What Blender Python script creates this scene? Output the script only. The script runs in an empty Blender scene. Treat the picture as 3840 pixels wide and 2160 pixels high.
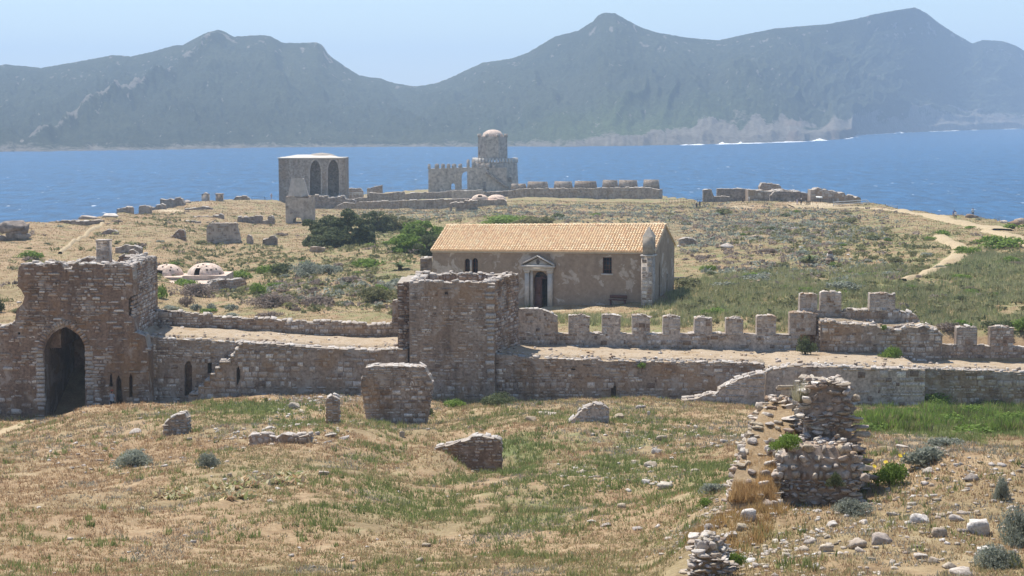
import bpy, math, random
import numpy as np
from mathutils import Matrix, Vector
random.seed(7)
rng = np.random.default_rng(7)
R = math.radians
scene = bpy.context.scene
col = scene.collection

# ------------------------------------------------------------------ camera, sky, sun, exposure
CZ = 33.0
F = 6160.0
TH = math.atan(658 / F)
cam_d = bpy.data.cameras.new('camera')
cam_d.sensor_width = 36.0
cam_d.lens = 36.0 * F / 3840
cam_d.clip_start = 0.5
cam_d.clip_end = 20000
cam = bpy.data.objects.new('camera', cam_d)
cam.location = (0, 0, CZ)
cam.rotation_euler = (math.pi / 2 - TH, 0, 0)
col.objects.link(cam)
scene.camera = cam

SUN_EL, SUN_AZ = R(62), R(-36)      # azimuth measured from +Y (camera direction) towards +X
world = bpy.data.worlds.new('World')
scene.world = world
world.use_nodes = True
wt = world.node_tree
wt.nodes.clear()
sky = wt.nodes.new('ShaderNodeTexSky')
sky.sky_type = 'NISHITA'
sky.sun_disc = False
sky.sun_elevation = SUN_EL
sky.sun_rotation = SUN_AZ
sky.altitude = 0
sky.air_density = 1.0
sky.dust_density = 0.2
sky.ozone_density = 2.2
bg = wt.nodes.new('ShaderNodeBackground')
bg.inputs['Strength'].default_value = 0.105
wo = wt.nodes.new('ShaderNodeOutputWorld')
wt.links.new(sky.outputs[0], bg.inputs[0])
wt.links.new(bg.outputs[0], wo.inputs[0])

sun_d = bpy.data.lights.new('sun', 'SUN')
sun_d.energy = 5.0
sun_d.angle = R(0.53)
sun_d.color = (1.0, 0.945, 0.86)
sun = bpy.data.objects.new('sun', sun_d)
sv = Vector((math.sin(SUN_AZ) * math.cos(SUN_EL), math.cos(SUN_AZ) * math.cos(SUN_EL), math.sin(SUN_EL)))
sun.rotation_euler = sv.to_track_quat('Z', 'Y').to_euler()
sun.location = (0, 0, 400)
col.objects.link(sun)
vs = scene.view_settings
vs.view_transform = 'Standard'
vs.look = 'None'
vs.exposure = 0.50
vs.gamma = 1.0
scene.cycles.max_bounces = 6
scene.cycles.transparent_max_bounces = 8
scene.cycles.volume_bounces = 1
HAZE = 0.000235

# ------------------------------------------------------------------ helpers: projection
ST, CT = math.sin(TH), math.cos(TH)


def P(px, py, D):
    v = (px - 1920) / F
    w = (py - 1080) / F
    t = D / (CT - w * ST)
    return (v * t, D, CZ + (-ST - w * CT) * t)


def proj(x, y, z):
    f = y * CT - (z - CZ) * ST
    w = -(y * ST + (z - CZ) * CT) / f
    return 1920 + F * x / f, 1080 + F * w


def sm(a, b, x):
    t = np.clip((x - a) / (b - a), 0, 1)
    return t * t * (3 - 2 * t)


def vnoise(x, y, seed=0):
    x = np.asarray(x, float)
    y = np.asarray(y, float)
    xi = np.floor(x).astype(np.int64)
    yi = np.floor(y).astype(np.int64)
    xf = x - xi
    yf = y - yi
    xf = xf * xf * (3 - 2 * xf)
    yf = yf * yf * (3 - 2 * yf)

    def h(i, j):
        n = (i * 374761393 + j * 668265263 + seed * 974711) & 0x7fffffff
        n = ((n ^ (n >> 13)) * 1274126177) & 0x7fffffff
        return ((n ^ (n >> 16)) & 0xffff) / 65535.0
    return (h(xi, yi) * (1 - xf) + h(xi + 1, yi) * xf) * (1 - yf) + (h(xi, yi + 1) * (1 - xf) + h(xi + 1, yi + 1) * xf) * yf


def fbm(x, y, o=4, seed=0):
    s, a, t = 0, 1.0, 0
    for k in range(o):
        s = s + a * vnoise(x * 2 ** k + 13.7 * k, y * 2 ** k + 7.1 * k, seed + k)
        t += a
        a *= 0.5
    return s / t


# ------------------------------------------------------------------ terrain as a height field over (x/y, y)
TC = {
    -900: [(50, 2160), (80, 1810), (100, 1680), (124, 1590), (126, 1590), (136, 1290), (150, 1200), (180, 1060), (215, 965), (245, 915), (280, 875), (330, 850)],
    0: [(50, 2160), (80, 1800), (100, 1670), (118, 1590), (124, 1560), (126, 1560), (136, 1260), (150, 1180), (180, 1050), (215, 950), (245, 895), (285, 857), (330, 840)],
    400: [(50, 2160), (80, 1795), (100, 1640), (115, 1535), (119, 1535), (124, 1570), (126, 1570), (136, 1270), (150, 1200), (175, 1100), (205, 1000), (230, 945), (260, 893), (300, 845), (335, 813), (360, 800)],
    620: [(50, 2160), (80, 1780), (100, 1620), (116, 1525), (124, 1530), (126, 1530), (136, 1270), (160, 1180), (175, 1110), (205, 1010), (240, 925), (280, 865), (330, 825), (385, 783), (410, 770)],
    800: [(50, 2160), (60, 1990), (80, 1745), (100, 1600), (124, 1490), (126, 1490), (136, 1270), (160, 1190), (185, 1110), (200, 1060), (245, 955), (280, 890), (330, 836), (380, 790), (430, 747), (450, 738)],
    1040: [(50, 2160), (60, 1990), (80, 1748), (100, 1600), (115, 1510), (124, 1480), (126, 1480), (136, 1270), (160, 1172), (200, 1045), (245, 950), (300, 865), (345, 832), (365, 812), (400, 775), (430, 750), (455, 744), (480, 744)],
    1130: [(50, 2160), (60, 1990), (80, 1750), (100, 1600), (115, 1515), (124, 1476), (126, 1476), (136, 1270), (160, 1168), (200, 1040), (245, 945), (300, 862), (343, 836), (365, 822), (400, 802), (430, 792), (470, 788), (520, 780)],
    1200: [(50, 2160), (60, 1990), (80, 1750), (100, 1600), (110, 1530), (124, 1475), (126, 1475), (136, 1270), (160, 1165), (190, 1055), (235, 950), (310, 852), (350, 822), (400, 800), (440, 790), (480, 778), (540, 760)],
    1600: [(48, 2170), (60, 2030), (75, 1870), (88, 1740), (100, 1650), (112, 1565), (124, 1500), (126, 1500), (136, 1270), (160, 1165), (185, 1055), (225, 950), (300, 850), (360, 805), (430, 778), (500, 757), (560, 742), (640, 715)],
    2000: [(48, 2160), (60, 2010), (80, 1790), (90, 1690), (100, 1605), (112, 1550), (124, 1502), (126, 1502), (134, 1290), (141, 1245), (160, 1160), (185, 1050), (225, 915), (270, 835), (330, 800), (400, 765), (440, 745), (500, 740), (640, 715)],
    2400: [(46, 2170), (62, 1960), (80, 1770), (95, 1650), (110, 1560), (124, 1490), (126, 1490), (134, 1280), (142, 1225), (157, 1145), (185, 1020), (225, 915), (280, 832), (340, 792), (400, 768), (450, 752), (480, 748)],
    2800: [(36, 2160), (45, 2000), (60, 1850), (80, 1730), (100, 1600), (118, 1525), (124, 1515), (126, 1515), (134, 1265), (141, 1190), (158, 1100), (185, 1000), (230, 900), (300, 825), (380, 768), (420, 752)],
    3200: [(34, 2160), (40, 2010), (45, 1890), (52, 1800), (65, 1700), (80, 1630), (100, 1570), (120, 1535), (126, 1535), (134, 1230), (142, 1180), (155, 1110), (175, 1040), (210, 950), (270, 850), (340, 785), (400, 755)],
    3600: [(34, 2160), (45, 1860), (52, 1745), (58, 1715), (66, 1695), (80, 1640), (100, 1585), (120, 1540), (126, 1540), (134, 1240), (142, 1190), (155, 1110), (180, 1000), (220, 903), (260, 848), (292, 812), (330, 790)],
    3840: [(34, 2160), (44, 1870), (50, 1765), (58, 1715), (66, 1690), (80, 1640), (100, 1585), (120, 1540), (126, 1540), (134, 1240), (142, 1180), (155, 1110), (180, 1010), (215, 915), (262, 838), (300, 805)],
    4700: [(34, 2160), (44, 1870), (58, 1715), (80, 1640), (100, 1585), (126, 1540), (134, 1240), (142, 1180), (155, 1110), (180, 1010), (215, 915), (262, 838), (300, 805)],
}
NEAR = [(0.5, 31.3), (8, 29.6), (18, 26.8), (27, 24.3)]
COAST = [(-2500, 250), (-900, 262), (0, 287), (90, 287), (170, 316), (400, 338), (560, 376), (700, 415), (860, 435), (1040, 458),
         (1150, 540), (1600, 645), (1960, 655), (2080, 520), (2480, 495), (2620, 420), (3200, 402), (3382, 338), (3500, 312), (3600, 296), (3840, 264), (4700, 235), (7000, 220)]
Dg = np.unique(np.concatenate([np.geomspace(0.5, 118, 220), np.linspace(118, 140, 90), np.geomspace(140, 720, 330)]))
pc = sorted(TC)
Zc = []
for p in pc:
    L = list(NEAR) + [(d, P(p, y, d)[2]) for d, y in TC[p]]
    ds = [a for a, b in L]
    zs = [b for a, b in L]
    # continue at the last height
    Zc.append(np.interp(Dg, ds, zs))
Zc = np.array(Zc)
pg = np.arange(-2600, 6500, 25)


def catmull(xq, xs, Y):
    out = np.zeros((len(xq), Y.shape[1]))
    for i, x in enumerate(xq):
        x = min(max(x, xs[0]), xs[-1])
        k = min(max(np.searchsorted(xs, x) - 1, 0), len(xs) - 2)
        t = (x - xs[k]) / (xs[k + 1] - xs[k])
        t = t * t * (3 - 2 * t) * 0.5 + t * 0.5
        out[i] = Y[k] * (1 - t) + Y[k + 1] * t
    return out


Zg = catmull(pg, pc, Zc)
for _ in range(3):
    Zs = Zg.copy()
    Zs[:, 1:-1] = (Zg[:, :-2] + 2 * Zg[:, 1:-1] + Zg[:, 2:]) / 4
    Zg = Zs
    Zs = Zg.copy()
    Zs[1:-1] = (Zg[:-2] + 2 * Zg[1:-1] + Zg[2:]) / 4
    Zg = Zs
Ug = (pg - 1920) / F * 1.006
BUMPS = []  # (x, y, rx, ry, dz)


def bump(px, py, D, rx, ry, dz):
    x, y, z = P(px, py, D)
    BUMPS.append((x, y, rx, ry, dz))


bump(1790, 1760, 89, 3.0, 2.2, -1.1)
bump(1640, 1700, 86, 1.5, 2.2, 1.2)
bump(1840, 1800, 86, 1.5, 1.6, -0.7)
bump(1500, 1540, 110, 3.2, 1.8, -0.5)
bump(290, 866, 296, 4.5, 5.0, -1.9)
bump(150, 880, 285, 8, 12, 1.0)
bump(470, 850, 310, 7, 9, 0.8)
bump(1600, 1620, 100, 6, 4, 0.35)
bump(2050, 1500, 114, 6, 4, 0.5)
bump(1000, 1640, 96, 6, 3, 0.4)
bump(2350, 1850, 72, 4, 2.5, -0.5)
bump(2800, 1900, 42.6, 1.9, 1.8, 0.75)
bump(3560, 1800, 49, 5, 3.2, 0.55)
bump(3820, 1830, 47, 3.5, 3, 0.45)
bump(2800, 1140, 150, 9, 7, 0.0)
bump(820, 1090, 193, 7, 6, -1.0)


def tz(x, y, detail=True):
    x = np.asarray(x, float)
    y = np.maximum(np.asarray(y, float), 0.6)
    u = x / y
    iu = np.clip((u - Ug[0]) / (Ug[1] - Ug[0]), 0, len(Ug) - 1.001)
    i0 = iu.astype(int)
    fu = iu - i0
    jd = np.interp(y, Dg, np.arange(len(Dg)))
    jd = np.clip(jd, 0, len(Dg) - 1.001)
    j0 = jd.astype(int)
    fd = jd - j0
    z = (Zg[i0, j0] * (1 - fu) + Zg[i0 + 1, j0] * fu) * (1 - fd) + (Zg[i0, j0 + 1] * (1 - fu) + Zg[i0 + 1, j0 + 1] * fu) * fd
    for bx, by, rx, ry, dz in BUMPS:
        z = z + dz * np.exp(-((x - bx) / rx) ** 2 - ((y - by) / ry) ** 2)
    if detail:
        a = np.where((y > 123) & (y < 135), 0.0, 1.0)
        near = np.clip(y / 60, 0.2, 1)
        z = z + a * near * ((fbm(x / 7, y / 7, 3, 3) - 0.5) * 1.0 + (fbm(x / 1.3, y / 1.3, 2, 9) - 0.5) * 0.28)
        z = z + np.where(y > 150, (fbm(x / 22, y / 26, 3, 21) - 0.5) * 1.6, 0)
    # coast
    px = 1920 + u / 1.006 * F
    Dc = np.interp(px, [c[0] for c in COAST], [c[1] for c in COAST]) + (fbm(x / 9, y / 30, 3, 5) - 0.5) * 10
    over = y - Dc
    z = np.where(over > 0, np.maximum(z - over * 1.3 - 0.5, -4.0), z)
    return z


def ground(px, py, d0=20, d1=640, n=1400):
    ds = np.geomspace(d0, d1, n)
    v = (px - 1920) / F
    w = (py - 1080) / F
    t = ds / (CT - w * ST)
    xs = v * t
    zs = CZ + (-ST - w * CT) * t
    g = tz(xs, ds)
    k = np.nonzero(g > zs)[0]
    k = k[0] if len(k) else n - 1
    return float(xs[k]), float(ds[k]), float(g[k])


# ------------------------------------------------------------------ helpers: meshes and objects
def np_mesh(name, V, faces, mats=(), colors=None, matidx=None, smooth=False):
    """faces: list of integer arrays (n,k)"""
    me = bpy.data.meshes.new(name)
    V = np.asarray(V, dtype=np.float32).reshape(-1, 3)
    me.vertices.add(len(V))
    me.vertices.foreach_set('co', V.ravel())
    if not isinstance(faces, list):
        faces = [faces]
    faces = [np.asarray(f, dtype=np.int32) for f in faces if len(f)]
    nl = sum(f.size for f in faces)
    nf = sum(len(f) for f in faces)
    me.loops.add(nl)
    me.polygons.add(nf)
    me.loops.foreach_set('vertex_index', np.concatenate([f.ravel() for f in faces]))
    tot = np.concatenate([np.full(len(f), f.shape[1], np.int32) for f in faces])
    st = np.zeros(nf, np.int32)
    st[1:] = np.cumsum(tot)[:-1]
    me.polygons.foreach_set('loop_start', st)
    me.polygons.foreach_set('loop_total', tot)
    if matidx is not None:
        me.polygons.foreach_set('material_index', np.asarray(matidx, np.int32))
    if smooth:
        me.polygons.foreach_set('use_smooth', np.ones(nf, bool))
    for m in mats:
        me.materials.append(m)
    me.update(calc_edges=True)
    if colors is not None:
        a = me.color_attributes.new('Col', 'FLOAT_COLOR', 'POINT')
        c = np.ones((len(V), 4), np.float32)
        c[:, :3] = colors
        a.data.foreach_set('color', c.ravel())
    return me


def tag(o, label=None, cat=None, group=None, kind=None):
    if label:
        o['label'] = label
    if cat:
        o['category'] = cat
    if group:
        o['group'] = group
    if kind:
        o['kind'] = kind
    return o


def link(name, me, parent=None, loc=None, mat=None):
    o = bpy.data.objects.new(name, me)
    col.objects.link(o)
    if parent is not None:
        o.parent = parent
    if mat is not None:
        o.matrix_basis = mat
    elif loc is not None:
        o.location = loc
    return o


def thing(name, loc, label, cat, group=None):
    o = bpy.data.objects.new(name, None)
    o.empty_display_size = 0.5
    o.location = loc
    col.objects.link(o)
    return tag(o, label, cat, group, 'thing' if label else None)


def struct(name, me):
    o = link(name, me)
    o['kind'] = 'structure'
    return o


class MB:
    def __init__(self):
        self.V = []
        self.F4 = []
        self.F3 = []
        self.m4 = []
        self.m3 = []
        self.n = 0

    def quad(self, a, b, c, d, m=0):
        self.V += [a, b, c, d]
        n = self.n
        self.F4.append((n, n + 1, n + 2, n + 3))
        self.m4.append(m)
        self.n += 4

    def tri(self, a, b, c, m=0):
        self.V += [a, b, c]
        n = self.n
        self.F3.append((n, n + 1, n + 2))
        self.m3.append(m)
        self.n += 3

    def box(self, c, s, rz=0, m=0, taper=1.0, M=None):
        cx, cy, cz = c
        sx, sy, sz = s[0] / 2, s[1] / 2, s[2] / 2
        ca, sa = math.cos(rz), math.sin(rz)
        p = []
        for dz in (-1, 1):
            k = taper if dz > 0 else 1
            for dx, dy in ((-1, -1), (1, -1), (1, 1), (-1, 1)):
                x, y = dx * sx * k, dy * sy * k
                q = (cx + x * ca - y * sa, cy + x * sa + y * ca, cz + dz * sz)
                if M is not None:
                    q = tuple(M @ Vector(q))
                p.append(q)
        n = self.n
        self.V += p
        self.n += 8
        for f in ((3, 2, 1, 0), (4, 5, 6, 7), (0, 1, 5, 4), (1, 2, 6, 5), (2, 3, 7, 6), (3, 0, 4, 7)):
            self.F4.append(tuple(n + i for i in f))
            self.m4.append(m)

    def prism(self, pts, y0, y1, fr):
        """pts: polygon in (s,z); extruded from depth y0 to y1; fr(s,depth,z)->xyz. Fan-triangulated (convex)"""
        k = len(pts)
        a = [fr(s, y0, z) for s, z in pts]
        b = [fr(s, y1, z) for s, z in pts]
        n = self.n
        self.V += a + b
        self.n += 2 * k
        for i in range(1, k - 1):
            self.F3.append((n, n + i, n + i + 1))
            self.F3.append((n + k, n + k + i + 1, n + k + i))
            self.m3 += [0, 0]
        for i in range(k):
            j = (i + 1) % k
            self.F4.append((n + i, n + k + i, n + k + j, n + j))
            self.m4.append(0)

    def tube(self, pts, r, seg=6):
        pts = [Vector(p) for p in pts]
        rr = r if isinstance(r, (list, tuple)) else [r] * len(pts)
        base = self.n
        for i, p in enumerate(pts):
            d = (pts[min(i + 1, len(pts) - 1)] - pts[max(i - 1, 0)]).normalized()
            a = d.cross(Vector((0, 0, 1)))
            if a.length < 1e-3:
                a = Vector((1, 0, 0))
            a.normalize()
            b = d.cross(a)
            for k in range(seg):
                t = 2 * math.pi * k / seg
                self.V.append(tuple(p + (a * math.cos(t) + b * math.sin(t)) * rr[i]))
        self.n += seg * len(pts)
        for i in range(len(pts) - 1):
            for k in range(seg):
                k2 = (k + 1) % seg
                self.F4.append((base + i * seg + k, base + i * seg + k2, base + (i + 1) * seg + k2, base + (i + 1) * seg + k))
                self.m4.append(0)

    def build(self, name, mats, parent=None, off=(0, 0, 0), smooth=False):
        if not isinstance(mats, (list, tuple)):
            mats = [mats]
        V = np.array(self.V, float) - np.array(off, float)
        me = np_mesh(name, V, [np.array(self.F4, int).reshape(-1, 4), np.array(self.F3, int).reshape(-1, 3)], mats,
                     matidx=self.m4 + self.m3, smooth=smooth)
        return link(name, me, parent)


# ------------------------------------------------------------------ materials
def new_mat(name):
    m = bpy.data.materials.new(name)
    m.use_nodes = True
    nt = m.node_tree
    b = nt.nodes['Principled BSDF']
    b.inputs['Roughness'].default_value = 0.9
    b.inputs['Specular IOR Level'].default_value = 0.2
    return m, nt, b


def N(nt, t, **kw):
    n = nt.nodes.new(t)
    for k, v in kw.items():
        if k.startswith('i_'):
            n.inputs[k[2:].replace('_', ' ')].default_value = v
        else:
            setattr(n, k, v)
    return n


def ramp(nt, src, stops, mode='LINEAR'):
    r = nt.nodes.new('ShaderNodeValToRGB')
    r.color_ramp.interpolation = mode
    el = r.color_ramp.elements
    while len(el) > 1:
        el.remove(el[0])
    el[0].position = stops[0][0]
    el[0].color = (*stops[0][1], 1) if len(stops[0][1]) == 3 else stops[0][1]
    for p, c in stops[1:]:
        e = el.new(p)
        e.color = (*c, 1)
    nt.links.new(src, r.inputs[0])
    return r.outputs[0]


def g(v):
    return (v, v, v)


def mix(nt, fac, a, b, mode='MIX'):
    n = nt.nodes.new('ShaderNodeMix')
    n.data_type = 'RGBA'
    n.blend_type = mode
    for s, v in ((0, fac), (6, a), (7, b)):
        if hasattr(v, 'default_value') or hasattr(v, 'is_output'):
            nt.links.new(v, n.inputs[s])
        elif isinstance(v, (int, float)):
            n.inputs[s].default_value = v if s == 0 else (v, v, v, 1)
        else:
            n.inputs[s].default_value = (*v, 1)
    return n.outputs[2]


def pos(nt, scale=(1, 1, 1)):
    gp = nt.nodes.new('ShaderNodeNewGeometry')
    mp = nt.nodes.new('ShaderNodeMapping')
    mp.inputs['Scale'].default_value = scale
    nt.links.new(gp.outputs['Position'], mp.inputs['Vector'])
    return mp.outputs[0], gp


def noise(nt, vec, scale, detail=4, rough=0.55, w=0.0):
    n = nt.nodes.new('ShaderNodeTexNoise')
    n.inputs['Scale'].default_value = scale
    n.inputs['Detail'].default_value = detail
    n.inputs['Roughness'].default_value = rough
    if w:
        n.inputs['Distortion'].default_value = w
    nt.links.new(vec, n.inputs['Vector'])
    return n.outputs['Fac']


def bumpn(nt, b, h, strength=0.4, dist=0.1):
    n = nt.nodes.new('ShaderNodeBump')
    n.inputs['Strength'].default_value = strength
    n.inputs['Distance'].default_value = dist
    nt.links.new(h, n.inputs['Height'])
    nt.links.new(n.outputs[0], b.inputs['Normal'])


def rnd_piece(nt, gp):
    oi = nt.nodes.new('ShaderNodeObjectInfo')
    a = N(nt, 'ShaderNodeMath', operation='ADD')
    nt.links.new(gp.outputs['Random Per Island'], a.inputs[0])
    nt.links.new(oi.outputs['Random'], a.inputs[1])
    f = N(nt, 'ShaderNodeMath', operation='FRACT')
    nt.links.new(a.outputs[0], f.inputs[0])
    return f.outputs[0]


def stone_mat(name, pal, ochre=0.35, streak=0.4, bright=1.0, fine=9.0):
    m, nt, b = new_mat(name)
    v, gp = pos(nt)
    f = rnd_piece(nt, gp)
    n = len(pal)
    c = ramp(nt, f, [(i / max(n - 1, 1), tuple(x * bright for x in p)) for i, p in enumerate(pal)])
    nz = noise(nt, v, fine, 6, 0.7)
    c = mix(nt, 1.0, c, ramp(nt, nz, [(0.30, g(0.42)), (0.5, g(1.0)), (0.70, g(1.5))]), 'MULTIPLY')
    # damp / lichen stains of the masonry: ochre patches and dark run-off streaks
    oz = noise(nt, v, 0.33, 4, 0.6)
    of = ramp(nt, oz, [(0.49, g(0)), (0.62, g(ochre * 1.2))])
    c = mix(nt, of, c, mix(nt, 0.65, c, (0.36, 0.20, 0.075)))
    sv_, _ = pos(nt, (0.75, 0.75, 0.16))
    sz = noise(nt, sv_, 1.0, 5, 0.6)
    sf = ramp(nt, sz, [(0.52, g(0)), (0.66, g(min(streak * .85, 0.45)))])
    c = mix(nt, sf, c, (0.085, 0.06, 0.048))
    rz_ = noise(nt, v, 0.7, 5, 0.7)
    c = mix(nt, ramp(nt, rz_, [(0.55, g(0)), (0.66, g(0.3 * (ochre > 0.2)))]), c, (0.19, 0.115, 0.08))
    pz = noise(nt, v, 0.55, 6, 0.7, 0.5)
    c = mix(nt, ramp(nt, pz, [(0.52, g(0)), (0.62, g(0.6))]), c, (0.50 * bright, 0.44 * bright, 0.385 * bright))
    nt.links.new(c, b.inputs['Base Color'])
    bumpn(nt, b, nz, 0.6, 0.05)
    return m


GREY = [(0.35, 0.285, 0.235), (0.53, 0.46, 0.40), (0.28, 0.205, 0.155), (0.20, 0.145, 0.11), (0.60, 0.54, 0.48), (0.42, 0.34, 0.275), (0.78, 0.73, 0.67), (0.31, 0.225, 0.165), (0.66, 0.60, 0.54)]
M = {}
M['stone'] = stone_mat('wall_stone', GREY, 0.55, 0.5)
M['stone_red'] = stone_mat('reddish_stone', [(0.25, 0.165, 0.12), (0.53, 0.45, 0.39), (0.31, 0.20, 0.14), (0.40, 0.30, 0.235), (0.68, 0.61, 0.55), (0.19, 0.125, 0.09), (0.48, 0.38, 0.31)], 0.6, 0.55)
M['stone_pale'] = stone_mat('pale_stone', [(0.42, 0.38, 0.34), (0.55, 0.51, 0.47), (0.35, 0.30, 0.26), (0.48, 0.44, 0.40)], 0.15, 0.2)
M['stone_near'] = stone_mat('field_stone', [(0.50, 0.46, 0.42), (0.38, 0.31, 0.22), (0.60, 0.56, 0.52), (0.46, 0.38, 0.27), (0.34, 0.29, 0.25), (0.55, 0.50, 0.46)], 0.25, 0.15, 1.0, 14)
M['mortar'] = stone_mat('wall_mortar', [(0.29, 0.225, 0.175), (0.34, 0.27, 0.215)], 0.5, 0.5, 1.0, 5)
M['mortar_pale'] = stone_mat('pale_mortar', [(0.44, 0.375, 0.32), (0.49, 0.42, 0.36)], 0.3, 0.35, 1.0, 4)
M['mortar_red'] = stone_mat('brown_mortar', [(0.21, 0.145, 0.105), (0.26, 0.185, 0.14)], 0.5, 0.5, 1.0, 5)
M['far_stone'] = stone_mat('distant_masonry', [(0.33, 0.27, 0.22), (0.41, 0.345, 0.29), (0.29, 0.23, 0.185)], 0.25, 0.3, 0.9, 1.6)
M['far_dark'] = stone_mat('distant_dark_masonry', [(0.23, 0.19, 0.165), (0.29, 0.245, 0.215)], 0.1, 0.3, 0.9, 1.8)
M['plaster_grey'] = stone_mat('grey_plaster', [(0.43, 0.365, 0.31), (0.48, 0.415, 0.355)], 0.1, 0.35, 0.95, 0.9)
M['dome_plaster'] = stone_mat('pinkish_lime_plaster', [(0.62, 0.47, 0.37), (0.66, 0.51, 0.41)], 0.05, 0.12, 1.0, 2.5)


def earth_mat(name, cols, sc=1.0, bs=0.5):
    m, nt, b = new_mat(name)
    v, gp = pos(nt)
    n1 = noise(nt, v, 0.35 * sc, 6, 0.65)
    n2 = noise(nt, v, 4.0 * sc, 6, 0.75)
    c = ramp(nt, n1, [(0.3, cols[0]), (0.5, cols[1]), (0.7, cols[2])])
    c = mix(nt, 1.0, c, ramp(nt, n2, [(0.28, g(0.62)), (0.5, g(1.0)), (0.72, g(1.3))]), 'MULTIPLY')
    nt.links.new(c, b.inputs['Base Color'])
    bumpn(nt, b, n2, bs, 0.12)
    return m


M['walk'] = earth_mat('trodden_wall_top', [(0.33, 0.245, 0.15), (0.41, 0.33, 0.24), (0.31, 0.215, 0.12)], 1.5)
M['track'] = earth_mat('sandy_path', [(0.36, 0.27, 0.16), (0.43, 0.34, 0.21), (0.40, 0.31, 0.19)], 1.0, 0.2)
M['rubble_top'] = earth_mat('rubble_top', [(0.30, 0.24, 0.18), (0.42, 0.37, 0.32), (0.33, 0.25, 0.16)], 4)


def ground_mat():
    m, nt, b = new_mat('dry_meadow')
    v, gp = pos(nt)
    at = N(nt, 'ShaderNodeAttribute', attribute_name='Col')
    sep = nt.nodes.new('ShaderNodeSeparateColor')
    nt.links.new(at.outputs['Color'], sep.inputs[0])
    nA = noise(nt, v, 0.11, 6, 0.62)
    nB = noise(nt, v, 0.9, 6, 0.7)
    nC = noise(nt, v, 7.0, 5, 0.75)
    nD = noise(nt, v, 0.45, 5, 0.65, 0.4)
    dry = ramp(nt, nB, [(0.25, (0.19, 0.12, 0.065)), (0.42, (0.29, 0.195, 0.11)), (0.55, (0.35, 0.25, 0.145)), (0.72, (0.43, 0.33, 0.205))])
    olive = ramp(nt, nB, [(0.3, (0.16, 0.13, 0.065)), (0.6, (0.25, 0.21, 0.105))])
    green = ramp(nt, nB, [(0.3, (0.13, 0.15, 0.055)), (0.65, (0.20, 0.215, 0.085))])
    grey = ramp(nt, nB, [(0.3, (0.17, 0.135, 0.10)), (0.6, (0.26, 0.22, 0.165))])
    c = mix(nt, ramp(nt, nA, [(0.46, g(0)), (0.62, g(0.55))]), dry, olive)
    gm = N(nt, 'ShaderNodeMath', operation='MULTIPLY_ADD')
    nt.links.new(nD, gm.inputs[0])
    gm.inputs[1].default_value = 1.3
    gm.inputs[2].default_value = -0.65
    ga = N(nt, 'ShaderNodeMath', operation='ADD')
    nt.links.new(gm.outputs[0], ga.inputs[0])
    nt.links.new(sep.outputs[0], ga.inputs[1])
    c = mix(nt, ramp(nt, ga.outputs[0], [(0.35, g(0)), (0.65, g(1))]), c, green)
    gb = N(nt, 'ShaderNodeMath', operation='ADD')
    nt.links.new(gm.outputs[0], gb.inputs[0])
    nt.links.new(sep.outputs[2], gb.inputs[1])
    c = mix(nt, ramp(nt, gb.outputs[0], [(0.35, g(0)), (0.7, g(0.85))]), c, grey)
    gc = N(nt, 'ShaderNodeMath', operation='ADD')
    nt.links.new(gm.outputs[0], gc.inputs[0])
    nt.links.new(sep.outputs[1], gc.inputs[1])
    c = mix(nt, ramp(nt, gc.outputs[0], [(0.4, g(0)), (0.7, g(1))]), c, (0.5, 0.40, 0.26))
    c = mix(nt, 1.0, c, ramp(nt, nC, [(0.3, g(0.7)), (0.5, g(1.0)), (0.7, g(1.25))]), 'MULTIPLY')
    nt.links.new(c, b.inputs['Base Color'])
    bumpn(nt, b, nC, 0.6, 0.10)
    return m


M['ground'] = ground_mat()
M['soil'] = earth_mat('dry_soil', [(0.30, 0.21, 0.12), (0.38, 0.28, 0.17), (0.27, 0.18, 0.10)], 3)


def flat_mat(name, c, rough=0.8, var=0.12, sc=8, metal=0.0, bump_s=0.0):
    m, nt, b = new_mat(name)
    v, gp = pos(nt)
    n1 = noise(nt, v, sc, 4, 0.6)
    f = rnd_piece(nt, gp)
    cc = mix(nt, 1.0, c, ramp(nt, n1, [(0.3, g(1 - var * 2)), (0.7, g(1 + var))]), 'MULTIPLY')
    cc = mix(nt, 1.0, cc, ramp(nt, f, [(0, g(1 - var)), (1, g(1 + var))]), 'MULTIPLY')
    nt.links.new(cc, b.inputs['Base Color'])
    b.inputs['Roughness'].default_value = rough
    b.inputs['Metallic'].default_value = metal
    if bump_s:
        bumpn(nt, b, n1, bump_s, 0.05)
    return m


def leaf_mat(name, cols, trans=0.4):
    m, nt, b = new_mat(name)
    v, gp = pos(nt)
    f = rnd_piece(nt, gp)
    c = ramp(nt, f, [(i / (len(cols) - 1), k) for i, k in enumerate(cols)])
    c = mix(nt, 1.0, c, ramp(nt, noise(nt, v, 0.7, 3), [(0.3, g(0.7)), (0.7, g(1.3))]), 'MULTIPLY')
    nt.links.new(c, b.inputs['Base Color'])
    b.inputs['Roughness'].default_value = 0.7
    t = nt.nodes.new('ShaderNodeBsdfTranslucent')
    nt.links.new(c, t.inputs[0])
    ms = nt.nodes.new('ShaderNodeMixShader')
    ms.inputs[0].default_value = trans
    nt.links.new(b.outputs[0], ms.inputs[1])
    nt.links.new(t.outputs[0], ms.inputs[2])
    nt.links.new(ms.outputs[0], nt.nodes['Material Output'].inputs[0])
    return m


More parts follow.
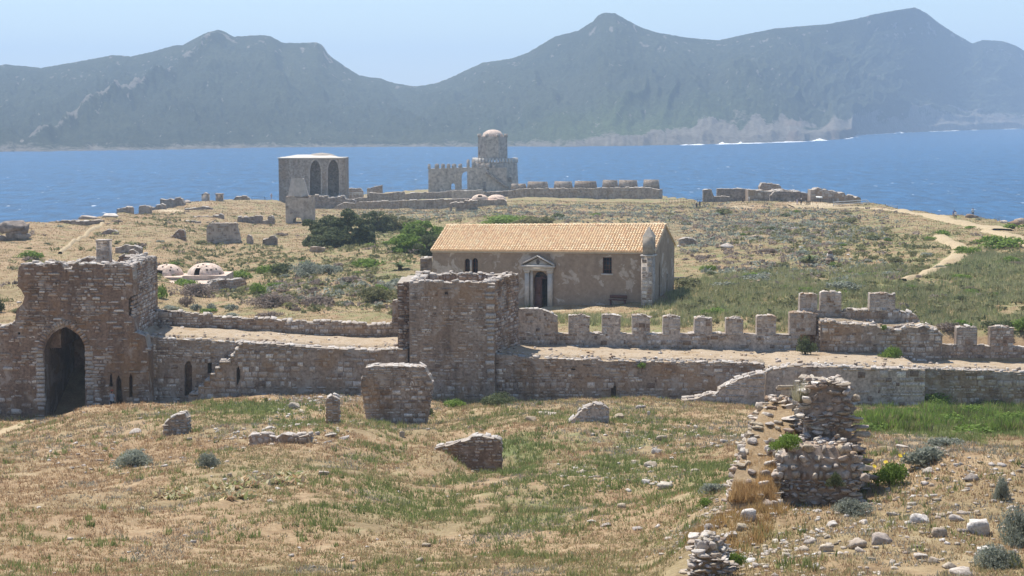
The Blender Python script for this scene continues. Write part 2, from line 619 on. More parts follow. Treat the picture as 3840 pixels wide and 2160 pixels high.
M['dark_leaf'] = leaf_mat('dark_evergreen_leaf', [(0.075, 0.095, 0.04), (0.125, 0.15, 0.065), (0.18, 0.20, 0.10)])
M['green_leaf'] = leaf_mat('bright_green_leaf', [(0.12, 0.19, 0.03), (0.19, 0.28, 0.05), (0.25, 0.34, 0.08)])
M['grey_leaf'] = leaf_mat('sage_grey_leaf', [(0.20, 0.22, 0.165), (0.29, 0.31, 0.245), (0.36, 0.375, 0.31)])
M['olive_leaf'] = leaf_mat('olive_leaf', [(0.15, 0.155, 0.065), (0.21, 0.21, 0.095), (0.26, 0.245, 0.125)])
M['brown_leaf'] = leaf_mat('dry_brown_twig', [(0.20, 0.15, 0.115), (0.28, 0.225, 0.185), (0.34, 0.28, 0.24)])
M['wood'] = flat_mat('grey_brown_bark', (0.12, 0.085, 0.06), 0.9, 0.2, 5, 0, 0.4)


def attr_leaf(name, trans=0.45):
    m, nt, b = new_mat(name)
    at = N(nt, 'ShaderNodeAttribute', attribute_name='Col')
    nt.links.new(at.outputs['Color'], b.inputs['Base Color'])
    t = nt.nodes.new('ShaderNodeBsdfTranslucent')
    nt.links.new(at.outputs['Color'], t.inputs[0])
    ms = nt.nodes.new('ShaderNodeMixShader')
    ms.inputs[0].default_value = trans
    nt.links.new(b.outputs[0], ms.inputs[1])
    nt.links.new(t.outputs[0], ms.inputs[2])
    nt.links.new(ms.outputs[0], nt.nodes['Material Output'].inputs[0])
    return m


M['grass'] = attr_leaf('grass_blade')

# ------------------------------------------------------------------ structure: ground
ZONES_GREEN = [  # px, py, rx, ry, strength (photo-measured patches of vegetation)
    (3650, 1580, 330, 70, 0.9), (3300, 1560, 150, 45, 0.5), (3300, 1110, 620, 95, 0.55), (3700, 1000, 260, 60, 0.7), (2600, 1160, 420, 50, 0.25),
    (950, 1530, 250, 28, 0.7), (1500, 1840, 330, 120, 0.35), (2000, 1900, 280, 160, 0.4), (2250, 1680, 500, 120, 0.42), (1050, 1570, 420, 60, 0.3),
    (1950, 1700, 120, 110, 0.6), (2500, 1800, 300, 140, 0.35), (900, 1010, 260, 60, 0.35), (1500, 900, 260, 80, 0.5), (1200, 1080, 420, 80, 0.4),
    (3100, 900, 300, 50, 0.35), (3420, 950, 200, 60, 0.45), (1450, 1680, 160, 60, 0.3), (700, 940, 260, 30, 0.25), (150, 1010, 160, 40, 0.2),
    (3600, 1230, 420, 50, 0.45), (1250, 1980, 160, 120, 0.25), (2650, 800, 200, 20, 0.1), (650, 850, 200, 30, 0.15),
]
ZONES_GREY = [(2700, 860, 620, 90, 0.45), (3000, 1010, 420, 60, 0.35), (2150, 800, 420, 40, 0.4), (1250, 1100, 380, 60, 0.35), (1650, 800, 350, 30, 0.4),
              (1200, 1500, 160, 25, 0.7), (3450, 1670, 300, 40, 0.5), (2500, 1640, 350, 70, 0.3), (2300, 1750, 300, 60, 0.3), (3200, 2000, 500, 150, 0.25), (1050, 1620, 300, 40, 0.3)]
ZONES_SAND = [(2080, 1160, 260, 22, 0.55), (150, 1560, 260, 30, 0.3), (2350, 1265, 500, 10, 0.0), (3050, 768, 120, 10, 0.8), (3450, 1990, 520, 130, 0.28), (2800, 2050, 200, 110, 0.3), (640, 790, 60, 8, 0.8),
              (1450, 1255, 90, 14, 0.5), (900, 1560, 300, 8, 0.35), (2780, 775, 80, 12, 0.5), (700, 1950, 520, 160, 0.12), (250, 1900, 350, 160, 0.08)]


def zone(px, py, Z):
    s = np.zeros_like(px)
    for a, b_, rx, ry, k in Z:
        s = np.maximum(s, k * np.clip(1.35 - np.sqrt(((px - a) / rx) ** 2 + ((py - b_) / ry) ** 2), 0, 1) ** 0.7)
    return s


us = np.concatenate([np.linspace(-2.2, -0.62, 40)[:-1], np.linspace(-0.62, -0.36, 30)[:-1], np.linspace(-0.36, 0.36, 560), np.linspace(0.36, 0.62, 30)[1:], np.linspace(0.62, 2.2, 40)[1:]])
Dr = np.unique(np.concatenate([np.linspace(0.6, 30, 30), np.geomspace(30, 124, 260), np.linspace(124, 136, 14), np.geomspace(136, 700, 330)]))
UU, DD = np.meshgrid(us, Dr)
X, Y = UU * DD, DD
Z = tz(X, Y)
nr, nc = X.shape
V = np.stack([X, Y, Z], -1).reshape(-1, 3)
idx = np.arange(nr * nc).reshape(nr, nc)
Fq = np.stack([idx[:-1, :-1], idx[:-1, 1:], idx[1:, 1:], idx[1:, :-1]], -1).reshape(-1, 4)
ppx, ppy = proj(V[:, 0], V[:, 1], V[:, 2])
C = np.stack([zone(ppx, ppy, ZONES_GREEN), zone(ppx, ppy, ZONES_SAND), zone(ppx, ppy, ZONES_GREY)], -1)
pl_ = (V[:, 1] > 134) & (C[:, 1] < .15)
C[pl_, 0] = np.maximum(C[pl_, 0], np.interp(ppx[pl_], [0, 900, 1500, 3840], [.30, .36, .44, .46]))
C[V[:, 2] < 1.5] = (0, 0.3, 0.9)
# land behind the viewer so the ground runs on
back = np.array([[-400, -300, 28], [400, -300, 28], [400, 0.6, 30], [-400, 0.6, 30]])
gme = np_mesh('ground', V, Fq, [M['ground']], C, smooth=True)
struct('ground', gme)
bk = np_mesh('ground', np.array([[-300, -300, 30.2], [300, -300, 30.2], [300, 0.6, 30.2], [-300, 0.6, 30.2]], float), np.array([[0, 1, 2, 3]]), [M['ground']], np.zeros((4, 3)))
struct('ground', bk)


PATHP = []


def path(pts, name='path'):
    """pts: (px,py,halfwidth metres)"""
    G = [(*ground(a, b_), w) for a, b_, w in pts]
    C3 = []
    for i in range(len(G) - 1):
        n = max(2, int(math.dist(G[i][:2], G[i + 1][:2]) / 0.8))
        for k in range(n):
            t = k / n
            C3.append([G[i][j] * (1 - t) + G[i + 1][j] * t for j in range(4)])
    C3.append(list(G[-1]))
    C3 = np.array(C3)
    ker = np.ones(5) / 5
    for j in (0, 1, 3):
        C3[:, j] = np.convolve(np.pad(C3[:, j], 2, mode='edge'), ker, 'valid')
    PATHP.append(C3[:, [0, 1, 3]].copy())
    d = np.gradient(C3[:, :2], axis=0)
    d /= np.linalg.norm(d, axis=1)[:, None] + 1e-9
    nrm = np.stack([-d[:, 1], d[:, 0]], 1)
    rows = []
    for k in range(5):
        s = (k - 2) / 2
        w = C3[:, 3] * (1 + 0.35 * (fbm(np.arange(len(C3)) / 3, np.full(len(C3), k * 3.0), 2, 4) - 0.5))
        q = C3[:, :2] + nrm * (s * w)[:, None]
        z = tz(q[:, 0], q[:, 1]) + np.where(q[:, 1] > 150, (0.3 if abs(s) < 0.9 else -0.05), (0.05 if abs(s) < 0.9 else -0.02))
        rows.append(np.column_stack([q, z]))
    V = np.stack(rows, 1)
    n = len(C3)
    idx = np.arange(n * 5).reshape(n, 5)
    Fq = np.stack([idx[:-1, :-1], idx[1:, :-1], idx[1:, 1:], idx[:-1, 1:]], -1).reshape(-1, 4)
    return struct(name, np_mesh(name, V.reshape(-1, 3), Fq, [M['track']], smooth=True))


path([(2960, 776, 2.6), (3040, 779, 2.0), (3120, 781, 1.2), (3240, 782, 0.9), (3390, 792, 1.5), (3500, 812, 1.9), (3590, 834, 1.9), (3680, 852, 3.0), (3760, 866, 2.4)])
path([(3700, 866, 1.2), (3780, 884, 1.6), (3840, 908, 1.9), (3950, 960, 1.9)])
path([(3520, 886, 1.2), (3545, 905, 1.2), (3600, 928, 1.3), (3610, 945, 1.3), (3580, 970, 1.2), (3540, 998, 1.1), (3470, 1030, 0.9), (3380, 1060, .6)])
path([(-120, 1660, 0.9), (0, 1622, 0.8), (90, 1590, 0.7), (160, 1565, 0.8)])
path([(225, 955, 0.35), (260, 925, 0.35), (300, 895, 0.35), (350, 860, 0.5), (385, 835, 0.5)])

# ------------------------------------------------------------------ structure: sea
m, nt, b = new_mat('sea_water')
v, gp = pos(nt)
n1 = noise(nt, pos(nt, (0.16, 0.055, 1))[0], 1.0, 8, 0.72)
n2 = noise(nt, pos(nt, (0.006, 0.02, 1))[0], 1.0, 4, 0.6)
c = ramp(nt, n2, [(0.3, (0.006, 0.066, 0.165)), (0.7, (0.012, 0.088, 0.20))])
c = mix(nt, 1.0, c, ramp(nt, n1, [(0.38, g(0.55)), (0.62, g(1.4))]), 'MULTIPLY')
cap = noise(nt, pos(nt, (0.30, 0.10, 1))[0], 1.0, 2, 0.5)
c = mix(nt, ramp(nt, cap, [(0.715, g(0)), (0.735, g(.8))]), c, (0.8, 0.85, 0.9))
nt.links.new(c, b.inputs['Base Color'])
b.inputs['Roughness'].default_value = 0.35
b.inputs['IOR'].default_value = 1.33
b.inputs['Specular IOR Level'].default_value = 0.4
bumpn(nt, b, n1, 1.0, 1.6)
M['sea'] = m
gx = np.linspace(-7000, 7000, 41)
XX, YY = np.meshgrid(gx, np.linspace(-600, 8000, 41))
idx = np.arange(41 * 41).reshape(41, 41)
Fq = np.stack([idx[:-1, :-1], idx[:-1, 1:], idx[1:, 1:], idx[1:, :-1]], -1).reshape(-1, 4)
struct('sea', np_mesh('sea', np.stack([XX, YY, 0 * XX], -1).reshape(-1, 3), Fq, [m]))

# ------------------------------------------------------------------ structure: island hills
RIDGE = [(-2600, 420), (-1500, 330), (-600, 290), (-200, 262), (0, 253), (45, 244), (120, 250), (179, 257), (298, 237), (380, 222), (447, 209), (514, 215), (600, 195), (671, 175), (705, 173), (760, 143),
         (800, 125), (835, 121), (894, 142), (991, 136), (1030, 140), (1073, 164), (1130, 165), (1200, 162), (1222, 175), (1240, 205), (1260, 222), (1300, 250), (1356, 285), (1438, 297), (1483, 313),
         (1565, 326), (1640, 313), (1700, 290), (1744, 268), (1811, 238), (1920, 222), (1980, 200), (2077, 142), (2166, 119), (2218, 86), (2240, 62), (2262, 54), (2300, 56), (2345, 82), (2400, 110), (2457, 127),
         (2561, 145), (2680, 156), (2740, 142), (2889, 112), (3000, 102), (3075, 97), (3180, 78), (3262, 58), (3336, 45), (3403, 34), (3448, 56), (3500, 97), (3560, 134), (3619, 167), (3657, 154), (3731, 158),
         (3780, 175), (3840, 212), (4000, 260), (4300, 300), (5200, 330), (6500, 420)]
CO = [(-2600, 1250), (-900, 1320), (0, 1383), (600, 1470), (1000, 1560), (1500, 1600), (1950, 1600), (2121, 1600), (2568, 1694), (2799, 1783), (3000, 1900), (3142, 2053), (3180, 2180), (3196, 2420),
      (3410, 2785), (3840, 3450), (4600, 3900), (6500, 4300)]
hp = np.concatenate([np.arange(-2600, -100, 20), np.arange(-100, 3950, 5), np.arange(3950, 6500, 20)])
ht = np.concatenate([np.linspace(-0.03, 0.12, 18)[:-1], np.linspace(0.12, 1, 110), np.linspace(1, 1.7, 25)[1:]])
HP, HT = np.meshgrid(hp, ht)
coast = np.interp(HP, [c_[0] for c_ in CO], [c_[1] for c_ in CO]) + (fbm(HP / 40, 0 * HP, 4, 31) - 0.5) * 40
coast2 = coast
width = 850 + 250 * np.sin(HP / 500.0) + np.where(HP > 3100, -150, 0)
ry = np.interp(HP, [c_[0] for c_ in RIDGE], [c_[1] for c_ in RIDGE])
cs = np.interp(HP, [c_[0] for c_ in CO], [c_[1] for c_ in CO])
base_r = 1400 + 0.55 * (np.convolve(np.pad(np.interp(hp, [c_[0] for c_ in CO], [c_[1] for c_ in CO]), 40, mode='edge'), np.ones(81) / 81, 'valid')[None, :] - 1000)
Dridge = np.maximum(base_r + 700, cs + 450)
kk = 121
Dr1 = np.convolve(np.pad(Dridge[0], kk // 2, mode='edge'), np.ones(kk) / kk, 'valid')
Dridge = np.maximum(Dr1, 0)[None, :] + 0 * HP
cs1 = np.convolve(np.pad(coast[0], 60, mode='edge'), np.ones(121) / 121, 'valid')[None, :] + 0 * HP
coast = coast + (np.minimum(cs1, Dridge - 200) - coast) * sm(0.02, 0.30, HT)
Dist = coast + (Dridge - coast) * HT
zr = CZ + (422 - ry) / F * Dridge * 1.0
tcl = np.clip(HT, 0, 1)
cliff = np.clip(HT / 0.035, -0.6, 1) * (3 + 5 * fbm(HP / 60, 0 * HP, 3, 8)) * np.interp(HP, [0, 2000, 2500, 3800], [.8, .5, 1.6, 1.6])
prof = 0.30 * tcl + 0.70 * tcl ** 1.55
zz = cliff * (1 - tcl) + zr * prof
env = 4 * tcl * (1 - tcl)
wx = HP / 190 + 1.2 * (fbm(HP / 300, HT * 2, 3, 41) - 0.5) * 2 + HT * 1.2
ridged = 1 - np.abs(2 * fbm(wx, HT * 1.1 + 5, 4, 11) - 1)
zz = zz + env * (ridged - 0.72) * 30 * (0.4 + zr / 200)
zz = zz + env * (fbm(HP / 45, HT * 9, 4, 17) - 0.5) * 18
zz = zz + np.minimum(env + 0.25, 1) * (fbm(HP / 6, HT * 60, 3, 19) - 0.5) * 6 * (HT > 0.02)
# the rocky diagonal spur of the left mountain and the spur above the headland
sp = np.interp(HP, [100, 250, 480, 720, 860], [0.05, 0.22, 0.5, 0.78, 0.95])
zz = zz + np.where((HP > 90) & (HP < 900), 14 * np.exp(-((HT - sp) / 0.06) ** 2) * sm(90, 200, HP) * (1 - sm(800, 900, HP)), 0)
zz = zz + 26 * np.exp(-((HP - 2740 - 260 * (0.5 - HT)) / 170) ** 2) * sm(0.05, 0.3, HT) * (1 - sm(0.5, 0.85, HT))
zz = np.where(HT > 1, zr * (1 - 0.9 * (HT - 1) / 0.7) + (fbm(HP / 6, HT * 60, 3, 19) - 0.5) * 2, zz)
lim = CZ + (422 - ry - 2) / F * Dist
zz = np.where(HT < 0.97, np.minimum(zz, lim - (1 - HT) * 6), zz)
zz = np.maximum(zz, -3)
HX = (HP - 1920) / F * 1.006 * Dist
V = np.stack([HX, Dist, zz], -1).reshape(-1, 3)
nr, nc = HX.shape
idx = np.arange(nr * nc).reshape(nr, nc)
Fq = np.stack([idx[:-1, :-1], idx[:-1, 1:], idx[1:, 1:], idx[1:, :-1]], -1).reshape(-1, 4)
rockh = np.interp(HP, [-500, 0, 700, 1400, 2000, 2300, 2500, 2700, 2900, 3150, 3200, 3500, 3840, 4500], [0.02, 0.02, 0.015, 0.012, 0.02, 0.045, 0.08, 0.15, 0.14, 0.09, 0.13, 0.20, 0.17, 0.12])
nrock = fbm(HP / 60, HT * 14, 4, 51)
rock = 0.85 * sm(0.07, -0.05, HT - rockh * (0.1 + 1.9 * nrock))
rock = np.maximum(rock, 0.75 * sm(0.66, 0.76, fbm(HP / 22, HT * 40, 4, 61)) * sm(0.6, 0.95, HT))
rock = np.maximum(rock, 0.6 * sm(0.71, 0.78, fbm(HP / 18, HT * 40, 4, 71)))
rock = np.maximum(rock, np.where((HP > 90) & (HP < 900), 0.8 * np.exp(-((HT - sp) / 0.035) ** 2) * sm(0.35, 0.55, fbm(HP / 20, HT * 30, 3, 81)), 0))
lush = np.exp(-((HP - 2350) / 420) ** 2) * sm(0.5, 0.1, HT)
red = sm(0.55, 0.7, fbm(HP / 80, HT * 8, 3, 91)) * (HP > 2900)
C = np.stack([rock, lush, red], -1).reshape(-1, 3)
m, nt, b = new_mat('hillside_maquis')
v, gp = pos(nt)
at = N(nt, 'ShaderNodeAttribute', attribute_name='Col')
sep = nt.nodes.new('ShaderNodeSeparateColor')
nt.links.new(at.outputs['Color'], sep.inputs[0])
n1 = noise(nt, v, 0.11, 8, 0.78)
n2 = noise(nt, v, 0.008, 5, 0.6)
c = ramp(nt, n2, [(0.35, (0.045, 0.062, 0.038)), (0.65, (0.075, 0.09, 0.05))])
c = mix(nt, sep.outputs[1], c, (0.10, 0.135, 0.05))
c = mix(nt, 1.0, c, ramp(nt, n1, [(0.32, g(0.6)), (0.5, g(1.0)), (0.68, g(1.45))]), 'MULTIPLY')
rk = ramp(nt, n1, [(0.3, (0.15, 0.135, 0.11)), (0.7, (0.36, 0.33, 0.28))])
rf_ = N(nt, 'ShaderNodeMath', operation='MULTIPLY')
nt.links.new(sep.outputs[2], rf_.inputs[0])
rf_.inputs[1].default_value = 0.35
rk = mix(nt, rf_.outputs[0], rk, (0.36, 0.24, 0.17))
mm = N(nt, 'ShaderNodeMath', operation='MULTIPLY_ADD')
nt.links.new(n1, mm.inputs[0])
mm.inputs[1].default_value = 1.2
mm.inputs[2].default_value = -0.6
ad = N(nt, 'ShaderNodeMath', operation='ADD')
nt.links.new(mm.outputs[0], ad.inputs[0])
nt.links.new(sep.outputs[0], ad.inputs[1])
c = mix(nt, ramp(nt, ad.outputs[0], [(0.4, g(0)), (0.65, g(1))]), c, rk)
nt.links.new(c, b.inputs['Base Color'])
bumpn(nt, b, n1, 1.0, 9.0)
struct('hills', np_mesh('hills', V, Fq, [m], C, smooth=True))

# surf along the far shore
V, Fs = [], []
k = 0
for pxs in np.arange(2080, 3840, 7):
    dens = 0.2 if pxs < 2550 else 0.62
    if fbm(np.array(pxs / 30.0), np.array(1.0), 3, 77) > 1 - dens * 0.8 or (3150 < pxs < 3300):
        D0 = float(np.interp(pxs, [c_[0] for c_ in CO], [c_[1] for c_ in CO])) - random.uniform(4, 26)
        x0 = (pxs - 1920) / F * 1.006 * D0
        w = random.uniform(3, 11)
        dpt = random.uniform(2, 9)
        hgt = random.uniform(0.1, .7) + (2.2 if random.random() < 0.04 else 0)
        ring = [(x0 + w * math.cos(a) * random.uniform(0.7, 1.2), D0 + dpt * math.sin(a), 0.02) for a in np.linspace(0, 2 * math.pi, 9)[:-1]]
        top = [(x0 + random.uniform(-2, 2), D0, hgt)]
        V += ring + top
        Fs += [(k + i, k + (i + 1) % 8, k + 8) for i in range(8)]
        k += 9
foam = flat_mat('white_surf', (0.85, 0.88, 0.9), 0.6, 0.05, 0.3)
o = link('surf', np_mesh('surf', V, np.array(Fs), [foam]))
o['kind'] = 'stuff'
# ------------------------------------------------------------------ stones and masonry
def unit_box(kind, seed):
    r = random.Random(seed)
    if kind == 12:
        V = []
        for z in (-1, 1):
            for x, y in ((-1, -1), (1, -1), (1, 1), (-1, 1)):
                V.append([x * 0.5 * (1 - r.uniform(0, .22)), y * 0.5 * (1 - r.uniform(0, .1)), z * 0.5 * (1 - r.uniform(0, .22))])
        Fq = [(3, 2, 1, 0), (4, 5, 6, 7), (0, 1, 5, 4), (1, 2, 6, 5), (2, 3, 7, 6), (3, 0, 4, 7)]
        return np.array(V), np.array(Fq)
    n = 3 if kind == 48 else 5
    idx = {}
    V = []
    Fq = []

    def vid(p):
        if p not in idx:
            idx[p] = len(V)
            q = np.array([2 * a / (n - 1) - 1 for a in p], float)
            l = np.linalg.norm(q)
            mx = np.abs(q).max()
            rd = q / l * mx * 1.1
            k_ = .38 if n == 3 else .55
            q = q * (1 - k_) + rd * k_
            q *= 1 + r.uniform(-0.14, 0.14) * (1 if n == 3 else .8)
            q += np.array([r.uniform(-.11, .11) for _ in range(3)]) * (1 if n == 3 else .8)
            V.append(q * 0.5)
        return idx[p]
    for ax in range(3):
        for side in (0, n - 1):
            for i in range(n - 1):
                for j in range(n - 1):
                    c4 = []
                    for a, b_ in ((0, 0), (1, 0), (1, 1), (0, 1)):
                        p = [0, 0, 0]
                        p[ax] = side
                        p[(ax + 1) % 3] = i + a
                        p[(ax + 2) % 3] = j + b_
                        c4.append(vid(tuple(p)))
                    if side == 0:
                        c4 = c4[::-1]
                    Fq.append(c4)
    V = np.array(V)
    V *= np.array([r.uniform(.85, 1), r.uniform(.85, 1), r.uniform(.8, 1)])
    if n == 5:
        for _ in range(5):
            nd = np.array([r.gauss(0, 1), r.gauss(0, 1), r.gauss(0, 1)])
            nd /= np.linalg.norm(nd)
            dd = V @ nd
            V = V - np.outer(np.maximum(dd - r.uniform(.28, .38), 0), nd)
    return V, np.array(Fq)


UNIT = {k: [unit_box(k, 100 * k + i) for i in range(n)] for k, n in ((12, 14), (48, 14), (96, 12))}
UMESH = {}


def umesh(kind, i, mat, name):
    key = (kind, i, mat.name, name)
    if key not in UMESH:
        V, Fq = UNIT[kind][i]
        UMESH[key] = np_mesh(name, V, Fq, [mat])
    return UMESH[key]


def joined(name, mats4, kind, mat, parent, off):
    """mats4: list of 4x4 numpy"""
    Vs, Fs, k = [], [], 0
    for m4 in mats4:
        V, Fq = UNIT[kind][random.randrange(len(UNIT[kind]))]
        Vs.append(V @ m4[:3, :3].T + m4[:3, 3] - off)
        Fs.append(Fq + k)
        k += len(V)
    o = link(name, np_mesh(name, np.concatenate(Vs), np.concatenate(Fs), [mat]), parent)
    o['kind'] = 'stuff'
    return o


def frame4(c, ax, ay, az, w, d, h, jit=0.0, rz=0.0):
    """c centre, ax along, ay outward, az up unit vectors"""
    m = np.eye(4)
    A = np.stack([ax, ay, az], 1).astype(float)
    if jit or rz:
        e = [random.gauss(0, jit) for _ in range(3)]
        Rm = np.array((Matrix.Rotation(e[0], 3, 'X') @ Matrix.Rotation(e[1], 3, 'Y') @ Matrix.Rotation(e[2] + rz, 3, 'Z')))
        A = A @ Rm
    m[:3, :3] = A * np.array([w, d, h])
    m[:3, 3] = c
    return m


def place_stones(root, off, S, mat, nparts, kind, name='stone', restname='small_stones'):
    """S: list of (size, matrix). The largest become parts, the rest one stuff mesh."""
    S.sort(key=lambda a: -a[0])
    big, rest = S[:nparts], S[nparts:]
    for sz, m4 in big:
        me = umesh(kind, random.randrange(len(UNIT[kind])), mat, name)
        q = m4.copy()
        q[:3, 3] -= off
        link(name, me, root, mat=Matrix(q.tolist()))
    if rest:
        joined(restname, [m4 for _, m4 in rest], kind, mat, root, off)


class Face:
    """vertical wall plane from A to B (left to right seen from the front)"""

    def __init__(self, A, B):
        self.A = np.array(A[:2], float)
        self.B = np.array(B[:2], float)
        self.L = float(np.linalg.norm(self.B - self.A))
        self.d = (self.B - self.A) / self.L
        self.inn = np.array([-self.d[1], self.d[0]])      # into the wall, away from the viewer

    def at(self, s, dep, z):
        p = self.A + self.d * s + self.inn * dep
        return (p[0], p[1], z)

    def hit(self, px, py):
        v = (px - 1920) / F
        w = (py - 1080) / F
        dy = CT - w * ST
        dz = -ST - w * CT
        # ray (v, dy, dz)*t ; solve (A + d s) = ray
        den = v * self.d[1] - dy * self.d[0]
        # v t = Ax + dx s ; dy t = Ay + dy_ s
        t = (self.A[0] * self.d[1] - self.A[1] * self.d[0]) / den
        x, y = v * t, dy * t
        s = (x - self.A[0]) * self.d[0] + (y - self.A[1]) * self.d[1]
        return s, CZ + dz * t


def intervals(prof, holes, s, bot):
    ps = [p[0] for p in prof]
    top = float(np.interp(s, ps, [p[1] for p in prof]))
    iv = [(bot(s), top)]
    for h in holes:
        xs = [p[0] for p in h]
        if s <= min(xs) or s >= max(xs):
            continue
        zc = []
        for i in range(len(h)):
            (s0, z0), (s1, z1) = h[i], h[(i + 1) % len(h)]
            if s0 != s1 and min(s0, s1) <= s <= max(s0, s1):
                zc.append(z0 + (z1 - z0) * (s - s0) / (s1 - s0))
        if len(zc) < 2:
            continue
        a, b_ = min(zc), max(zc)
        out = []
        for lo, hi in iv:
            if b_ <= lo or a >= hi:
                out.append((lo, hi))
                continue
            if a > lo:
                out.append((lo, a))
            if b_ < hi:
                out.append((b_, hi))
        iv = out
    return [(a, b_) for a, b_ in iv if b_ > a + 1e-3]


def core(face, prof, bot, thick, holes=(), ds=0.4, dep0=0.0, wob=0.0):
    """solid wall body under the profile with openings cut through; returns an MB (material 0 wall, 1 top)"""
    mb = MB()
    xs = set(np.arange(prof[0][0], prof[-1][0], ds).tolist()) | {p[0] for p in prof}
    for h in holes:
        xs |= {p[0] for p in h}
    xs = sorted(x for x in xs if prof[0][0] <= x <= prof[-1][0])
    e = 1e-4
    prev = []
    for a, b_ in zip(xs[:-1], xs[1:]):
        if b_ - a < 3e-4:
            continue
        ia = intervals(prof, holes, a + e, bot)
        ib = intervals(prof, holes, b_ - e, bot)
        if len(ia) != len(ib):
            mid = intervals(prof, holes, (a + b_) / 2, bot)
            ia = ib = mid
        for k, ((l0, h0), (l1, h1)) in enumerate(zip(ia, ib)):
            last = k == len(ia) - 1
            q = lambda s, d_, z: face.at(s, dep0 + d_, z)
            mb.quad(q(a, 0, l0), q(b_, 0, l1), q(b_, 0, h1), q(a, 0, h0))
            mb.quad(q(b_, thick, l1), q(a, thick, l0), q(a, thick, h0), q(b_, thick, h1))
            mb.quad(q(a, 0, h0), q(b_, 0, h1), q(b_, thick, h1), q(a, thick, h0), 1 if last else 0)
            mb.quad(q(a, thick, l0), q(b_, thick, l1), q(b_, 0, l1), q(a, 0, l0))
        # side faces at a: difference between prev and ia
        pts = sorted({z for iv in (prev, ia) for p in iv for z in p})
        for z0, z1 in zip(pts[:-1], pts[1:]):
            if z1 - z0 < 0.004:
                continue
            zm = (z0 + z1) / 2
            inp = any(l < zm < h for l, h in prev)
            ini = any(l < zm < h for l, h in ia)
            if inp != ini:
                p = [face.at(a, dep0, z0), face.at(a, dep0 + thick, z0), face.at(a, dep0 + thick, z1), face.at(a, dep0, z1)]
                if ini:
                    p = p[::-1]
                mb.quad(*p)
        prev = ib
        lastb = b_
    for l, h in prev:
        mb.quad(face.at(lastb, dep0, l), face.at(lastb, dep0 + thick, l), face.at(lastb, dep0 + thick, h), face.at(lastb, dep0, h))
    return mb


def rag_prof(prof, amp, step=0.45, seed=0):
    r = random.Random(seed)
    out = []
    for (s0, z0), (s1, z1) in zip(prof[:-1], prof[1:]):
        out.append((s0, z0))
        n = int((s1 - s0) / step)
        for k in range(1, n):
            t = (k + r.uniform(-.25, .25)) / n
            off = r.uniform(-amp, amp * 0.5)
            s = s0 + (s1 - s0) * t
            z = z0 + (z1 - z0) * t + off
            out.append((s - 0.012, out[-1][1] if r.random() < .5 else z))
            out.append((s + 0.012, z))
    out.append(prof[-1])
    # sort / monotone
    res = [out[0]]
    for s, z in out[1:]:
        if s <= res[-1][0]:
            s = res[-1][0] + 1e-3
        res.append((s, z))
    return res


def face_stones(face, prof, holes, bot, w=0.45, h=0.24, prot=0.05, depth=0.25, cover=0.85, dep0=0.0, seed=0, big_ends=True, zmin=None, jit=0.02, patch=0.0):
    r = random.Random(seed)
    S = []
    smin, smax = prof[0][0], prof[-1][0]
    zlo = min(bot(s) for s in np.linspace(smin, smax, 20)) + 0.1 if zmin is None else zmin
    zhi = max(p[1] for p in prof)
    z = zlo
    up = (0, 0, 1)
    ax = (*face.d, 0)
    ay = (*face.inn, 0)
    ps = [p[0] for p in prof]
    pz = [p[1] for p in prof]
    while z < zhi:
        hh = h * r.choice([.6, .8, 1, 1.2, 1.6]) * r.uniform(0.9, 1.1) * (1.35 - .5 * min(max((z - zlo) / 5, 0), 1))
        s = smin + r.uniform(0, .1)
        first = True
        while s < smax:
            ww = w * r.choice([0.4, 0.6, 0.8, 1.0, 1.2, 1.7]) * r.uniform(.85, 1.15)
            vj = r.uniform(-.12, .12) * hh
            if big_ends and (first or smax - s < w * 1.7):
                ww = w * r.uniform(1.0, 1.5)
            first = False
            ww = min(ww, smax - s)
            if ww < 0.08:
                break
            sc = s + ww / 2
            zc = z + hh / 2 + vj
            top = min(np.interp(sc - ww * .3, ps, pz), np.interp(sc + ww * .3, ps, pz))
            hh2 = hh
            if z + hh > top:
                hh2 = top - z
                zc = z + hh2 / 2
            ok = hh2 > 0.06 and bot(sc) < z + hh2
            if ok and holes:
                iv = intervals(prof, holes, sc, bot)
                ok = any(l - .02 <= zc - hh2 * .3 and zc + hh2 * .3 <= t_ + .02 for l, t_ in iv)
                if ok:
                    for q in (sc - ww * .45, sc + ww * .45):
                        iv = intervals(prof, holes, q, bot)
                        ok = ok and any(l <= zc <= t_ for l, t_ in iv)
            pc_ = cover
            if patch:
                pc_ = cover - patch * float(fbm(np.array(sc / 2.5), np.array(zc / 1.6), 3, seed + 3) > 0.5) * 1.6
            if ok and r.random() < pc_:
                pr = prot * r.uniform(0.1, 1.3)
                c = face.at(sc, dep0 - pr + depth / 2, zc)
                S.append((ww * hh2, frame4(c, ax, ay, up, max(ww - .03, .06), depth, max(hh2 - .03, .05), jit)))
            s += ww
        z += hh
    return S


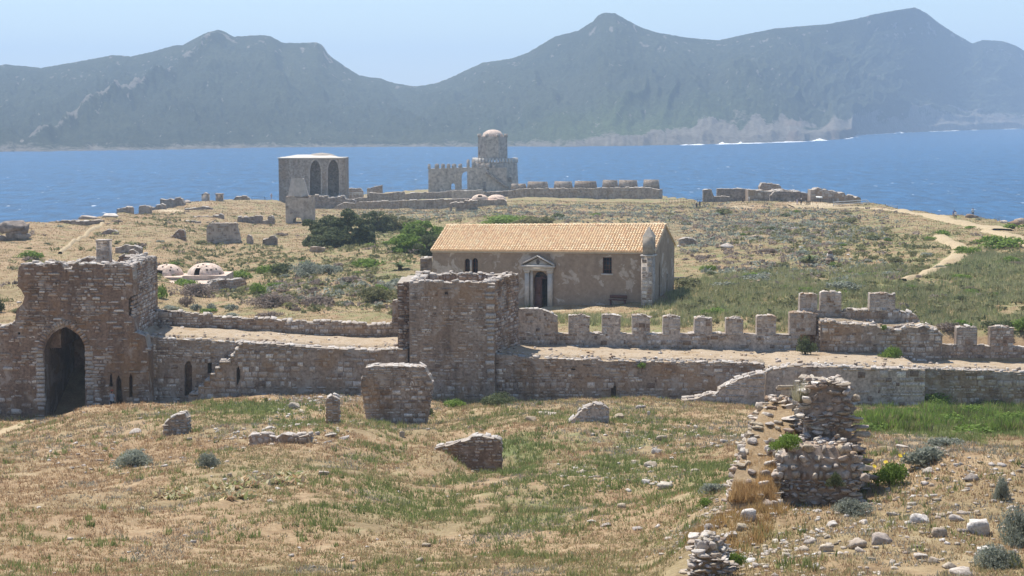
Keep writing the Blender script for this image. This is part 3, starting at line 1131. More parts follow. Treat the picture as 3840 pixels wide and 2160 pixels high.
def cap_stones(face, prof, thick, w=0.4, h=0.16, dep0=0.0, seed=0, cover=0.9, over=0.05, rows=None, jit=0.1, up=0.0):
    r = random.Random(seed + 99)
    S = []
    ps = [p[0] for p in prof]
    pz = [p[1] for p in prof]
    rows = rows or max(1, int(round(thick / (w * 1.1))))
    for k in range(rows):
        s = ps[0]
        while s < ps[-1] - 0.1:
            ww = w * r.uniform(.6, 1.5)
            sc = s + ww / 2
            s += ww
            if sc > ps[-1] or r.random() > cover:
                continue
            zt = float(np.interp(sc, ps, pz))
            z0, z1 = float(np.interp(sc - ww * .4, ps, pz)), float(np.interp(sc + ww * .4, ps, pz))
            if abs(z0 - z1) > 0.7:
                zt = min(z0, z1)
            dd = thick / rows
            hh = h * r.uniform(.5, 1.5)
            sl = math.atan2(z1 - z0, ww * .8) if abs(z0 - z1) < 0.7 else 0
            c = face.at(sc, dep0 + dd * (k + .5) + r.uniform(-.04, .04) - (over if k == 0 else 0), zt + hh * r.uniform(-.15, .35) + up)
            ax = np.array((*face.d * math.cos(sl), math.sin(sl)))
            az = np.array((*(-face.d) * math.sin(sl), math.cos(sl)))
            S.append((ww * .3, frame4(c, ax, (*face.inn, 0), az, ww * .95, dd * r.uniform(.8, 1.1), hh, jit)))
    return S


def gbot(face, dig=0.5, thick=0.0):
    def f(s):
        x, y, _ = face.at(s, 0, 0)
        z = float(tz(np.array(x), np.array(y)))
        if thick:
            x, y, _ = face.at(s, thick, 0)
            z = min(z, float(tz(np.array(x), np.array(y))))
        return z - dig
    cache = {}

    def h(s):
        k = round(s, 1)
        if k not in cache:
            cache[k] = f(k)
        return cache[k]
    return h


def prof_px(face, pts):
    out = []
    for p in pts:
        s, z = face.hit(*p)
        if out and s <= out[-1][0]:
            s = out[-1][0] + 2e-3
        out.append((s, z))
    return out


def wall(name, label, cat, A, B, top, thick, w=0.45, h=0.24, mat='stone', core_mat='mortar', top_mat='rubble_top', holes=(), nparts=300, kind=12,
         rag=0.12, cover=0.85, prot=0.05, cap=True, cap_h=0.16, cap_w=0.42, cap_cover=0.85, root=None, ends='lr', group=None, patch=0.0, zmin=None, seed=None, ds=0.4,
         topz=None, bot=None, dig=0.5, pale_caps=True, core_name='core', collect=None, cap_rows=None, cap_jit=0.1):
    """free-standing stretch of masonry; top given as photo pixels on the wall plane"""
    seed = seed if seed is not None else int(abs(A[0] * 31 + A[1] * 17)) + 3
    face = Face(A, B)
    prof = topz if topz is not None else prof_px(face, top)
    hol = [[face.hit(*p) for p in hh] for hh in holes]
    if rag:
        prof = rag_prof(prof, rag, 0.5, seed)
    bot = bot or gbot(face, dig)
    x, y, _ = face.at(face.L / 2, thick / 2, 0)
    off = np.array([x, y, bot(face.L / 2) + dig])
    own = root is None
    if own:
        root = thing(name, off.tolist(), label, cat, group)
    else:
        off = np.array(root.location)
    mb = core(face, prof, bot, thick, hol, ds)
    mb.build(core_name, [M[core_mat], M[top_mat]], root, off)
    S = face_stones(face, prof, hol, bot, w, h, prot, cover=cover, seed=seed, patch=patch, zmin=zmin)
    if 'r' in ends:
        # right end, seen obliquely
        f2 = Face(face.at(prof[-1][0], 0, 0), face.at(prof[-1][0], min(thick, 4), 0))
        S += face_stones(f2, [(0.05, prof[-1][1]), (f2.L - .05, prof[-1][1])], [], lambda s: bot(prof[-1][0]), w, h, prot, cover=cover, seed=seed + 5)
    if 'l' in ends and thick < 4:
        f3 = Face(face.at(prof[0][0], thick, 0), face.at(prof[0][0], 0, 0))
        S += face_stones(f3, [(0.05, prof[0][1]), (f3.L - .05, prof[0][1])], [], lambda s: bot(prof[0][0]), w, h, prot, cover=cover, seed=seed + 6)
    Cp = cap_stones(face, prof, min(thick, 1.2), cap_w, cap_h, seed=seed, cover=cap_cover, rows=cap_rows, jit=cap_jit) if cap else []
    if thick > 3 and cap:
        Cp += cap_stones(face, prof, 0.7, cap_w, cap_h, dep0=thick - 0.8, seed=seed + 1, cover=cap_cover * .6)
    if collect is not None:
        collect[0].extend(S)
        collect[1].extend(Cp)
    else:
        if pale_caps:
            n1 = int(nparts * 0.75)
            place_stones(root, off, S, M[mat], n1, kind)
            if Cp:
                place_stones(root, off, Cp, M['stone_pale'], nparts - min(n1, len(S)), kind, 'capstone', 'small_capstones')
        else:
            place_stones(root, off, S + Cp, M[mat], nparts, kind)
    return root, face, prof


def mass_top(root, face, prof, thick, n, seed=1, dep0=0.6):
    walkway(root, face, prof, thick)
    """loose stones on the top of a broad wall"""
    r = random.Random(seed)
    S = []
    off = np.array(root.location)
    ps = [p[0] for p in prof]
    pz = [p[1] for p in prof]
    for k in range(n):
        s = r.uniform(ps[0] + .3, ps[-1] - .3)
        dd = dep0 + (thick - dep0 - .5) * r.random() ** 1.8
        z = float(np.interp(s, ps, pz))
        q = r.uniform(.08, .3) * (1 if r.random() < .9 else 1.6)
        S.append((0, frame4(face.at(s, dd, z + .16 + q * .1), (*face.d, 0), (*face.inn, 0), (0, 0, 1), q, q * .8, q * .45, .15, r.uniform(0, 3))))
    joined('loose_stones', [m4 for _, m4 in S[:max(20, n // 3)]], 48, M['stone'], root, off)


def walkway(root, face, prof, thick, d0=0.75, d1=None):
    d1 = d1 or thick - .1
    off = np.array(root.location)
    ss = np.arange(prof[0][0] + .1, prof[-1][0] - .1, .35)
    dd = np.linspace(d0, d1, int((d1 - d0) / .3) + 2)
    S_, D_ = np.meshgrid(ss, dd)
    base = np.interp(ss, [p[0] for p in prof], [p[1] for p in prof])
    base = np.convolve(np.pad(base, 4, mode='edge'), np.ones(9) / 9, 'valid')[None, :]
    X_ = face.A[0] + face.d[0] * S_ + face.inn[0] * D_
    Y_ = face.A[1] + face.d[1] * S_ + face.inn[1] * D_
    Z_ = base + .06 + fbm(X_ / 1.4, Y_ / 1.4, 4, 5) * .22
    Z_[0] -= .3
    V = np.stack([X_, Y_, Z_], -1).reshape(-1, 3)
    idx = np.arange(V.shape[0]).reshape(Z_.shape)
    Fq = np.stack([idx[:-1, :-1], idx[:-1, 1:], idx[1:, 1:], idx[1:, :-1]], -1).reshape(-1, 4)
    link('walkway', np_mesh('walkway', V - off, Fq, [M['walk']], smooth=True), root)
    WALKS.append((face, prof, d0, d1, base[0], ss))


WALKS = []
X3 = lambda px, D: (px - 1920) / F * D * 1.0

# ------------------------------------------------------------------ the cross wall: gate tower
FR_Y = 123.6


def xat(px, D, py=1300):
    return P(px, py, D)[0]


gx0, gx1 = xat(-900, FR_Y), xat(556, FR_Y)
gface = Face((gx0, FR_Y), (gx1, FR_Y))
arch = [(166, 1600), (168, 1400), (166, 1312), (176, 1280), (196, 1252), (222, 1234), (248, 1226), (272, 1240), (296, 1258), (312, 1284), (319, 1312), (320, 1400), (320, 1600)]
gt_top = [(-900, 1240), (-330, 1232), (0, 1228), (30, 1224), (48, 1216), (60, 1205), (66, 1160), (84, 1140), (86, 1100), (76, 1080), (90, 1060), (66, 1040), (62, 1002), (80, 994), (128, 988), (150, 996), (190, 990), (225, 985),
          (238, 1006), (244, 1012), (268, 1011), (276, 988), (310, 992), (345, 987), (400, 996), (440, 990), (494, 1000), (499, 1050), (500, 1246), (522, 1252), (545, 1262), (550, 1290), (556, 1310)]
# outline of the ragged left edge must be a function of s: widen monotonically
gt_top = [(-900, 1240), (-330, 1232), (0, 1228), (30, 1222), (56, 1206), (62, 1150), (66, 1040), (70, 1000), (80, 994)] + gt_top[14:]
root_gate = thing('gate_tower', (gface.at(gface.L * .8, 3, 10.5)), 'ruined square gate tower of rough stone with a tall dark pointed archway', 'tower')
goff = np.array(root_gate.location)
gb = gbot(gface, 0.8)
prof = rag_prof(prof_px(gface, gt_top), 0.42, 0.8, 4)
harch = [gface.hit(*p) for p in arch]
slits = [[(436, 1520), (436, 1425), (444, 1405), (454, 1425), (462, 1520)], [(484, 1490), (484, 1415), (490, 1400), (497, 1415), (497, 1490)], [(410, 1450), (412, 1408), (418, 1400), (424, 1450)]]
hslit = [[gface.hit(*p) for p in h_] for h_ in slits]
sq = [[gface.hit(*p) for p in h_] for h_ in [[(50, 1170), (50, 1060), (78, 1085), (92, 1112), (84, 1140)], [(482, 1180), (482, 1120), (510, 1100), (510, 1200)], [(152, 1342), (152, 1334), (162, 1334), (162, 1342)], [(66, 1255), (66, 1246), (76, 1246), (76, 1255)]]]
core(gface, prof, gb, 1.5, [harch] + hslit + sq, 0.4).build('core', [M['mortar_red'], M['rubble_top']], root_gate, goff)
# passage block behind the arch, and an end wall added to keep daylight out of it
s_l, s_r = gface.hit(-900, 1300)[0], gface.hit(500.6, 1300)[0]
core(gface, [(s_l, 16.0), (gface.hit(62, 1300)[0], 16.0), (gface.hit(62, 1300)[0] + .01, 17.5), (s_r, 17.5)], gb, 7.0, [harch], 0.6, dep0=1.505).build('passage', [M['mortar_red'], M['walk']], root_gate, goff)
core(gface, [(s_l, 15.9), (s_r, 15.9), (s_r + .01, 17.3), (s_r + .02, 17.3)], gb, 0.8, [], 2.0, dep0=8.51).build('added_end_wall', [M['mortar_red'], M['walk']], root_gate, goff)
core(gface, [(s_r + .002, 16.1), (gface.L, 15.2)], gb, 6.5, [], 0.6, dep0=1.505).build('lower_block', [M['mortar'], M['walk']], root_gate, goff)
for h_ in hslit:
    ss = [p[0] for p in h_]
    zz_ = [p[1] for p in h_]
    mbp = MB()
    mbp.box(gface.at((min(ss) + max(ss)) / 2, 0.9, (min(zz_) + max(zz_)) / 2), (max(ss) - min(ss) + .3, 0.2, max(zz_) - min(zz_) + .3))
    mbp.build('slit_back', [M['mortar_red']], root_gate, goff)
S = face_stones(gface, prof, [harch] + hslit + sq, gb, 0.48, 0.21, 0.13, depth=.34, cover=0.9, seed=11, patch=0.35)
# upper side faces of the tower
zt = lambda py, D: P(0, py, D)[2]
sL, sR = s_r, s_r
fr = Face(gface.at(s_r - 0.01, 1.5, 0), gface.at(s_r - 0.01, 8.9, 0))
topr = rag_prof([(0, zt(994, 125)), (1.2, zt(985, 126)), (1.5, zt(992, 127)), (2.6, zt(975, 128)), (4.0, zt(966, 130)), (5.0, zt(964, 131)), (7.4, zt(961, 132.5))], .1, .5, 8)
core(fr, topr, lambda s: 15.0, 1.4, [], 0.5).build('side_wall', [M['mortar_red'], M['rubble_top']], root_gate, goff)
frs = Face(gface.at(s_r - 0.006, .02, 0), gface.at(s_r - 0.006, 8.9, 0))
S += face_stones(frs, [(0, topr[0][1] + .05)] + [(a_ + 1.48, z_) for a_, z_ in topr], [], lambda s: 15.0, 0.5, 0.22, 0.09, cover=.96, seed=13)
Cp = cap_stones(fr, topr, 1.4, .45, .18, seed=3)
fb = Face(gface.at(gface.hit(70, 1300)[0], 7.5, 0), gface.at(s_r - 1.42, 7.5, 0))
topb = rag_prof([(0, zt(985, 131)), (1.5, zt(990, 131)), (3.5, zt(968, 131)), (5, zt(975, 131)), (5.6, zt(990, 131)), (6.2, zt(962, 131)), (8, zt(958, 131)), (fb.L, zt(962, 131))], .15, .5, 9)
core(fb, topb, lambda s: 15.0, 1.4, [], 0.5).build('rear_wall', [M['mortar_red'], M['rubble_top']], root_gate, goff)
S += face_stones(fb, topb, [], lambda s: 19.5, 0.45, 0.2, 0.08, cover=.9, seed=14, zmin=19.6)
Cp += cap_stones(fb, topb, 1.4, .45, .18, seed=5)
fl = Face(gface.at(gface.hit(70, 1300)[0] + 1.4, 7.5, 0), gface.at(gface.hit(70, 1300)[0] + 1.4, 1.5, 0))
core(fl, [(0, zt(985, 131)), (6.0, zt(994, 125))], lambda s: 15.0, 1.4, [], 0.5).build('left_wall', [M['mortar_red'], M['rubble_top']], root_gate, goff)
core(Face(gface.at(gface.hit(70, 1300)[0] + 1.5, 1.6, 0), gface.at(s_r - 1.5, 1.6, 0)), [(0, 20.4), (s_r - gface.hit(70, 1300)[0] - 3.1, 20.2)], lambda s: 17.0, 5.8, [], 1.0).build('tower_fill', [M['mortar_red'], M['walk']], root_gate, goff)
Cp += cap_stones(gface, prof, 1.5, .42, .17, seed=7)
random.shuffle(S)
place_stones(root_gate, goff, S[:len(S) * 2 // 5], M['stone_red'], 100, 48)
place_stones(root_gate, goff, S[len(S) * 2 // 5:], M['stone'], 130, 48, 'stone', 'small_grey_stones')
place_stones(root_gate, goff, Cp, M['stone_pale'], 60, 48, 'capstone', 'small_capstones')
# dressed jamb quoins and arch ring
for side, pxs in ((-1, 150), (1, 336)):
    z = 10.4
    while z < 18.6 - 3.6:
        hh = random.uniform(.28, .45)
        ww = random.uniform(.45, .75)
        s = gface.hit(pxs, 1400)[0] - side * 0.02
        m4 = frame4(gface.at(s, 0.1, z + hh / 2), (1, 0, 0), (0, 1, 0), (0, 0, 1), ww, .34, hh - .03, .01)
        m4[:3, 3] -= goff
        link('jamb_stone', umesh(12, random.randrange(14), M['stone_pale'], 'jamb_stone'), root_gate, mat=Matrix(m4.tolist()))
        z += hh
ring = [gface.hit(*p) for p in [(152, 1318), (154, 1292), (162, 1268), (176, 1247), (194, 1230), (214, 1217), (234, 1208), (258, 1212), (280, 1226), (300, 1244), (316, 1266), (328, 1292), (332, 1318)]]
for (s0, z0), (s1, z1) in zip(ring[:-1], ring[1:]):
    for t in (0.25, 0.75):
        s, z = s0 + (s1 - s0) * t, z0 + (z1 - z0) * t
        a = math.atan2(z1 - z0, s1 - s0)
        m4 = frame4(gface.at(s, 0.12, z), (math.cos(a), 0, math.sin(a)), (0, 1, 0), (-math.sin(a), 0, math.cos(a)), math.dist((s0, z0), (s1, z1)) * .47, .44, .42, .01)
        m4[:3, 3] -= goff
        link('voussoir', umesh(12, random.randrange(14), M['stone_red'], 'voussoir'), root_gate, mat=Matrix(m4.tolist()))
# square pier standing on the tower top
cpx = xat(400, 129)
mbp = MB()
zb_, ztp = 20.2, zt(903, 129)
mbp.box((cpx, 129, (zb_ + ztp) / 2), (1.02, 0.95, ztp - zb_))
mbp.box((cpx, 129, ztp + .05), (1.1, 1.03, 0.1), m=0)
pier = mbp.build('square_pier', [M['mortar_pale']], root_gate, goff)
fpp = Face((cpx - .52, 128.51), (cpx + .52, 128.51))
Sx = face_stones(fpp, [(0, ztp), (fpp.L, ztp)], [], lambda s: zb_, .3, .2, .03, depth=.1, seed=2)
for sz, m4 in Sx:
    q = m4.copy()
    q[:3, 3] -= goff
    link('stone', umesh(12, random.randrange(14), M['stone'], 'stone'), pier, mat=Matrix(q.tolist()))

# ------------------------------------------------------------------ left rampart (behind the stepped wall) with its rear parapet
LY = 125.4
A, B = (xat(556, LY) + .01, LY), (xat(1540, LY), LY)
rt, lf, lp = wall('rampart_wall', 'long rampart with broad pale walkway between the gate tower and the middle tower', 'wall', A, B,
                  [(556, 1262), (640, 1272), (760, 1272), (850, 1284), (905, 1282), (1000, 1288), (1150, 1300), (1280, 1308), (1400, 1312), (1540, 1300)], 5.6, top_mat='walk', nparts=150, rag=0.06,
                  holes=[[(692, 1485), (692, 1372), (700, 1355), (712, 1355), (720, 1372), (720, 1485)], [(778, 1400), (778, 1360), (794, 1360), (794, 1400)]], cap_cover=.55, cap_h=.12, patch=.2, seed=21)
mass_top(rt, lf, lp, 5.6, 260, 4)
mbp = MB()
s0, z0 = lf.hit(706, 1420)
mbp.box(lf.at(s0, .9, z0), (1.2, .2, 3.5))
mbp.build('slit_back', [M['mortar_red']], rt, np.array(rt.location))
PY = 131.2
pf = Face((xat(560, PY), PY), (xat(1520, PY), PY))
wall('parapet', '', '', (xat(560, PY), PY), (xat(1520, PY), PY), [(560, 1166), (640, 1168), (760, 1180), (860, 1192), (980, 1196), (1100, 1206), (1260, 1208), (1400, 1218), (1466, 1216), (1470, 1200), (1472, 1128), (1516, 1118), (1520, 1118)],
     0.75, root=rt, nparts=140, rag=.08, bot=lambda s: 14.0, core_name='parapet', seed=31, cap_rows=1, cap_h=.2, w=.5)

# stepped ruin wall built against the rampart
SY = 124.35
A, B = (xat(706, SY), SY), (xat(1530, SY), SY)
steps = [(706, 1484), (712, 1472), (742, 1470), (744, 1444), (764, 1442), (766, 1424), (786, 1422), (788, 1400), (804, 1398), (806, 1376), (822, 1374), (824, 1353), (862, 1352), (864, 1330), (878, 1328), (880, 1306), (894, 1304), (896, 1288), (908, 1286), (912, 1284),
         (1000, 1290), (1150, 1302), (1280, 1310), (1400, 1314), (1530, 1310)]
stw = wall('stepped_wall', 'facing wall with a stair-like broken left edge built against the rampart', 'wall', A, B, steps, 1.0, nparts=300, rag=0, patch=.3, cap_cover=.7, cap_h=.13, seed=41,
     holes=[[(887, 1450), (886, 1392), (893, 1370), (901, 1392), (902, 1420)]], cap_rows=2)

for (a_, b_), (c_, d_) in zip(steps[:-1], steps[1:]):
    if abs(b_ - d_) < 4 and c_ < 912:      # one tread of the broken edge: a pale bonding stone
        s1_, z1_ = stw[1].hit((a_ + c_) / 2 + 2, b_ + 5)
        ww_ = (c_ - a_) / F * SY * 1.15
        m4 = frame4(stw[1].at(s1_, .3, z1_), (1, 0, 0), (0, 1, 0), (0, 0, 1), ww_, .8, .26, .03)
        m4[:3, 3] -= np.array(stw[0].location)
        link('step_stone', umesh(12, random.randrange(14), M['stone_pale'], 'step_stone'), stw[0], mat=Matrix(m4.tolist()))

# ------------------------------------------------------------------ middle tower
TY = 124.0
FL, FR = (xat(1534, TY), TY), (xat(1856, TY), TY)
BR, BL = (xat(1944, 130.2, 1040), 130.2), (xat(1566, 130.6, 1040), 130.6)
tface = Face(FL, FR)
root_mid = thing('wall_tower', tface.at(tface.L / 2, 3, 11.2), 'square open-topped stone tower in the middle of the cross wall', 'tower')
moff = np.array(root_mid.location)
tb = gbot(tface, .6)
tp = rag_prof(prof_px(tface, [(1534, 1060), (1600, 1056), (1680, 1062), (1760, 1058), (1856, 1066)]), .16, .5, 3)
hh_ = [[tface.hit(*p) for p in [(1668, 1104), (1668, 1094), (1680, 1094), (1680, 1104)]]]
core(tface, tp, tb, 1.0, hh_, .4).build('core', [M['mortar'], M['rubble_top']], root_mid, moff)
Sf = face_stones(tface, tp, hh_, tb, .42, .2, .05, cover=.86, seed=51, patch=.3)
Cp = cap_stones(tface, tp, 1.0, .42, .17, seed=8)
ztop = tface.hit(1700, 1060)[1]
f2 = Face(tface.at(tface.L - .002, 1.001, 0), BR)
p2 = rag_prof([(0, ztop), (f2.L, ztop + .1)], .1, .5, 5)
core(f2, p2, lambda s: 12.0, 1.0, [], .5).build('side_wall', [M['mortar_red'], M['rubble_top']], root_mid, moff)
Ss = face_stones(f2, p2, [], lambda s: 12.0, .42, .22, .12, cover=.9, seed=52, jit=.05)
Cp += cap_stones(f2, p2, 1.0, .42, .18, seed=9)
f3 = Face(tface.at(0, 1.001, 0), BL)
f3i = Face((BL[0], BL[1]), tface.at(0, 1.001, 0))
p3 = rag_prof([(0, ztop + .15), (f3i.L, ztop)], .1, .5, 6)
core(f3i, p3, lambda s: 12.0, 1.0, [], .5).build('left_wall', [M['mortar_red'], M['rubble_top']], root_mid, moff)
Cp += cap_stones(f3i, p3, 1.0, .42, .18, seed=10)
f4 = Face((BL[0] + 1.0, BL[1] - 1.0), (BR[0] - 1.0, BR[1] - 1.0))
p4 = rag_prof([(0, ztop + .1), (f4.L, ztop + .15)], .1, .5, 7)
core(f4, p4, lambda s: 12.0, 1.0, [], .5).build('rear_wall', [M['mortar_red'], M['rubble_top']], root_mid, moff)
Ss += face_stones(f4, p4, [], lambda s: ztop - 1, .4, .2, .06, seed=53, zmin=ztop - .8)
Cp += cap_stones(f4, p4, 1.0, .42, .18, seed=11)
core(Face(tface.at(1.02, 1.02, 0), tface.at(tface.L - 1.02, 1.02, 0)), [(0, ztop - .75), (tface.L - 2.04, ztop - .7)], lambda s: 12.0, 4.0, [], 1).build('tower_fill', [M['mortar'], M['walk']], root_mid, moff)
# ragged rubble edge left of the front face
f5 = Face((xat(1490, 124.9), 124.9), (xat(1545, 124.9), 124.9))
p5 = rag_prof(prof_px(f5, [(1490, 1062), (1545, 1056)]), .15, .3, 2)
core(f5, p5, lambda s: 12.0, 5, [], .4).build('broken_side', [M['mortar_red'], M['rubble_top']], root_mid, moff)
Ss += face_stones(f5, p5, [], lambda s: 12.5, .35, .2, .18, seed=54, jit=.08)
place_stones(root_mid, moff, Sf, M['stone'], 170, 48)
place_stones(root_mid, moff, Ss, M['stone_red'], 80, 48, 'stone', 'small_side_stones')
place_stones(root_mid, moff, Cp, M['stone_pale'], 50, 48, 'capstone', 'small_capstones')
z = 12.5
while z < ztop - .3:      # corner quoins
    hh = random.uniform(.25, .45)
    m4 = frame4(tface.at(tface.L - random.uniform(.3, .42), .1, z + hh / 2), (1, 0, 0), (0, 1, 0), (0, 0, 1), random.uniform(.5, .85), .36, hh - .04, .015)
    m4[:3, 3] -= moff
    link('quoin', umesh(12, random.randrange(14), M['stone_pale'], 'quoin'), root_mid, mat=Matrix(m4.tolist()))
    z += hh * random.choice([1, 1, 1.6])

# ------------------------------------------------------------------ right rampart with crenellated parapet
RY = 124.8
A, B = (xat(1858, RY), RY), (xat(2880, RY), RY)
rt, rf, rp = wall('rampart_wall', 'rampart right of the middle tower with a crenellated parapet of seven merlons', 'wall', A, B,
                  [(1858, 1330), (1930, 1334), (1985, 1342), (2100, 1346), (2300, 1354), (2500, 1358), (2600, 1358), (2700, 1360), (2880, 1366)], 6.2, top_mat='walk', nparts=180, rag=.07, cap_cover=.75, cap_h=.14, patch=.25, seed=61,
                  holes=[[(2291, 1500), (2291, 1447), (2310, 1447), (2310, 1500)], [(2142, 1388), (2142, 1382), (2158, 1382), (2158, 1388)]])
mass_top(rt, rf, rp, 6.2, 420, 5)
mbp = MB()
s0, z0 = rf.hit(2300, 1480)
mbp.box(rf.at(s0, .9, z0), (.8, .2, 2.2))
mbp.build('niche_back', [M['mortar_red']], rt, np.array(rt.location))
PY = 131.2
sill = lambda px: np.interp(px, [1900, 2120, 2700, 2962], [1248, 1252, 1254, 1254])
A, B = (xat(1906, PY, 1250), PY), (xat(3000, PY, 1250), PY)
tops = [(1906, 1168), (1930, 1162), (1960, 1158), (2030, 1160), (2060, 1172), (2091, 1186), (2093, 1250), (3000, 1254)]
cr = wall('crenellated_parapet', '', '', A, B, tops, 0.7, root=rt, nparts=40, rag=.03, bot=lambda s: 12.6, core_name='parapet_base', seed=71, cap_rows=1, cap_h=.1, cap_cover=.6, core_mat='mortar_pale', patch=.35, cover=.75)
MER = [(2133, 2211, 1183), (2258, 2327, 1180), (2371, 2438, 1181), (2487, 2552, 1186), (2604, 2671, 1190), (2723, 2787, 1193), (2838, 2911, 1184)]


def merlon(root, x0, x1, yt, yb, D, th=.7, seed=0, core_mat='mortar_pale', mat='stone', name='merlon', cover=.7):
    off = np.array(root.location)
    fc = Face((xat(x0, D, yt), D + .003), (xat(x1, D, yt), D + .003))
    z0 = P(x0, yb, D)[2] - .02
    z1 = P(x0, yt, D)[2]
    r = random.Random(seed)
    L = fc.L
    pr = [(0, z1 - r.uniform(.0, .14)), (L * .12, z1 - r.uniform(0, .08)), (L * .3, z1), (L * .5, z1 - r.uniform(0, .1)), (L * .52, z1 + r.uniform(0, .06)), (L * .8, z1 - r.uniform(0, .1)), (L * .88, z1 - r.uniform(.0, .16)), (L, z1 - r.uniform(.0, .3))]
    mb = core(fc, pr, lambda s: z0, th - .006, [], .3)
    for i, v_ in enumerate(mb.V):
        n_ = fbm(np.array(v_[0] * 1.3), np.array(v_[2] * 1.3 + seed), 2, 3) - .5
        mb.V[i] = (v_[0] + n_ * .09, v_[1], v_[2])
    o = mb.build(name, [M[core_mat], M['stone_pale']], root, off)
    S = face_stones(fc, pr, [], lambda s: z0, .34, .19, .035, depth=.12, cover=cover, seed=seed, zmin=z0 + .02) + cap_stones(fc, pr, th, .34, .1, seed=seed, rows=2)
    for sz, m4 in S:
        q = m4.copy()
        q[:3, 3] -= off
        link('stone', umesh(12, random.randrange(14), M[mat if sz > .2 or random.random() < .6 else 'stone_pale'], 'stone'), o, mat=Matrix(q.tolist()))
    return o


for i, (a, b_, t) in enumerate(MER):
    merlon(rt, a, b_, t, sill((a + b_) / 2), PY, seed=80 + i)
merlon(rt, 2962, 3062, 1172, 1254, PY, seed=90)

# ------------------------------------------------------------------ square bastion with three taller merlons
BY = 130.1
A, B = (xat(3078, BY, 1210), BY), (xat(3534, BY, 1230), BY)
rt, bf, bp = wall('bastion', 'low square bastion on the cross wall with three tall broken merlons at its rear', 'bastion', A, B,
                  [(3078, 1208), (3120, 1204), (3190, 1214), (3260, 1220), (3330, 1230), (3370, 1240), (3400, 1226), (3470, 1220), (3490, 1240), (3515, 1236), (3534, 1262)], 3.2, top_mat='walk', nparts=160, rag=.22, patch=.25, seed=101,
                  bot=lambda s: 12.4, cap_h=.18)
mass_top(rt, bf, bp, 2.4, 60, 6)
BD = 132.4
A, B = (xat(3000, BD, 1160), BD), (xat(3450, BD, 1190), BD)
wall('rear_parapet', '', '', A, B, [(3000, 1170), (3060, 1166), (3160, 1170), (3190, 1160), (3250, 1164), (3358, 1160), (3380, 1168), (3410, 1172), (3440, 1186), (3450, 1204)], .75, root=rt, nparts=60, rag=.06, bot=lambda s: 14.5, core_name='rear_parapet', seed=103, cap_rows=1)
for i, (a, b_, t, y0) in enumerate([(3000, 3066, 1102, 1168), (3079, 3155, 1094, 1170), (3262, 3357, 1100, 1166)]):
    merlon(rt, a, b_, t, y0, BD, .75, 110 + i)

# far right rampart
A, B = (xat(3440, 126.6, 1390), 126.6), (xat(4500, 126.6, 1390), 126.6)
rt, rf, rp = wall('rampart_wall', 'shaded recessed rampart at the right edge behind bright green creepers', 'wall', A, B,
                  [(3440, 1384), (3560, 1388), (3700, 1392), (3840, 1396), (4200, 1400), (4500, 1402)], 4.4, top_mat='walk', nparts=200, rag=.06, patch=.2, seed=121)
mass_top(rt, rf, rp, 4.4, 160, 7)
A, B = (xat(3532, PY, 1290), PY), (xat(4500, PY, 1290), PY)
wall('parapet', '', '', A, B, [(3532, 1292), (3840, 1302), (4500, 1310)], .7, root=rt, nparts=60, rag=.03, bot=lambda s: 12.4, core_name='parapet_base', seed=123, cap_rows=1, cap_h=.1, mat='stone_red')
for i, (a, b_, t) in enumerate([(3588, 3665, 1227), (3714, 3802, 1225), (3862, 3940, 1230)]):
    merlon(rt, a, b_, t, 1294 + (a - 3588) * .03, PY, .7, 130 + i, 'mortar', 'stone_red', cover=.85)

# projecting stretch of rampart between ramp and recess
A, B = (xat(2872, 123.2, 1390), 123.2), (xat(3470, 123.2, 1390), 123.2)
rt, rf, rp = wall('rampart_wall', 'pale ashlar-faced rampart stretch behind the tall foreground ruin', 'wall', A, B,
                  [(2872, 1400), (2890, 1388), (2960, 1374), (3100, 1376), (3300, 1384), (3440, 1386), (3470, 1390)], 8.0, top_mat='walk', nparts=280, rag=.06, patch=.3, seed=141, mat='stone', core_mat='mortar_pale', w=.6, h=.3)
mass_top(rt, rf, rp, 8.0, 260, 8)

# ramp up to the walkway
A, B = (xat(2560, 122.4, 1500), 122.4), (xat(2868, 122.4, 1400), 122.4)
wall('ramp', 'sloping stone ramp rising rightwards to the wall walk, pale grey face', 'ramp', A, B, [(2560, 1502), (2610, 1496), (2660, 1478), (2720, 1448), (2780, 1420), (2840, 1402), (2868, 1400)], 1.2, nparts=180, rag=.05, patch=.3, pale_caps=False,
     mat='stone_pale', core_mat='mortar_pale', seed=151, cap_h=.14, top_mat='rubble_top', w=.4, h=.2)

# ------------------------------------------------------------------ foreground ruins
D = 109
trap = wall('wall_fragment', 'trapezoid wall fragment of grey rubble standing before the cross wall', 'ruin', (xat(1345, D, 1450), D), (xat(1628, D, 1450), D),
     [(1352, 1440), (1362, 1396), (1370, 1380), (1400, 1372), (1590, 1376), (1604, 1402), (1622, 1436)], 1.3, nparts=300, rag=.05, w=.34, h=.19, prot=.07, cover=.9, kind=48, seed=201, cap_h=.08)
for o_ in trap[0].children:
    kz = lambda z: .80 + .20 * min(max((z + .2) / 3.2, 0), 1)
    if o_.name.startswith(('core', 'small')):
        for v_ in o_.data.vertices:
            v_.co.x *= kz(v_.co.z)
    else:
        mw = o_.matrix_basis.copy()
        mw.translation.x *= kz(mw.translation.z)
        o_.matrix_basis = mw
D = 100
wall('wall_stump', 'slim upright stump of stone wall left of the trapezoid fragment', 'ruin', (xat(1222, D), D), (xat(1268, D, 1450), D), [(1222, 1500), (1230, 1490), (1250, 1486), (1268, 1500)], .8, nparts=120, w=.28, h=.14, kind=48, prot=.09, seed=211)
D = 101
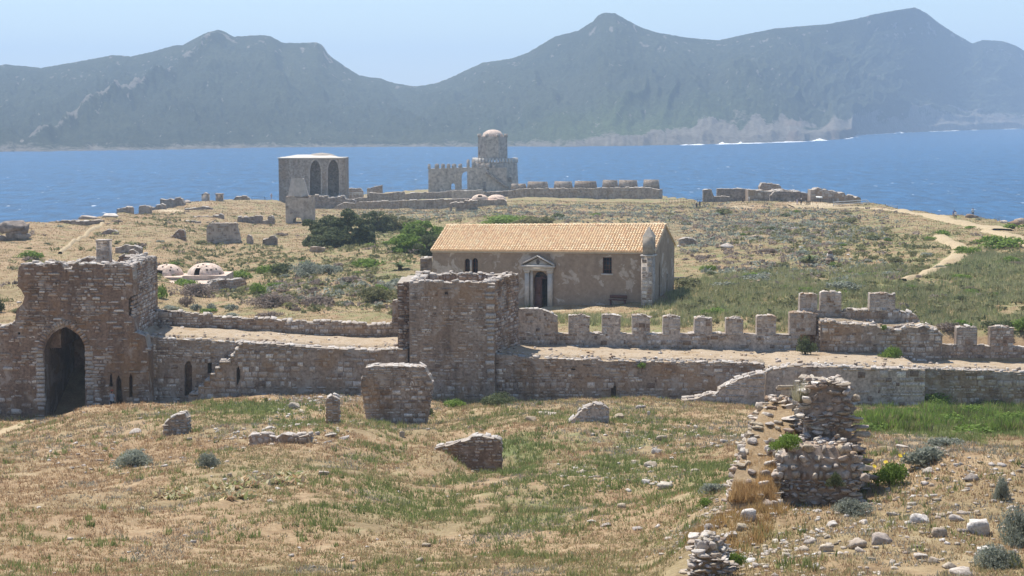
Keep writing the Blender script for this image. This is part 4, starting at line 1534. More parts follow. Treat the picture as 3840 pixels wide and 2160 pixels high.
wall('wall_fragment', 'small grey wedge of wall with broken sloping left edge on the meadow', 'ruin', (xat(2128, D, 1550), D), (xat(2284, D, 1550), D),
     [(2128, 1590), (2138, 1580), (2166, 1560), (2170, 1548), (2192, 1536), (2196, 1530), (2222, 1522), (2250, 1516), (2270, 1526), (2284, 1540)], .9, nparts=200, rag=.04, w=.3, h=.17, kind=48, mat='stone_pale', core_mat='mortar_pale', seed=221, cap_h=.16)
D = 87.5
wall('wall_fragment', 'brown half-buried wall fragment in a grassy hollow with a pale flat coping', 'ruin', (xat(1630, D, 1700), D), (xat(1882, D, 1700), D),
     [(1630, 1690), (1640, 1680), (1680, 1672), (1720, 1660), (1752, 1652), (1770, 1638), (1800, 1636), (1840, 1644), (1870, 1648), (1882, 1662)], .9, nparts=260, rag=.03, w=.3, h=.17, kind=48, mat='stone_red', core_mat='mortar_red', seed=231, cap_h=.12, dig=1.6)
D = 97
wall('rubble_stump', 'low heap-like stump of white and grey stones on the left meadow', 'ruin', (xat(612, D, 1590), D), (xat(700, D, 1590), D), [(612, 1596), (634, 1572), (660, 1556), (690, 1552), (700, 1566)], 1.1, nparts=110, rag=.12, w=.3, h=.16, kind=48, mat='stone_near', seed=241, prot=.12)
D = 90
wall('low_wall', 'line of low broken walling half lost in dry grass on the left meadow', 'ruin', (xat(935, D, 1640), D), (xat(1165, D, 1640), D), [(935, 1634), (1000, 1630), (1040, 1648), (1060, 1628), (1120, 1640), (1165, 1628)], .7, nparts=140, rag=.2, w=.34, h=.16, kind=48, mat='stone_near', seed=251, prot=.1)



def rubble_pier(name, label, levels, nparts=300, mat='stone_near', w=.34, h=.11, seed=1, core_mat='mortar', kind=96, fill=True, root=None, pal2='stone', cover=.985):
    """levels: list of (z, [(x,y)...]) ground plan corners of the heap at each height"""
    r = random.Random(seed)
    z0 = levels[0][0]
    base = np.mean(np.array(levels[0][1]), 0)
    if root is None:
        root = thing(name, (base[0], base[1], z0 + .3), label, 'ruin')
    off = np.array(root.location)

    def outline(z, inset=0.0):
        zs = [l[0] for l in levels]
        k = min(max(np.searchsorted(zs, z) - 1, 0), len(zs) - 2)
        t = min(max((z - zs[k]) / (zs[k + 1] - zs[k]), 0), 1)
        a = np.array(levels[k][1]) * (1 - t) + np.array(levels[k + 1][1]) * t
        c = a.mean(0)
        if inset:
            dv = a - c
            ln = np.linalg.norm(dv, axis=1)[:, None]
            a = c + dv * np.maximum(ln - inset, 0.02) / ln
        return a
    mb = MB()
    zs = np.linspace(z0, levels[-1][0] - .06, 16)
    rings = [outline(z, .13) for z in zs]
    n = len(rings[0])
    for a, b_, za, zb in zip(rings[:-1], rings[1:], zs[:-1], zs[1:]):
        for i in range(n):
            j = (i + 1) % n
            mb.quad((*a[i], za), (*a[j], za), (*b_[j], zb), (*b_[i], zb))
    c = rings[-1].mean(0)
    for i in range(n):
        mb.tri((*rings[-1][i], zs[-1]), (*rings[-1][(i + 1) % n], zs[-1]), (*c, zs[-1]))
    mb.build('core', [M[core_mat]], root, off)
    S = []
    z = z0
    while z < levels[-1][0]:
        hh = h * r.choice([.5, .8, 1, 1.3, 1.7, 2.3]) * r.uniform(.85, 1.15)
        a = outline(z + hh / 2)
        for i in range(n):
            p, q = a[i], a[(i + 1) % n]
            L = np.linalg.norm(q - p)
            d = (q - p) / (L + 1e-9)
            nn = np.array([d[1], -d[0]])
            s = r.uniform(-.1, .05)
            while s < L:
                ww = w * r.choice([.35, .5, .7, 1.0, 1.4]) * r.uniform(.8, 1.2) * (1 + (hh / h - 1) * .3)
                if r.random() > cover:
                    s += ww
                    continue
                dp = r.uniform(.2, .34)
                pr = r.uniform(-.05, .11) + (.14 if r.random() < .12 else 0)
                cc = p + d * (s + ww / 2) + nn * (pr - dp / 2)
                S.append((ww * hh, frame4((cc[0], cc[1], z + hh / 2 + r.uniform(-.04, .04)), (*d, 0), (*nn, 0), (0, 0, 1), ww * r.uniform(.8, 1), dp, hh * r.uniform(.75, 1.1), .13, r.uniform(-.45, .45))))
                s += ww
        z += hh
    if fill:
        zs_ = levels[-1][0]
        a = outline(zs_)
        c = a.mean(0)
        for k in range(40):
            t, u = r.random(), r.random()
            i = r.randrange(n)
            p = a[i] * (1 - t) + a[(i + 1) % n] * t
            p = c + (p - c) * math.sqrt(u)
            ww = w * r.uniform(.4, 1.1)
            S.append((ww * h, frame4((*p, zs_ + r.uniform(-.05, .12)), (1, 0, 0), (0, 1, 0), (0, 0, 1), ww, ww * .7, h * r.uniform(.6, 1.4), .12, r.uniform(0, 3))))
    r.shuffle(S)
    k_ = len(S) // 3
    place_stones(root, off, S[k_:], M[mat], int(nparts * .67), kind)
    place_stones(root, off, S[:k_], M[pal2], int(nparts * .33), kind, 'stone', 'small_dark_stones')
    return root


def quadpx(y, D, xl, xr, dep, sk=0.0):
    """plan corners at photo row y: front edge xl..xr at distance D, depth dep"""
    a = P(xl, y, D)
    b_ = P(xr, y, D)
    return (a[2], [(a[0], a[1]), (b_[0], b_[1]), (b_[0] + sk, b_[1] + dep), (a[0] + sk, a[1] + dep)])


RUIN = rubble_pier('ruined_pier', 'tall crumbling pier of loose flat stones in the right foreground', sorted([
    quadpx(1960, 45.6, 2960, 3235, 1.7), quadpx(1800, 45.6, 2985, 3232, 1.6), quadpx(1700, 45.8, 3000, 3226, 1.5), quadpx(1600, 45.9, 3020, 3200, 1.35),
    quadpx(1540, 46.0, 3004, 3198, 1.2), quadpx(1480, 46.1, 3002, 3190, 1.1), quadpx(1440, 46.2, 3030, 3170, .9)], key=lambda q: q[0]), 300, seed=301, w=.36, h=.085)
rubble_pier('rubble_block', 'squat block of white and grey rubble in front of the tall crumbling pier', sorted([
    quadpx(1960, 44.0, 2880, 3226, 1.6), quadpx(1860, 44.0, 2900, 3224, 1.6), quadpx(1780, 44.1, 2918, 3226, 1.5), quadpx(1720, 44.2, 2926, 3216, 1.4), quadpx(1672, 44.4, 2960, 3190, 1.1)], key=lambda q: q[0]), 300, seed=302, w=.24, h=.10)
SLOPE = rubble_pier('rubble_slope', 'crumbling stone slope with dry grass descending leftwards from the tall pier', sorted([
    quadpx(2100, 43.0, 2700, 2930, 5.9, 1.2), quadpx(1900, 43.2, 2718, 2930, 5.6, 1.2), quadpx(1840, 43.8, 2732, 2935, 5.0, 1.0), quadpx(1740, 44.9, 2764, 2950, 4.0, .8), quadpx(1660, 45.9, 2796, 2960, 3.0, .6), quadpx(1590, 46.8, 2822, 2985, 2.1, .4), quadpx(1540, 47.5, 2856, 3000, 1.3, .2),
    quadpx(1508, 48.0, 2884, 3010, .8, .1)], key=lambda q: q[0]), 260, seed=303, w=.24, h=.10, core_mat='soil', cover=.46)
rubble_pier('low_ruin', 'weathered wall base with brown grass at the bottom edge of the meadow', sorted([quadpx(2240, 35.4, 2582, 2740, 2.0, .3), quadpx(2120, 35.6, 2590, 2715, 1.6, .3), quadpx(2060, 35.8, 2606, 2690, 1.1, .2), quadpx(2035, 36.0, 2625, 2672, .6, .1)], key=lambda q: q[0]), 120, seed=321, w=.26, h=.10, core_mat='soil')
rubble_pier('stone_bank', 'bank of pale stones and grass along the right edge', sorted([quadpx(1790, 50.5, 3500, 3990, 1.5), quadpx(1745, 50.8, 3560, 3990, 1.1), quadpx(1728, 51, 3640, 3990, .8)], key=lambda q: q[0]), 220, seed=331, w=.4, h=.13, core_mat='mortar_pale')
# ------------------------------------------------------------------ church
def plaster(name, a, b2, c2, sc=0.55, dark_base=None):
    m, nt, b = new_mat(name)
    v, gp = pos(nt)
    n1 = noise(nt, v, sc, 6, 0.68, 0.6)
    n2 = noise(nt, v, 2.6, 6, 0.7)
    c = ramp(nt, n1, [(0.36, a), (0.55, a), (0.585, b2), (0.64, b2), (0.70, c2)])
    c = mix(nt, 1.0, c, ramp(nt, n2, [(0.3, g(0.78)), (0.7, g(1.18))]), 'MULTIPLY')
    sv_, _ = pos(nt, (0.8, 0.8, 0.15))
    c = mix(nt, ramp(nt, noise(nt, sv_, 1.0, 5), [(0.52, g(0)), (0.7, g(0.35))]), c, (0.12, 0.09, 0.075))
    nt.links.new(c, b.inputs['Base Color'])
    bumpn(nt, b, n2, 0.4, 0.04)
    return m


M['church_plaster'] = plaster('weathered_brown_plaster', (0.36, 0.275, 0.205), (0.54, 0.46, 0.385), (0.44, 0.345, 0.265))
M['pale_dressed'] = flat_mat('pale_dressed_limestone', (0.60, 0.55, 0.49), 0.8, 0.1, 3)
M['door_wood'] = flat_mat('faded_maroon_wood', (0.17, 0.085, 0.07), 0.7, 0.12, 6)
M['window_wood'] = flat_mat('red_brown_window_wood', (0.14, 0.05, 0.04), 0.6, 0.12, 6)
M['dark_inside'] = flat_mat('painted_interior_shade', (0.03, 0.025, 0.022), 0.95, 0.1, 2)  # near-black colour stands in for the shade inside openings
m, nt, b = new_mat('window_glass')
b.inputs['Base Color'].default_value = (0.03, 0.035, 0.04, 1)
b.inputs['Roughness'].default_value = 0.12
b.inputs['Specular IOR Level'].default_value = 0.5
M['glass'] = m
m, nt, b = new_mat('terracotta_tile')
v, gp = pos(nt)
f = rnd_piece(nt, gp)
c = ramp(nt, f, [(0, (0.74, 0.49, 0.29)), (0.3, (0.88, 0.68, 0.43)), (0.6, (0.80, 0.56, 0.34)), (0.85, (0.92, 0.77, 0.53)), (1, (0.70, 0.44, 0.26))])
c = mix(nt, 1.0, c, ramp(nt, noise(nt, v, 3, 4), [(0.3, g(0.85)), (0.7, g(1.12))]), 'MULTIPLY')
nt.links.new(c, b.inputs['Base Color'])
M['tile'] = m

CFL, CFR = (-8.0, 164.6), (13.75, 157.5)
cf = Face(CFL, CFR)
CL, CW = cf.L, 8.7
church = thing('church', cf.at(CL / 2, CW / 2, 13.9), 'long plastered chapel with orange tiled roof and white pedimented doorway', 'church')
co = np.array(church.location)
hz = lambda px, py: cf.hit(px, py)
ez0, ez1 = hz(1622, 938)[1], hz(2455, 944)[1]
door_h = [hz(*p) for p in [(2000, 1200), (2000, 1046), (2003, 1034), (2010, 1024), (2018, 1019), (2027, 1018), (2036, 1020), (2045, 1026), (2052, 1036), (2055, 1048), (2055, 1200)]]


def arched(x0, x1, y0, y1):
    xm = (x0 + x1) / 2
    w = (x1 - x0) / 2
    return [hz(*p) for p in [(x0, y1), (x0, y0 + w), (x0 + w * .3, y0 + w * .35), (xm, y0), (x1 - w * .3, y0 + w * .35), (x1, y0 + w), (x1, y1)]]


win_a, win_b = arched(1742, 1762, 969, 1024), arched(1770, 1792, 967, 1024)
win_r = [hz(*p) for p in [(2260, 1026), (2260, 965), (2294, 965), (2294, 1026)]]
door_h[0] = (door_h[0][0], 13.35)
door_h[-1] = (door_h[-1][0], 13.35)
cbot = lambda s: 12.4
mb = core(cf, [(0, ez0), (CL, ez1)], cbot, 0.7, [door_h, win_a, win_b, win_r], 0.5)
mb.build('wall', [M['church_plaster'], M['church_plaster']], church, co)
gf = Face(cf.at(CL - .004, 0.704, 0), cf.at(CL - .004, CW, 0))
rz = hz(2460, 944)[1]
ridge_z0, ridge_z1 = P(1672, 846, 168.8)[2], P(2508, 841, 161.8)[2]
mid = CW / 2 - .704
slp = (ridge_z1 - ez1) / (CW / 2)
gable_prof = [(0, ez1 + .704 * slp - .05), (mid, ridge_z1 - .08), (gf.L, ez1)]
slit1 = [(mid * .30, 13.5), (mid * .30, 17.9), (mid * .38, 18.6), (mid * .46, 17.9), (mid * .46, 13.5)]
slit2 = [(gf.L * .56, 14.0), (gf.L * .56, 17.0), (gf.L * .62, 17.0), (gf.L * .62, 14.0)]
core(gf, gable_prof, cbot, 0.7, [slit1, slit2], .5).build('gable_wall', [M['church_plaster'], M['church_plaster']], church, co)
lf_ = Face(cf.at(0.004, CW, 0), cf.at(0.004, 0.704, 0))
core(lf_, [(0, ez0), (CW / 2, ridge_z0 - .08), (lf_.L, ez0 + .6 * slp)], cbot, 0.7, [], .5).build('gable_wall', [M['church_plaster'], M['church_plaster']], church, co)
bf_ = Face(cf.at(CL - .71, CW, 0), cf.at(.71, CW, 0))
core(bf_, [(0, ez1), (bf_.L, ez0)], cbot, 0.7, [], 2).build('wall', [M['church_plaster'], M['church_plaster']], church, co)
# interior floor and slit backs, near-black to stand for the shade indoors
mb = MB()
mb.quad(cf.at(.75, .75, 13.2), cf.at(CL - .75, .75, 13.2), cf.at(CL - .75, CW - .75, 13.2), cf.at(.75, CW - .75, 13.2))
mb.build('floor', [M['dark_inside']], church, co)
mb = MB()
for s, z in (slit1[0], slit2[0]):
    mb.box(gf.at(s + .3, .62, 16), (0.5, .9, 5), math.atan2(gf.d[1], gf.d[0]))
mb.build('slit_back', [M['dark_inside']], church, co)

# roof: slab, tiles, ridge
ev = 0.28


def roof_pt(s, t, side=1, lift=0.0):
    """t 0 at the eave .. 1 at the ridge"""
    k = s / CL
    ez = ez0 + (ez1 - ez0) * k + .02
    rz_ = ridge_z0 + (ridge_z1 - ridge_z0) * k
    d0 = -ev if side > 0 else CW + ev
    dep = d0 + (CW / 2 - d0) * t
    return np.array(cf.at(s, dep, ez + (rz_ - ez) * t + lift))


mb = MB()
s0, s1 = -.12, CL + .12
for side in (1, -1):
    a, b_, c_, d_ = [tuple(roof_pt(s, t, side)) for s, t in ((s0, 0), (s1, 0), (s1, 1), (s0, 1))]
    a2, b2, c2, d2 = [tuple(roof_pt(s, t, side, -.1)) for s, t in ((s0, 0), (s1, 0), (s1, 1), (s0, 1))]
    mb.quad(a, b_, c_, d_)
    mb.quad(b2, a2, d2, c2)
    mb.quad(a2, b2, b_, a)
    mb.quad(b2, c2, c_, b_)
    mb.quad(d2, a2, a, d_)
roof = mb.build('roof', [M['tile']], church, co)
tv, tf = [], []
for j, (yy, rr, zo) in enumerate([(-.5, .5, .22), (.5, .42, 0)]):
    for k in range(7):
        a = math.pi * k / 6
        tv.append((math.cos(a) * rr, yy, math.sin(a) * rr + zo))
for k in range(6):
    tf.append((k + 1, k, 7 + k, 8 + k))
tv.append((0, -.5, .0))
tme_V, tme_F = np.array(tv), np.array(tf)
tile_me = np_mesh('roof_tile', tme_V, tme_F, [M['tile']])
NC, NR = 84, 16
slope_len = float(np.linalg.norm(roof_pt(5, 1) - roof_pt(5, 0)))
TT = []
for side in (1, -1):
    up_ = roof_pt(5, 1, side) - roof_pt(5, 0, side)
    up_ /= np.linalg.norm(up_)
    ax = roof_pt(9, 0, side) - roof_pt(5, 0, side)
    ax /= np.linalg.norm(ax)
    nn = np.cross(ax, up_)
    if nn[2] < 0:
        nn = -nn
    for i in range(NC):
        for j in range(NR):
            s = s0 + (i + .5) * (s1 - s0) / NC
            t = (j + .5) / NR
            c = roof_pt(s, t, side) + nn * .03 + ax * random.gauss(0, .006)
            m4 = np.eye(4)
            m4[:3, 0] = ax * .235
            m4[:3, 1] = up_ * slope_len / NR * 1.18
            m4[:3, 2] = nn * .21 * random.uniform(.9, 1.1)
            m4[:3, 3] = c - co
            TT.append((side > 0, -j, m4))
front = [t for t in TT if t[0]]
front.sort(key=lambda t: -t[1])
for _, _, m4 in front[:290]:
    link('roof_tile', tile_me, roof, mat=Matrix(m4.tolist()))
rest = [t[2] for t in front[290:]] + [t[2] for t in TT if not t[0]]
Vs = np.concatenate([tme_V @ m4[:3, :3].T + m4[:3, 3] for m4 in rest])
Fs = np.concatenate([tme_F + i * len(tme_V) for i in range(len(rest))])
o = link('upper_roof_tiles', np_mesh('upper_roof_tiles', Vs, Fs, [M['tile']]), roof)
o['kind'] = 'stuff'
for i in range(56):
    s = s0 + (i + .5) * (s1 - s0) / 56
    m4 = np.eye(4)
    ax = np.array((*cf.d, 0))
    m4[:3, 0] = np.array((*cf.inn, 0)) * .34
    m4[:3, 1] = ax * .46
    m4[:3, 2] = np.array((0, 0, 1)) * .26
    m4[:3, 3] = roof_pt(s, 1) + np.array((0, 0, .0)) - co
    link('ridge_tile', tile_me, roof, mat=Matrix(m4.tolist()))
mb = MB()
a_ = math.atan2(cf.d[1], cf.d[0])
k_ = (ez1 - ez0) / CL
mb.quad(cf.at(-.05, -.14, ez0 - .22), cf.at(CL - 1.2, -.14, ez1 - .22), cf.at(CL - 1.2, -.14, ez1 - .06), cf.at(-.05, -.14, ez0 - .06))
mb.quad(cf.at(-.05, -.003, ez0 - .24), cf.at(CL - 1.2, -.003, ez1 - .24), cf.at(CL - 1.2, -.14, ez1 - .22), cf.at(-.05, -.14, ez0 - .22))
mb.build('cornice', [M['pale_dressed']], church, co)


def bx(mb, s0, s1, d0, d1, z0, z1, fc=cf):
    """box in face coordinates"""
    mb.box(fc.at((s0 + s1) / 2, (d0 + d1) / 2, (z0 + z1) / 2), (s1 - s0, d1 - d0, z1 - z0), math.atan2(fc.d[1], fc.d[0]))


def window(hole, nx, ny, name='window', arch=False):
    ss = [p[0] for p in hole]
    zs = [p[1] for p in hole]
    a, b_, c_, d_ = min(ss), max(ss), min(zs), max(zs)
    mb = MB()
    bx(mb, a, b_, .30, .36, c_, d_)
    w = mb.build(name, [M['glass']], church, co)
    mb = MB()
    bx(mb, a, a + .08, .18, .27, c_, d_)
    bx(mb, b_ - .08, b_, .18, .27, c_, d_)
    bx(mb, a + .08, b_ - .08, .18, .27, c_, c_ + .08)
    if not arch:
        bx(mb, a + .08, b_ - .08, .18, .27, d_ - .08, d_)
    mb.build('frame', [M['window_wood']], w, (0, 0, 0))
    for i in range(1, nx):
        mb = MB()
        q = a + (b_ - a) * i / nx
        bx(mb, q - .02, q + .02, .2, .25, c_ + .08, d_ - .08)
        mb.build('glazing_bar', [M['window_wood']], w)
    for i in range(1, ny):
        mb = MB()
        q = c_ + (d_ - c_) * i / ny
        bx(mb, a + .08, b_ - .08, .205, .245, q - .02, q + .02)
        mb.build('glazing_bar', [M['window_wood']], w)
    # children were built in world coordinates: shift them by the thing's origin
    for ch in w.children:
        ch.location = tuple(-co)
    return w


window(win_a, 2, 3, arch=True)
window(win_b, 2, 3, arch=True)
window(win_r, 3, 4)
mb = MB()
s_, z_ = hz(1766, 1000)
bx(mb, s_ - .1, s_ + .1, -.02, .3, hz(1766, 1024)[1], hz(1766, 975)[1])
mb.build('window_mullion', [M['pale_dressed']], church, co)
mb = MB()
bx(mb, hz(2255, 1000)[0], hz(2299, 1000)[0], -.06, .12, hz(2270, 1032)[1], hz(2270, 1026)[1])
mb.build('window_sill', [M['pale_dressed']], church, co)
# doorway
dl, dr = hz(2000, 1100)[0], hz(2055, 1100)[0]
dmid = hz(2029, 1100)[0]
zsp = hz(2027, 1046)[1]
ztopd = hz(2027, 1018)[1]
mb = MB()
bx(mb, dl, dmid, .35, .42, 13.3, zsp)
door = mb.build('door', [M['door_wood']], church, co)
for q0, q1 in ((.08, .47), (.53, .92)):
    mb = MB()
    bx(mb, dl + .1, dmid - .1, .325, .35, 13.4 + (zsp - 13.4) * q0, 13.4 + (zsp - 13.4) * q1)
    o = mb.build('door_panel', [M['door_wood']], door)
    o.location = tuple(-co)
mb = MB()
bx(mb, dl, dr, .33, .44, zsp, zsp + .12)
mb.build('transom', [M['door_wood']], church, co)
mb = MB()
bx(mb, dl, dr, .40, .44, zsp + .12, ztopd)
fan = mb.build('fanlight', [M['glass']], church, co)
for an in (30, 60, 90, 120, 150):
    mb = MB()
    a = R(an)
    L_ = .62
    q0 = np.array(cf.at(dmid, .37, zsp + .12))
    q1 = np.array(cf.at(dmid + math.cos(a) * L_, .37, zsp + .12 + math.sin(a) * L_))
    mb.tube([q0, q1], .022, 4)
    o = mb.build('fanlight_bar', [M['window_wood']], fan)
    o.location = tuple(-co)
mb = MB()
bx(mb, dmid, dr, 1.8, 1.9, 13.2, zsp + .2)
mb.build('door_shade_panel', [M['dark_inside']], church, co)  # near-black panel painted as the shade beyond the open door half
# portal: jambs, columns, entablature, pediment
portal = thing('portal', cf.at(dmid, 0, 13.4), None, None)
portal.parent = church
portal.location = tuple(np.array(cf.at(dmid, 0, 13.4)) - co)
po = np.array(cf.at(dmid, 0, 13.4))
for a, b_ in ((1972, 1987), (2057, 2074)):
    sa, sb = hz(a, 1080)[0], hz(b_, 1080)[0]
    zc0, zc1 = 13.3, hz(2020, 1014)[1]
    mb = MB()
    bx(mb, sa, sb, -.38, .0, zc0 + .5, zc1 - .2)
    bx(mb, sa - .06, sb + .06, -.46, .0, zc0, zc0 + .5)
    bx(mb, sa - .06, sb + .06, -.45, .0, zc1 - .2, zc1)
    mb.build('column', [M['pale_dressed']], portal, po)
for a, b_ in ((1989, 1999), (2056, 2059)):
    mb = MB()
    bx(mb, hz(a, 1080)[0], hz(b_, 1080)[0], -.14, -.002, 13.3, hz(2020, 1014)[1] - .003)
    mb.build('jamb', [M['pale_dressed']], portal, po)
mb = MB()
ea, eb = hz(1966, 1000)[0], hz(2078, 1000)[0]
z0_, z1_ = hz(2020, 1014)[1], hz(2020, 1002)[1]
bx(mb, ea, eb, -.46, .0, z0_, z1_)
z2_ = hz(2020, 993)[1]
bx(mb, ea - .16, eb + .16, -.62, .0, z1_ + .002, z2_)
mb.build('entablature', [M['pale_dressed']], portal, po)
pa, pb = hz(1962, 992)[0], hz(2080, 992)[0]
pm, zp_ = hz(2021, 961)
mb = MB()
fr_ = lambda s, d_, z: cf.at(s, d_, z)
mb.prism([(pa + .3, z2_ + .002), (pb - .3, z2_ + .002), (pm, zp_ - .14)], -.3, 0.0, fr_)
mb.build('tympanum', [M['pale_dressed']], portal, po)
for (sa, za), (sb, zb2) in (((pa - .05, z2_), (pm, zp_)), ((pm, zp_), (pb + .05, z2_))):
    mb = MB()
    mb.prism([(sa, za + .003), (sb, zb2 + (-.16 if sb > pm else -.16) * 0), (sb, zb2 + .13), (sa, za + .13)] if False else [(sa, za + .004), (sb, zb2 - .02 if sa < sb and zb2 > za else zb2 + .004), (sb, zb2 + .14), (sa, za + .14)], -.62, .0, fr_)
    mb.build('raking_cornice', [M['pale_dressed']], portal, po)
mb = MB()
ms_, mz_ = hz(2021, 981)
ring_ = [(ms_ + .17 * math.cos(t), mz_ + .26 * math.sin(t)) for t in np.linspace(0, 2 * math.pi, 13)[:-1]]
mb.prism(ring_, -.36, -.3, fr_)
M['dark_stone'] = flat_mat('dark_grey_relief_stone', (0.14, 0.12, 0.115), .8, .2, 9)
mb.build('medallion', [M['dark_stone']], portal, po)

# belfry pier at the right corner
bp_ = MB()
ps0, ps1 = CL - 1.08, CL + .03
zl_ = hz(2420, 957)[1]
bx(bp_, ps0, ps1, -1.1, -.003, 12.6, zl_)
belfry = bp_.build('belfry', [M['mortar_pale']], church, co)
fcb = Face(cf.at(ps0, -1.1, 0), cf.at(ps1, -1.1, 0))
for sz, m4 in face_stones(fcb, [(0, zl_), (fcb.L, zl_)], [], lambda s: 13.3, .42, .26, .03, depth=.14, cover=.85, seed=7):
    q = m4.copy()
    q[:3, 3] -= co
    link('stone', umesh(12, random.randrange(14), M['stone_pale' if random.random() < .15 else 'stone'], 'stone'), belfry, mat=Matrix(q.tolist()))
mb = MB()
bx(mb, ps0 - .1, ps1 + .12, -1.22, .35, zl_, zl_ + .1)
mb.build('ledge', [M['pale_dressed']], church, co)
zt_ = hz(2428, 886)[1]
mb = MB()
bx(mb, ps0 + .1, ps1 - .05, -1.0, -.45, zl_ + .102, zt_)
bx(mb, ps0 + .1, ps1 - .05, -.05, .32, zl_ + .102, zt_)
bx(mb, ps0 + .1, ps1 - .05, -.449, -.051, zt_ - .5, zt_ - .003)
M['turret_stone'] = flat_mat('grey_buff_turret_stone', (0.47, 0.41, 0.34), .9, .15, 4, 0, .3)
mb.build('bell_turret', [M['turret_stone']], church, co)
mb = MB()
q = [cf.at(s, d_, zt_ + .003) for s, d_ in ((ps0 + .06, -1.04), (ps1 - .01, -1.04), (ps1 - .01, .36), (ps0 + .06, .36))]
ap = cf.at((ps0 + ps1) / 2, -.34, hz(2441, 848)[1])
for i in range(4):
    mb.tri(q[i], q[(i + 1) % 4], ap)
mb.quad(*q[::-1])
mb.build('turret_roof', [M['turret_stone']], church, co)

# bench beside the wall
bs0, bs1 = hz(2290, 1120)[0], hz(2354, 1120)[0]
t = thing('bench', cf.at((bs0 + bs1) / 2, -.6, 13.9), 'dark brown wooden bench standing against the chapel wall', 'bench')
to = np.array(t.location)
zb0 = hz(2320, 1110)[1]
mb = MB(); bx(mb, bs0, bs1, -.85, -.35, zb0 - .35, zb0 - .28); mb.build('seat', [M['door_wood']], t, to)
mb = MB(); bx(mb, bs0, bs1, -.33, -.28, zb0 - .2, zb0 + .12); mb.build('backrest', [M['door_wood']], t, to)
for q in (bs0 + .1, bs1 - .18):
    mb = MB(); bx(mb, q, q + .08, -.8, -.3, 13.2, zb0 - .352); mb.build('leg', [M['door_wood']], t, to)
# dark iron frame by the far right corner
x_, y_, z_ = P(2560, 1112, 168.5)
M['iron'] = flat_mat('dark_iron', (0.03, 0.03, 0.03), .6, .2, 5)
zf = float(tz(np.array(x_), np.array(y_)))
t = thing('handcart', (x_, y_, zf), 'small dark handcart with a tilted handle by the far corner of the chapel', 'cart')
mb = MB(); mb.box((-.3, 0, .55), (1.2, .7, .4), .2); mb.build('tray', [M['iron']], t)
mb = MB(); mb.tube([(.2, .2, .6), (.9, .25, .95), (1.0, -.2, .95), (.2, -.25, .6)], .04, 5); mb.build('handle', [M['iron']], t)
for sx in (-.6, 0):
    mb = MB(); mb.tube([(sx, -.36, .02), (sx, -.36, .5)], .05, 5); mb.build('leg', [M['iron']], t)

# ------------------------------------------------------------------ domed bath house
bh = thing('bath_house', (X3(760, 196), 196, 12.3), 'old bath house with two pinkish lime-plastered domes pierced by small holes', 'bath house')
bo = np.array(bh.location)


def dome(pxc, pyb, pyt, rpx, D, name, nholes, hatch, parent, off, mat='dome_plaster'):
    cx, cy, z0 = P(pxc, pyb, D)
    zt2 = P(pxc, pyt, D)[2]
    Rr = rpx / F * D
    H = zt2 - z0
    n, k = 36, 14
    V, Fq = [], []
    for i in range(k + 1):
        a = math.pi / 2 * i / k
        rr = Rr * math.cos(a) ** 0.85 if i < k else 0.001
        for j in range(n):
            t = 2 * math.pi * j / n
            wob = 1 + .015 * math.sin(5 * t + i)
            V.append((cx + rr * math.cos(t) * wob, cy + rr * math.sin(t) * wob, z0 + H * math.sin(a)))
    for i in range(k):
        for j in range(n):
            t = math.degrees(2 * math.pi * (j + .5) / n) % 360
            if hatch and hatch[0] < t < hatch[1] and hatch[2] <= i < hatch[3]:
                continue
            Fq.append((i * n + j, i * n + (j + 1) % n, (i + 1) * n + (j + 1) % n, (i + 1) * n + j))
    o = link(name, np_mesh(name, np.array(V) - off, np.array(Fq), [M[mat]], smooth=True), parent)
    r_ = random.Random(int(pxc))
    for (ta, ia) in nholes:
        t, a = R(ta), math.pi / 2 * ia
        rr = Rr * math.cos(a) ** .85
        p = Vector((cx + rr * math.cos(t), cy + rr * math.sin(t), z0 + H * math.sin(a)))
        nn = Vector((math.cos(t) * math.cos(a), math.sin(t) * math.cos(a), math.sin(a) * 1.2)).normalized()
        mb = MB()
        mb.tube([p - nn * .1, p + nn * .04], .11, 7)
        c_ = [tuple(p + nn * .03 + (nn.orthogonal().normalized() * math.cos(q) + nn.cross(nn.orthogonal().normalized()) * math.sin(q)) * .1) for q in np.linspace(0, 2 * math.pi, 7)[:-1]]
        for i in range(1, 5):
            mb.tri(c_[0], c_[i], c_[i + 1])
        mb.build('vent_shade_stud', [M['dark_inside']], o, off)  # dark stud on the shell, the shade of a hole put into its colour
    return o


dome(772, 1036, 986, 70, 197, 'dome', [(262, .75), (285, .62), (300, .40), (322, .42), (285, .40), (330, .15), (240, .62)], (236, 262, 1, 7), bh, bo)
dome(630, 1040, 990, 60, 199, 'dome', [(270, .85), (300, .62), (292, .42), (328, .42), (250, .65)], (225, 258, 0, 6), bh, bo)
f1 = Face((X3(684, 194.6), 194.6), (X3(846, 194.6), 194.6))
core(f1, prof_px(f1, [(684, 1034), (846, 1034)]), gbot(f1, .5), 5.4, [], 1).build('drum', [M['plaster_grey'], M['dome_plaster']], bh, bo)
f1 = Face((X3(560, 195.6), 195.6), (X3(683.5, 195.6), 195.6))
core(f1, prof_px(f1, [(560, 1040), (683, 1040)]), gbot(f1, .5), 5.0, [], 1).build('drum', [M['plaster_grey'], M['dome_plaster']], bh, bo)
f1 = Face((X3(540, 190.5), 190.5), (X3(790, 190.5), 190.5))
core(f1, prof_px(f1, [(540, 1066), (790, 1064)]), gbot(f1, .5), 4.0, [], 1).build('lower_vault', [M['plaster_grey'], M['dome_plaster']], bh, bo)
f1 = Face((X3(785, 189.5), 189.5), (X3(925, 193.5), 193.5))
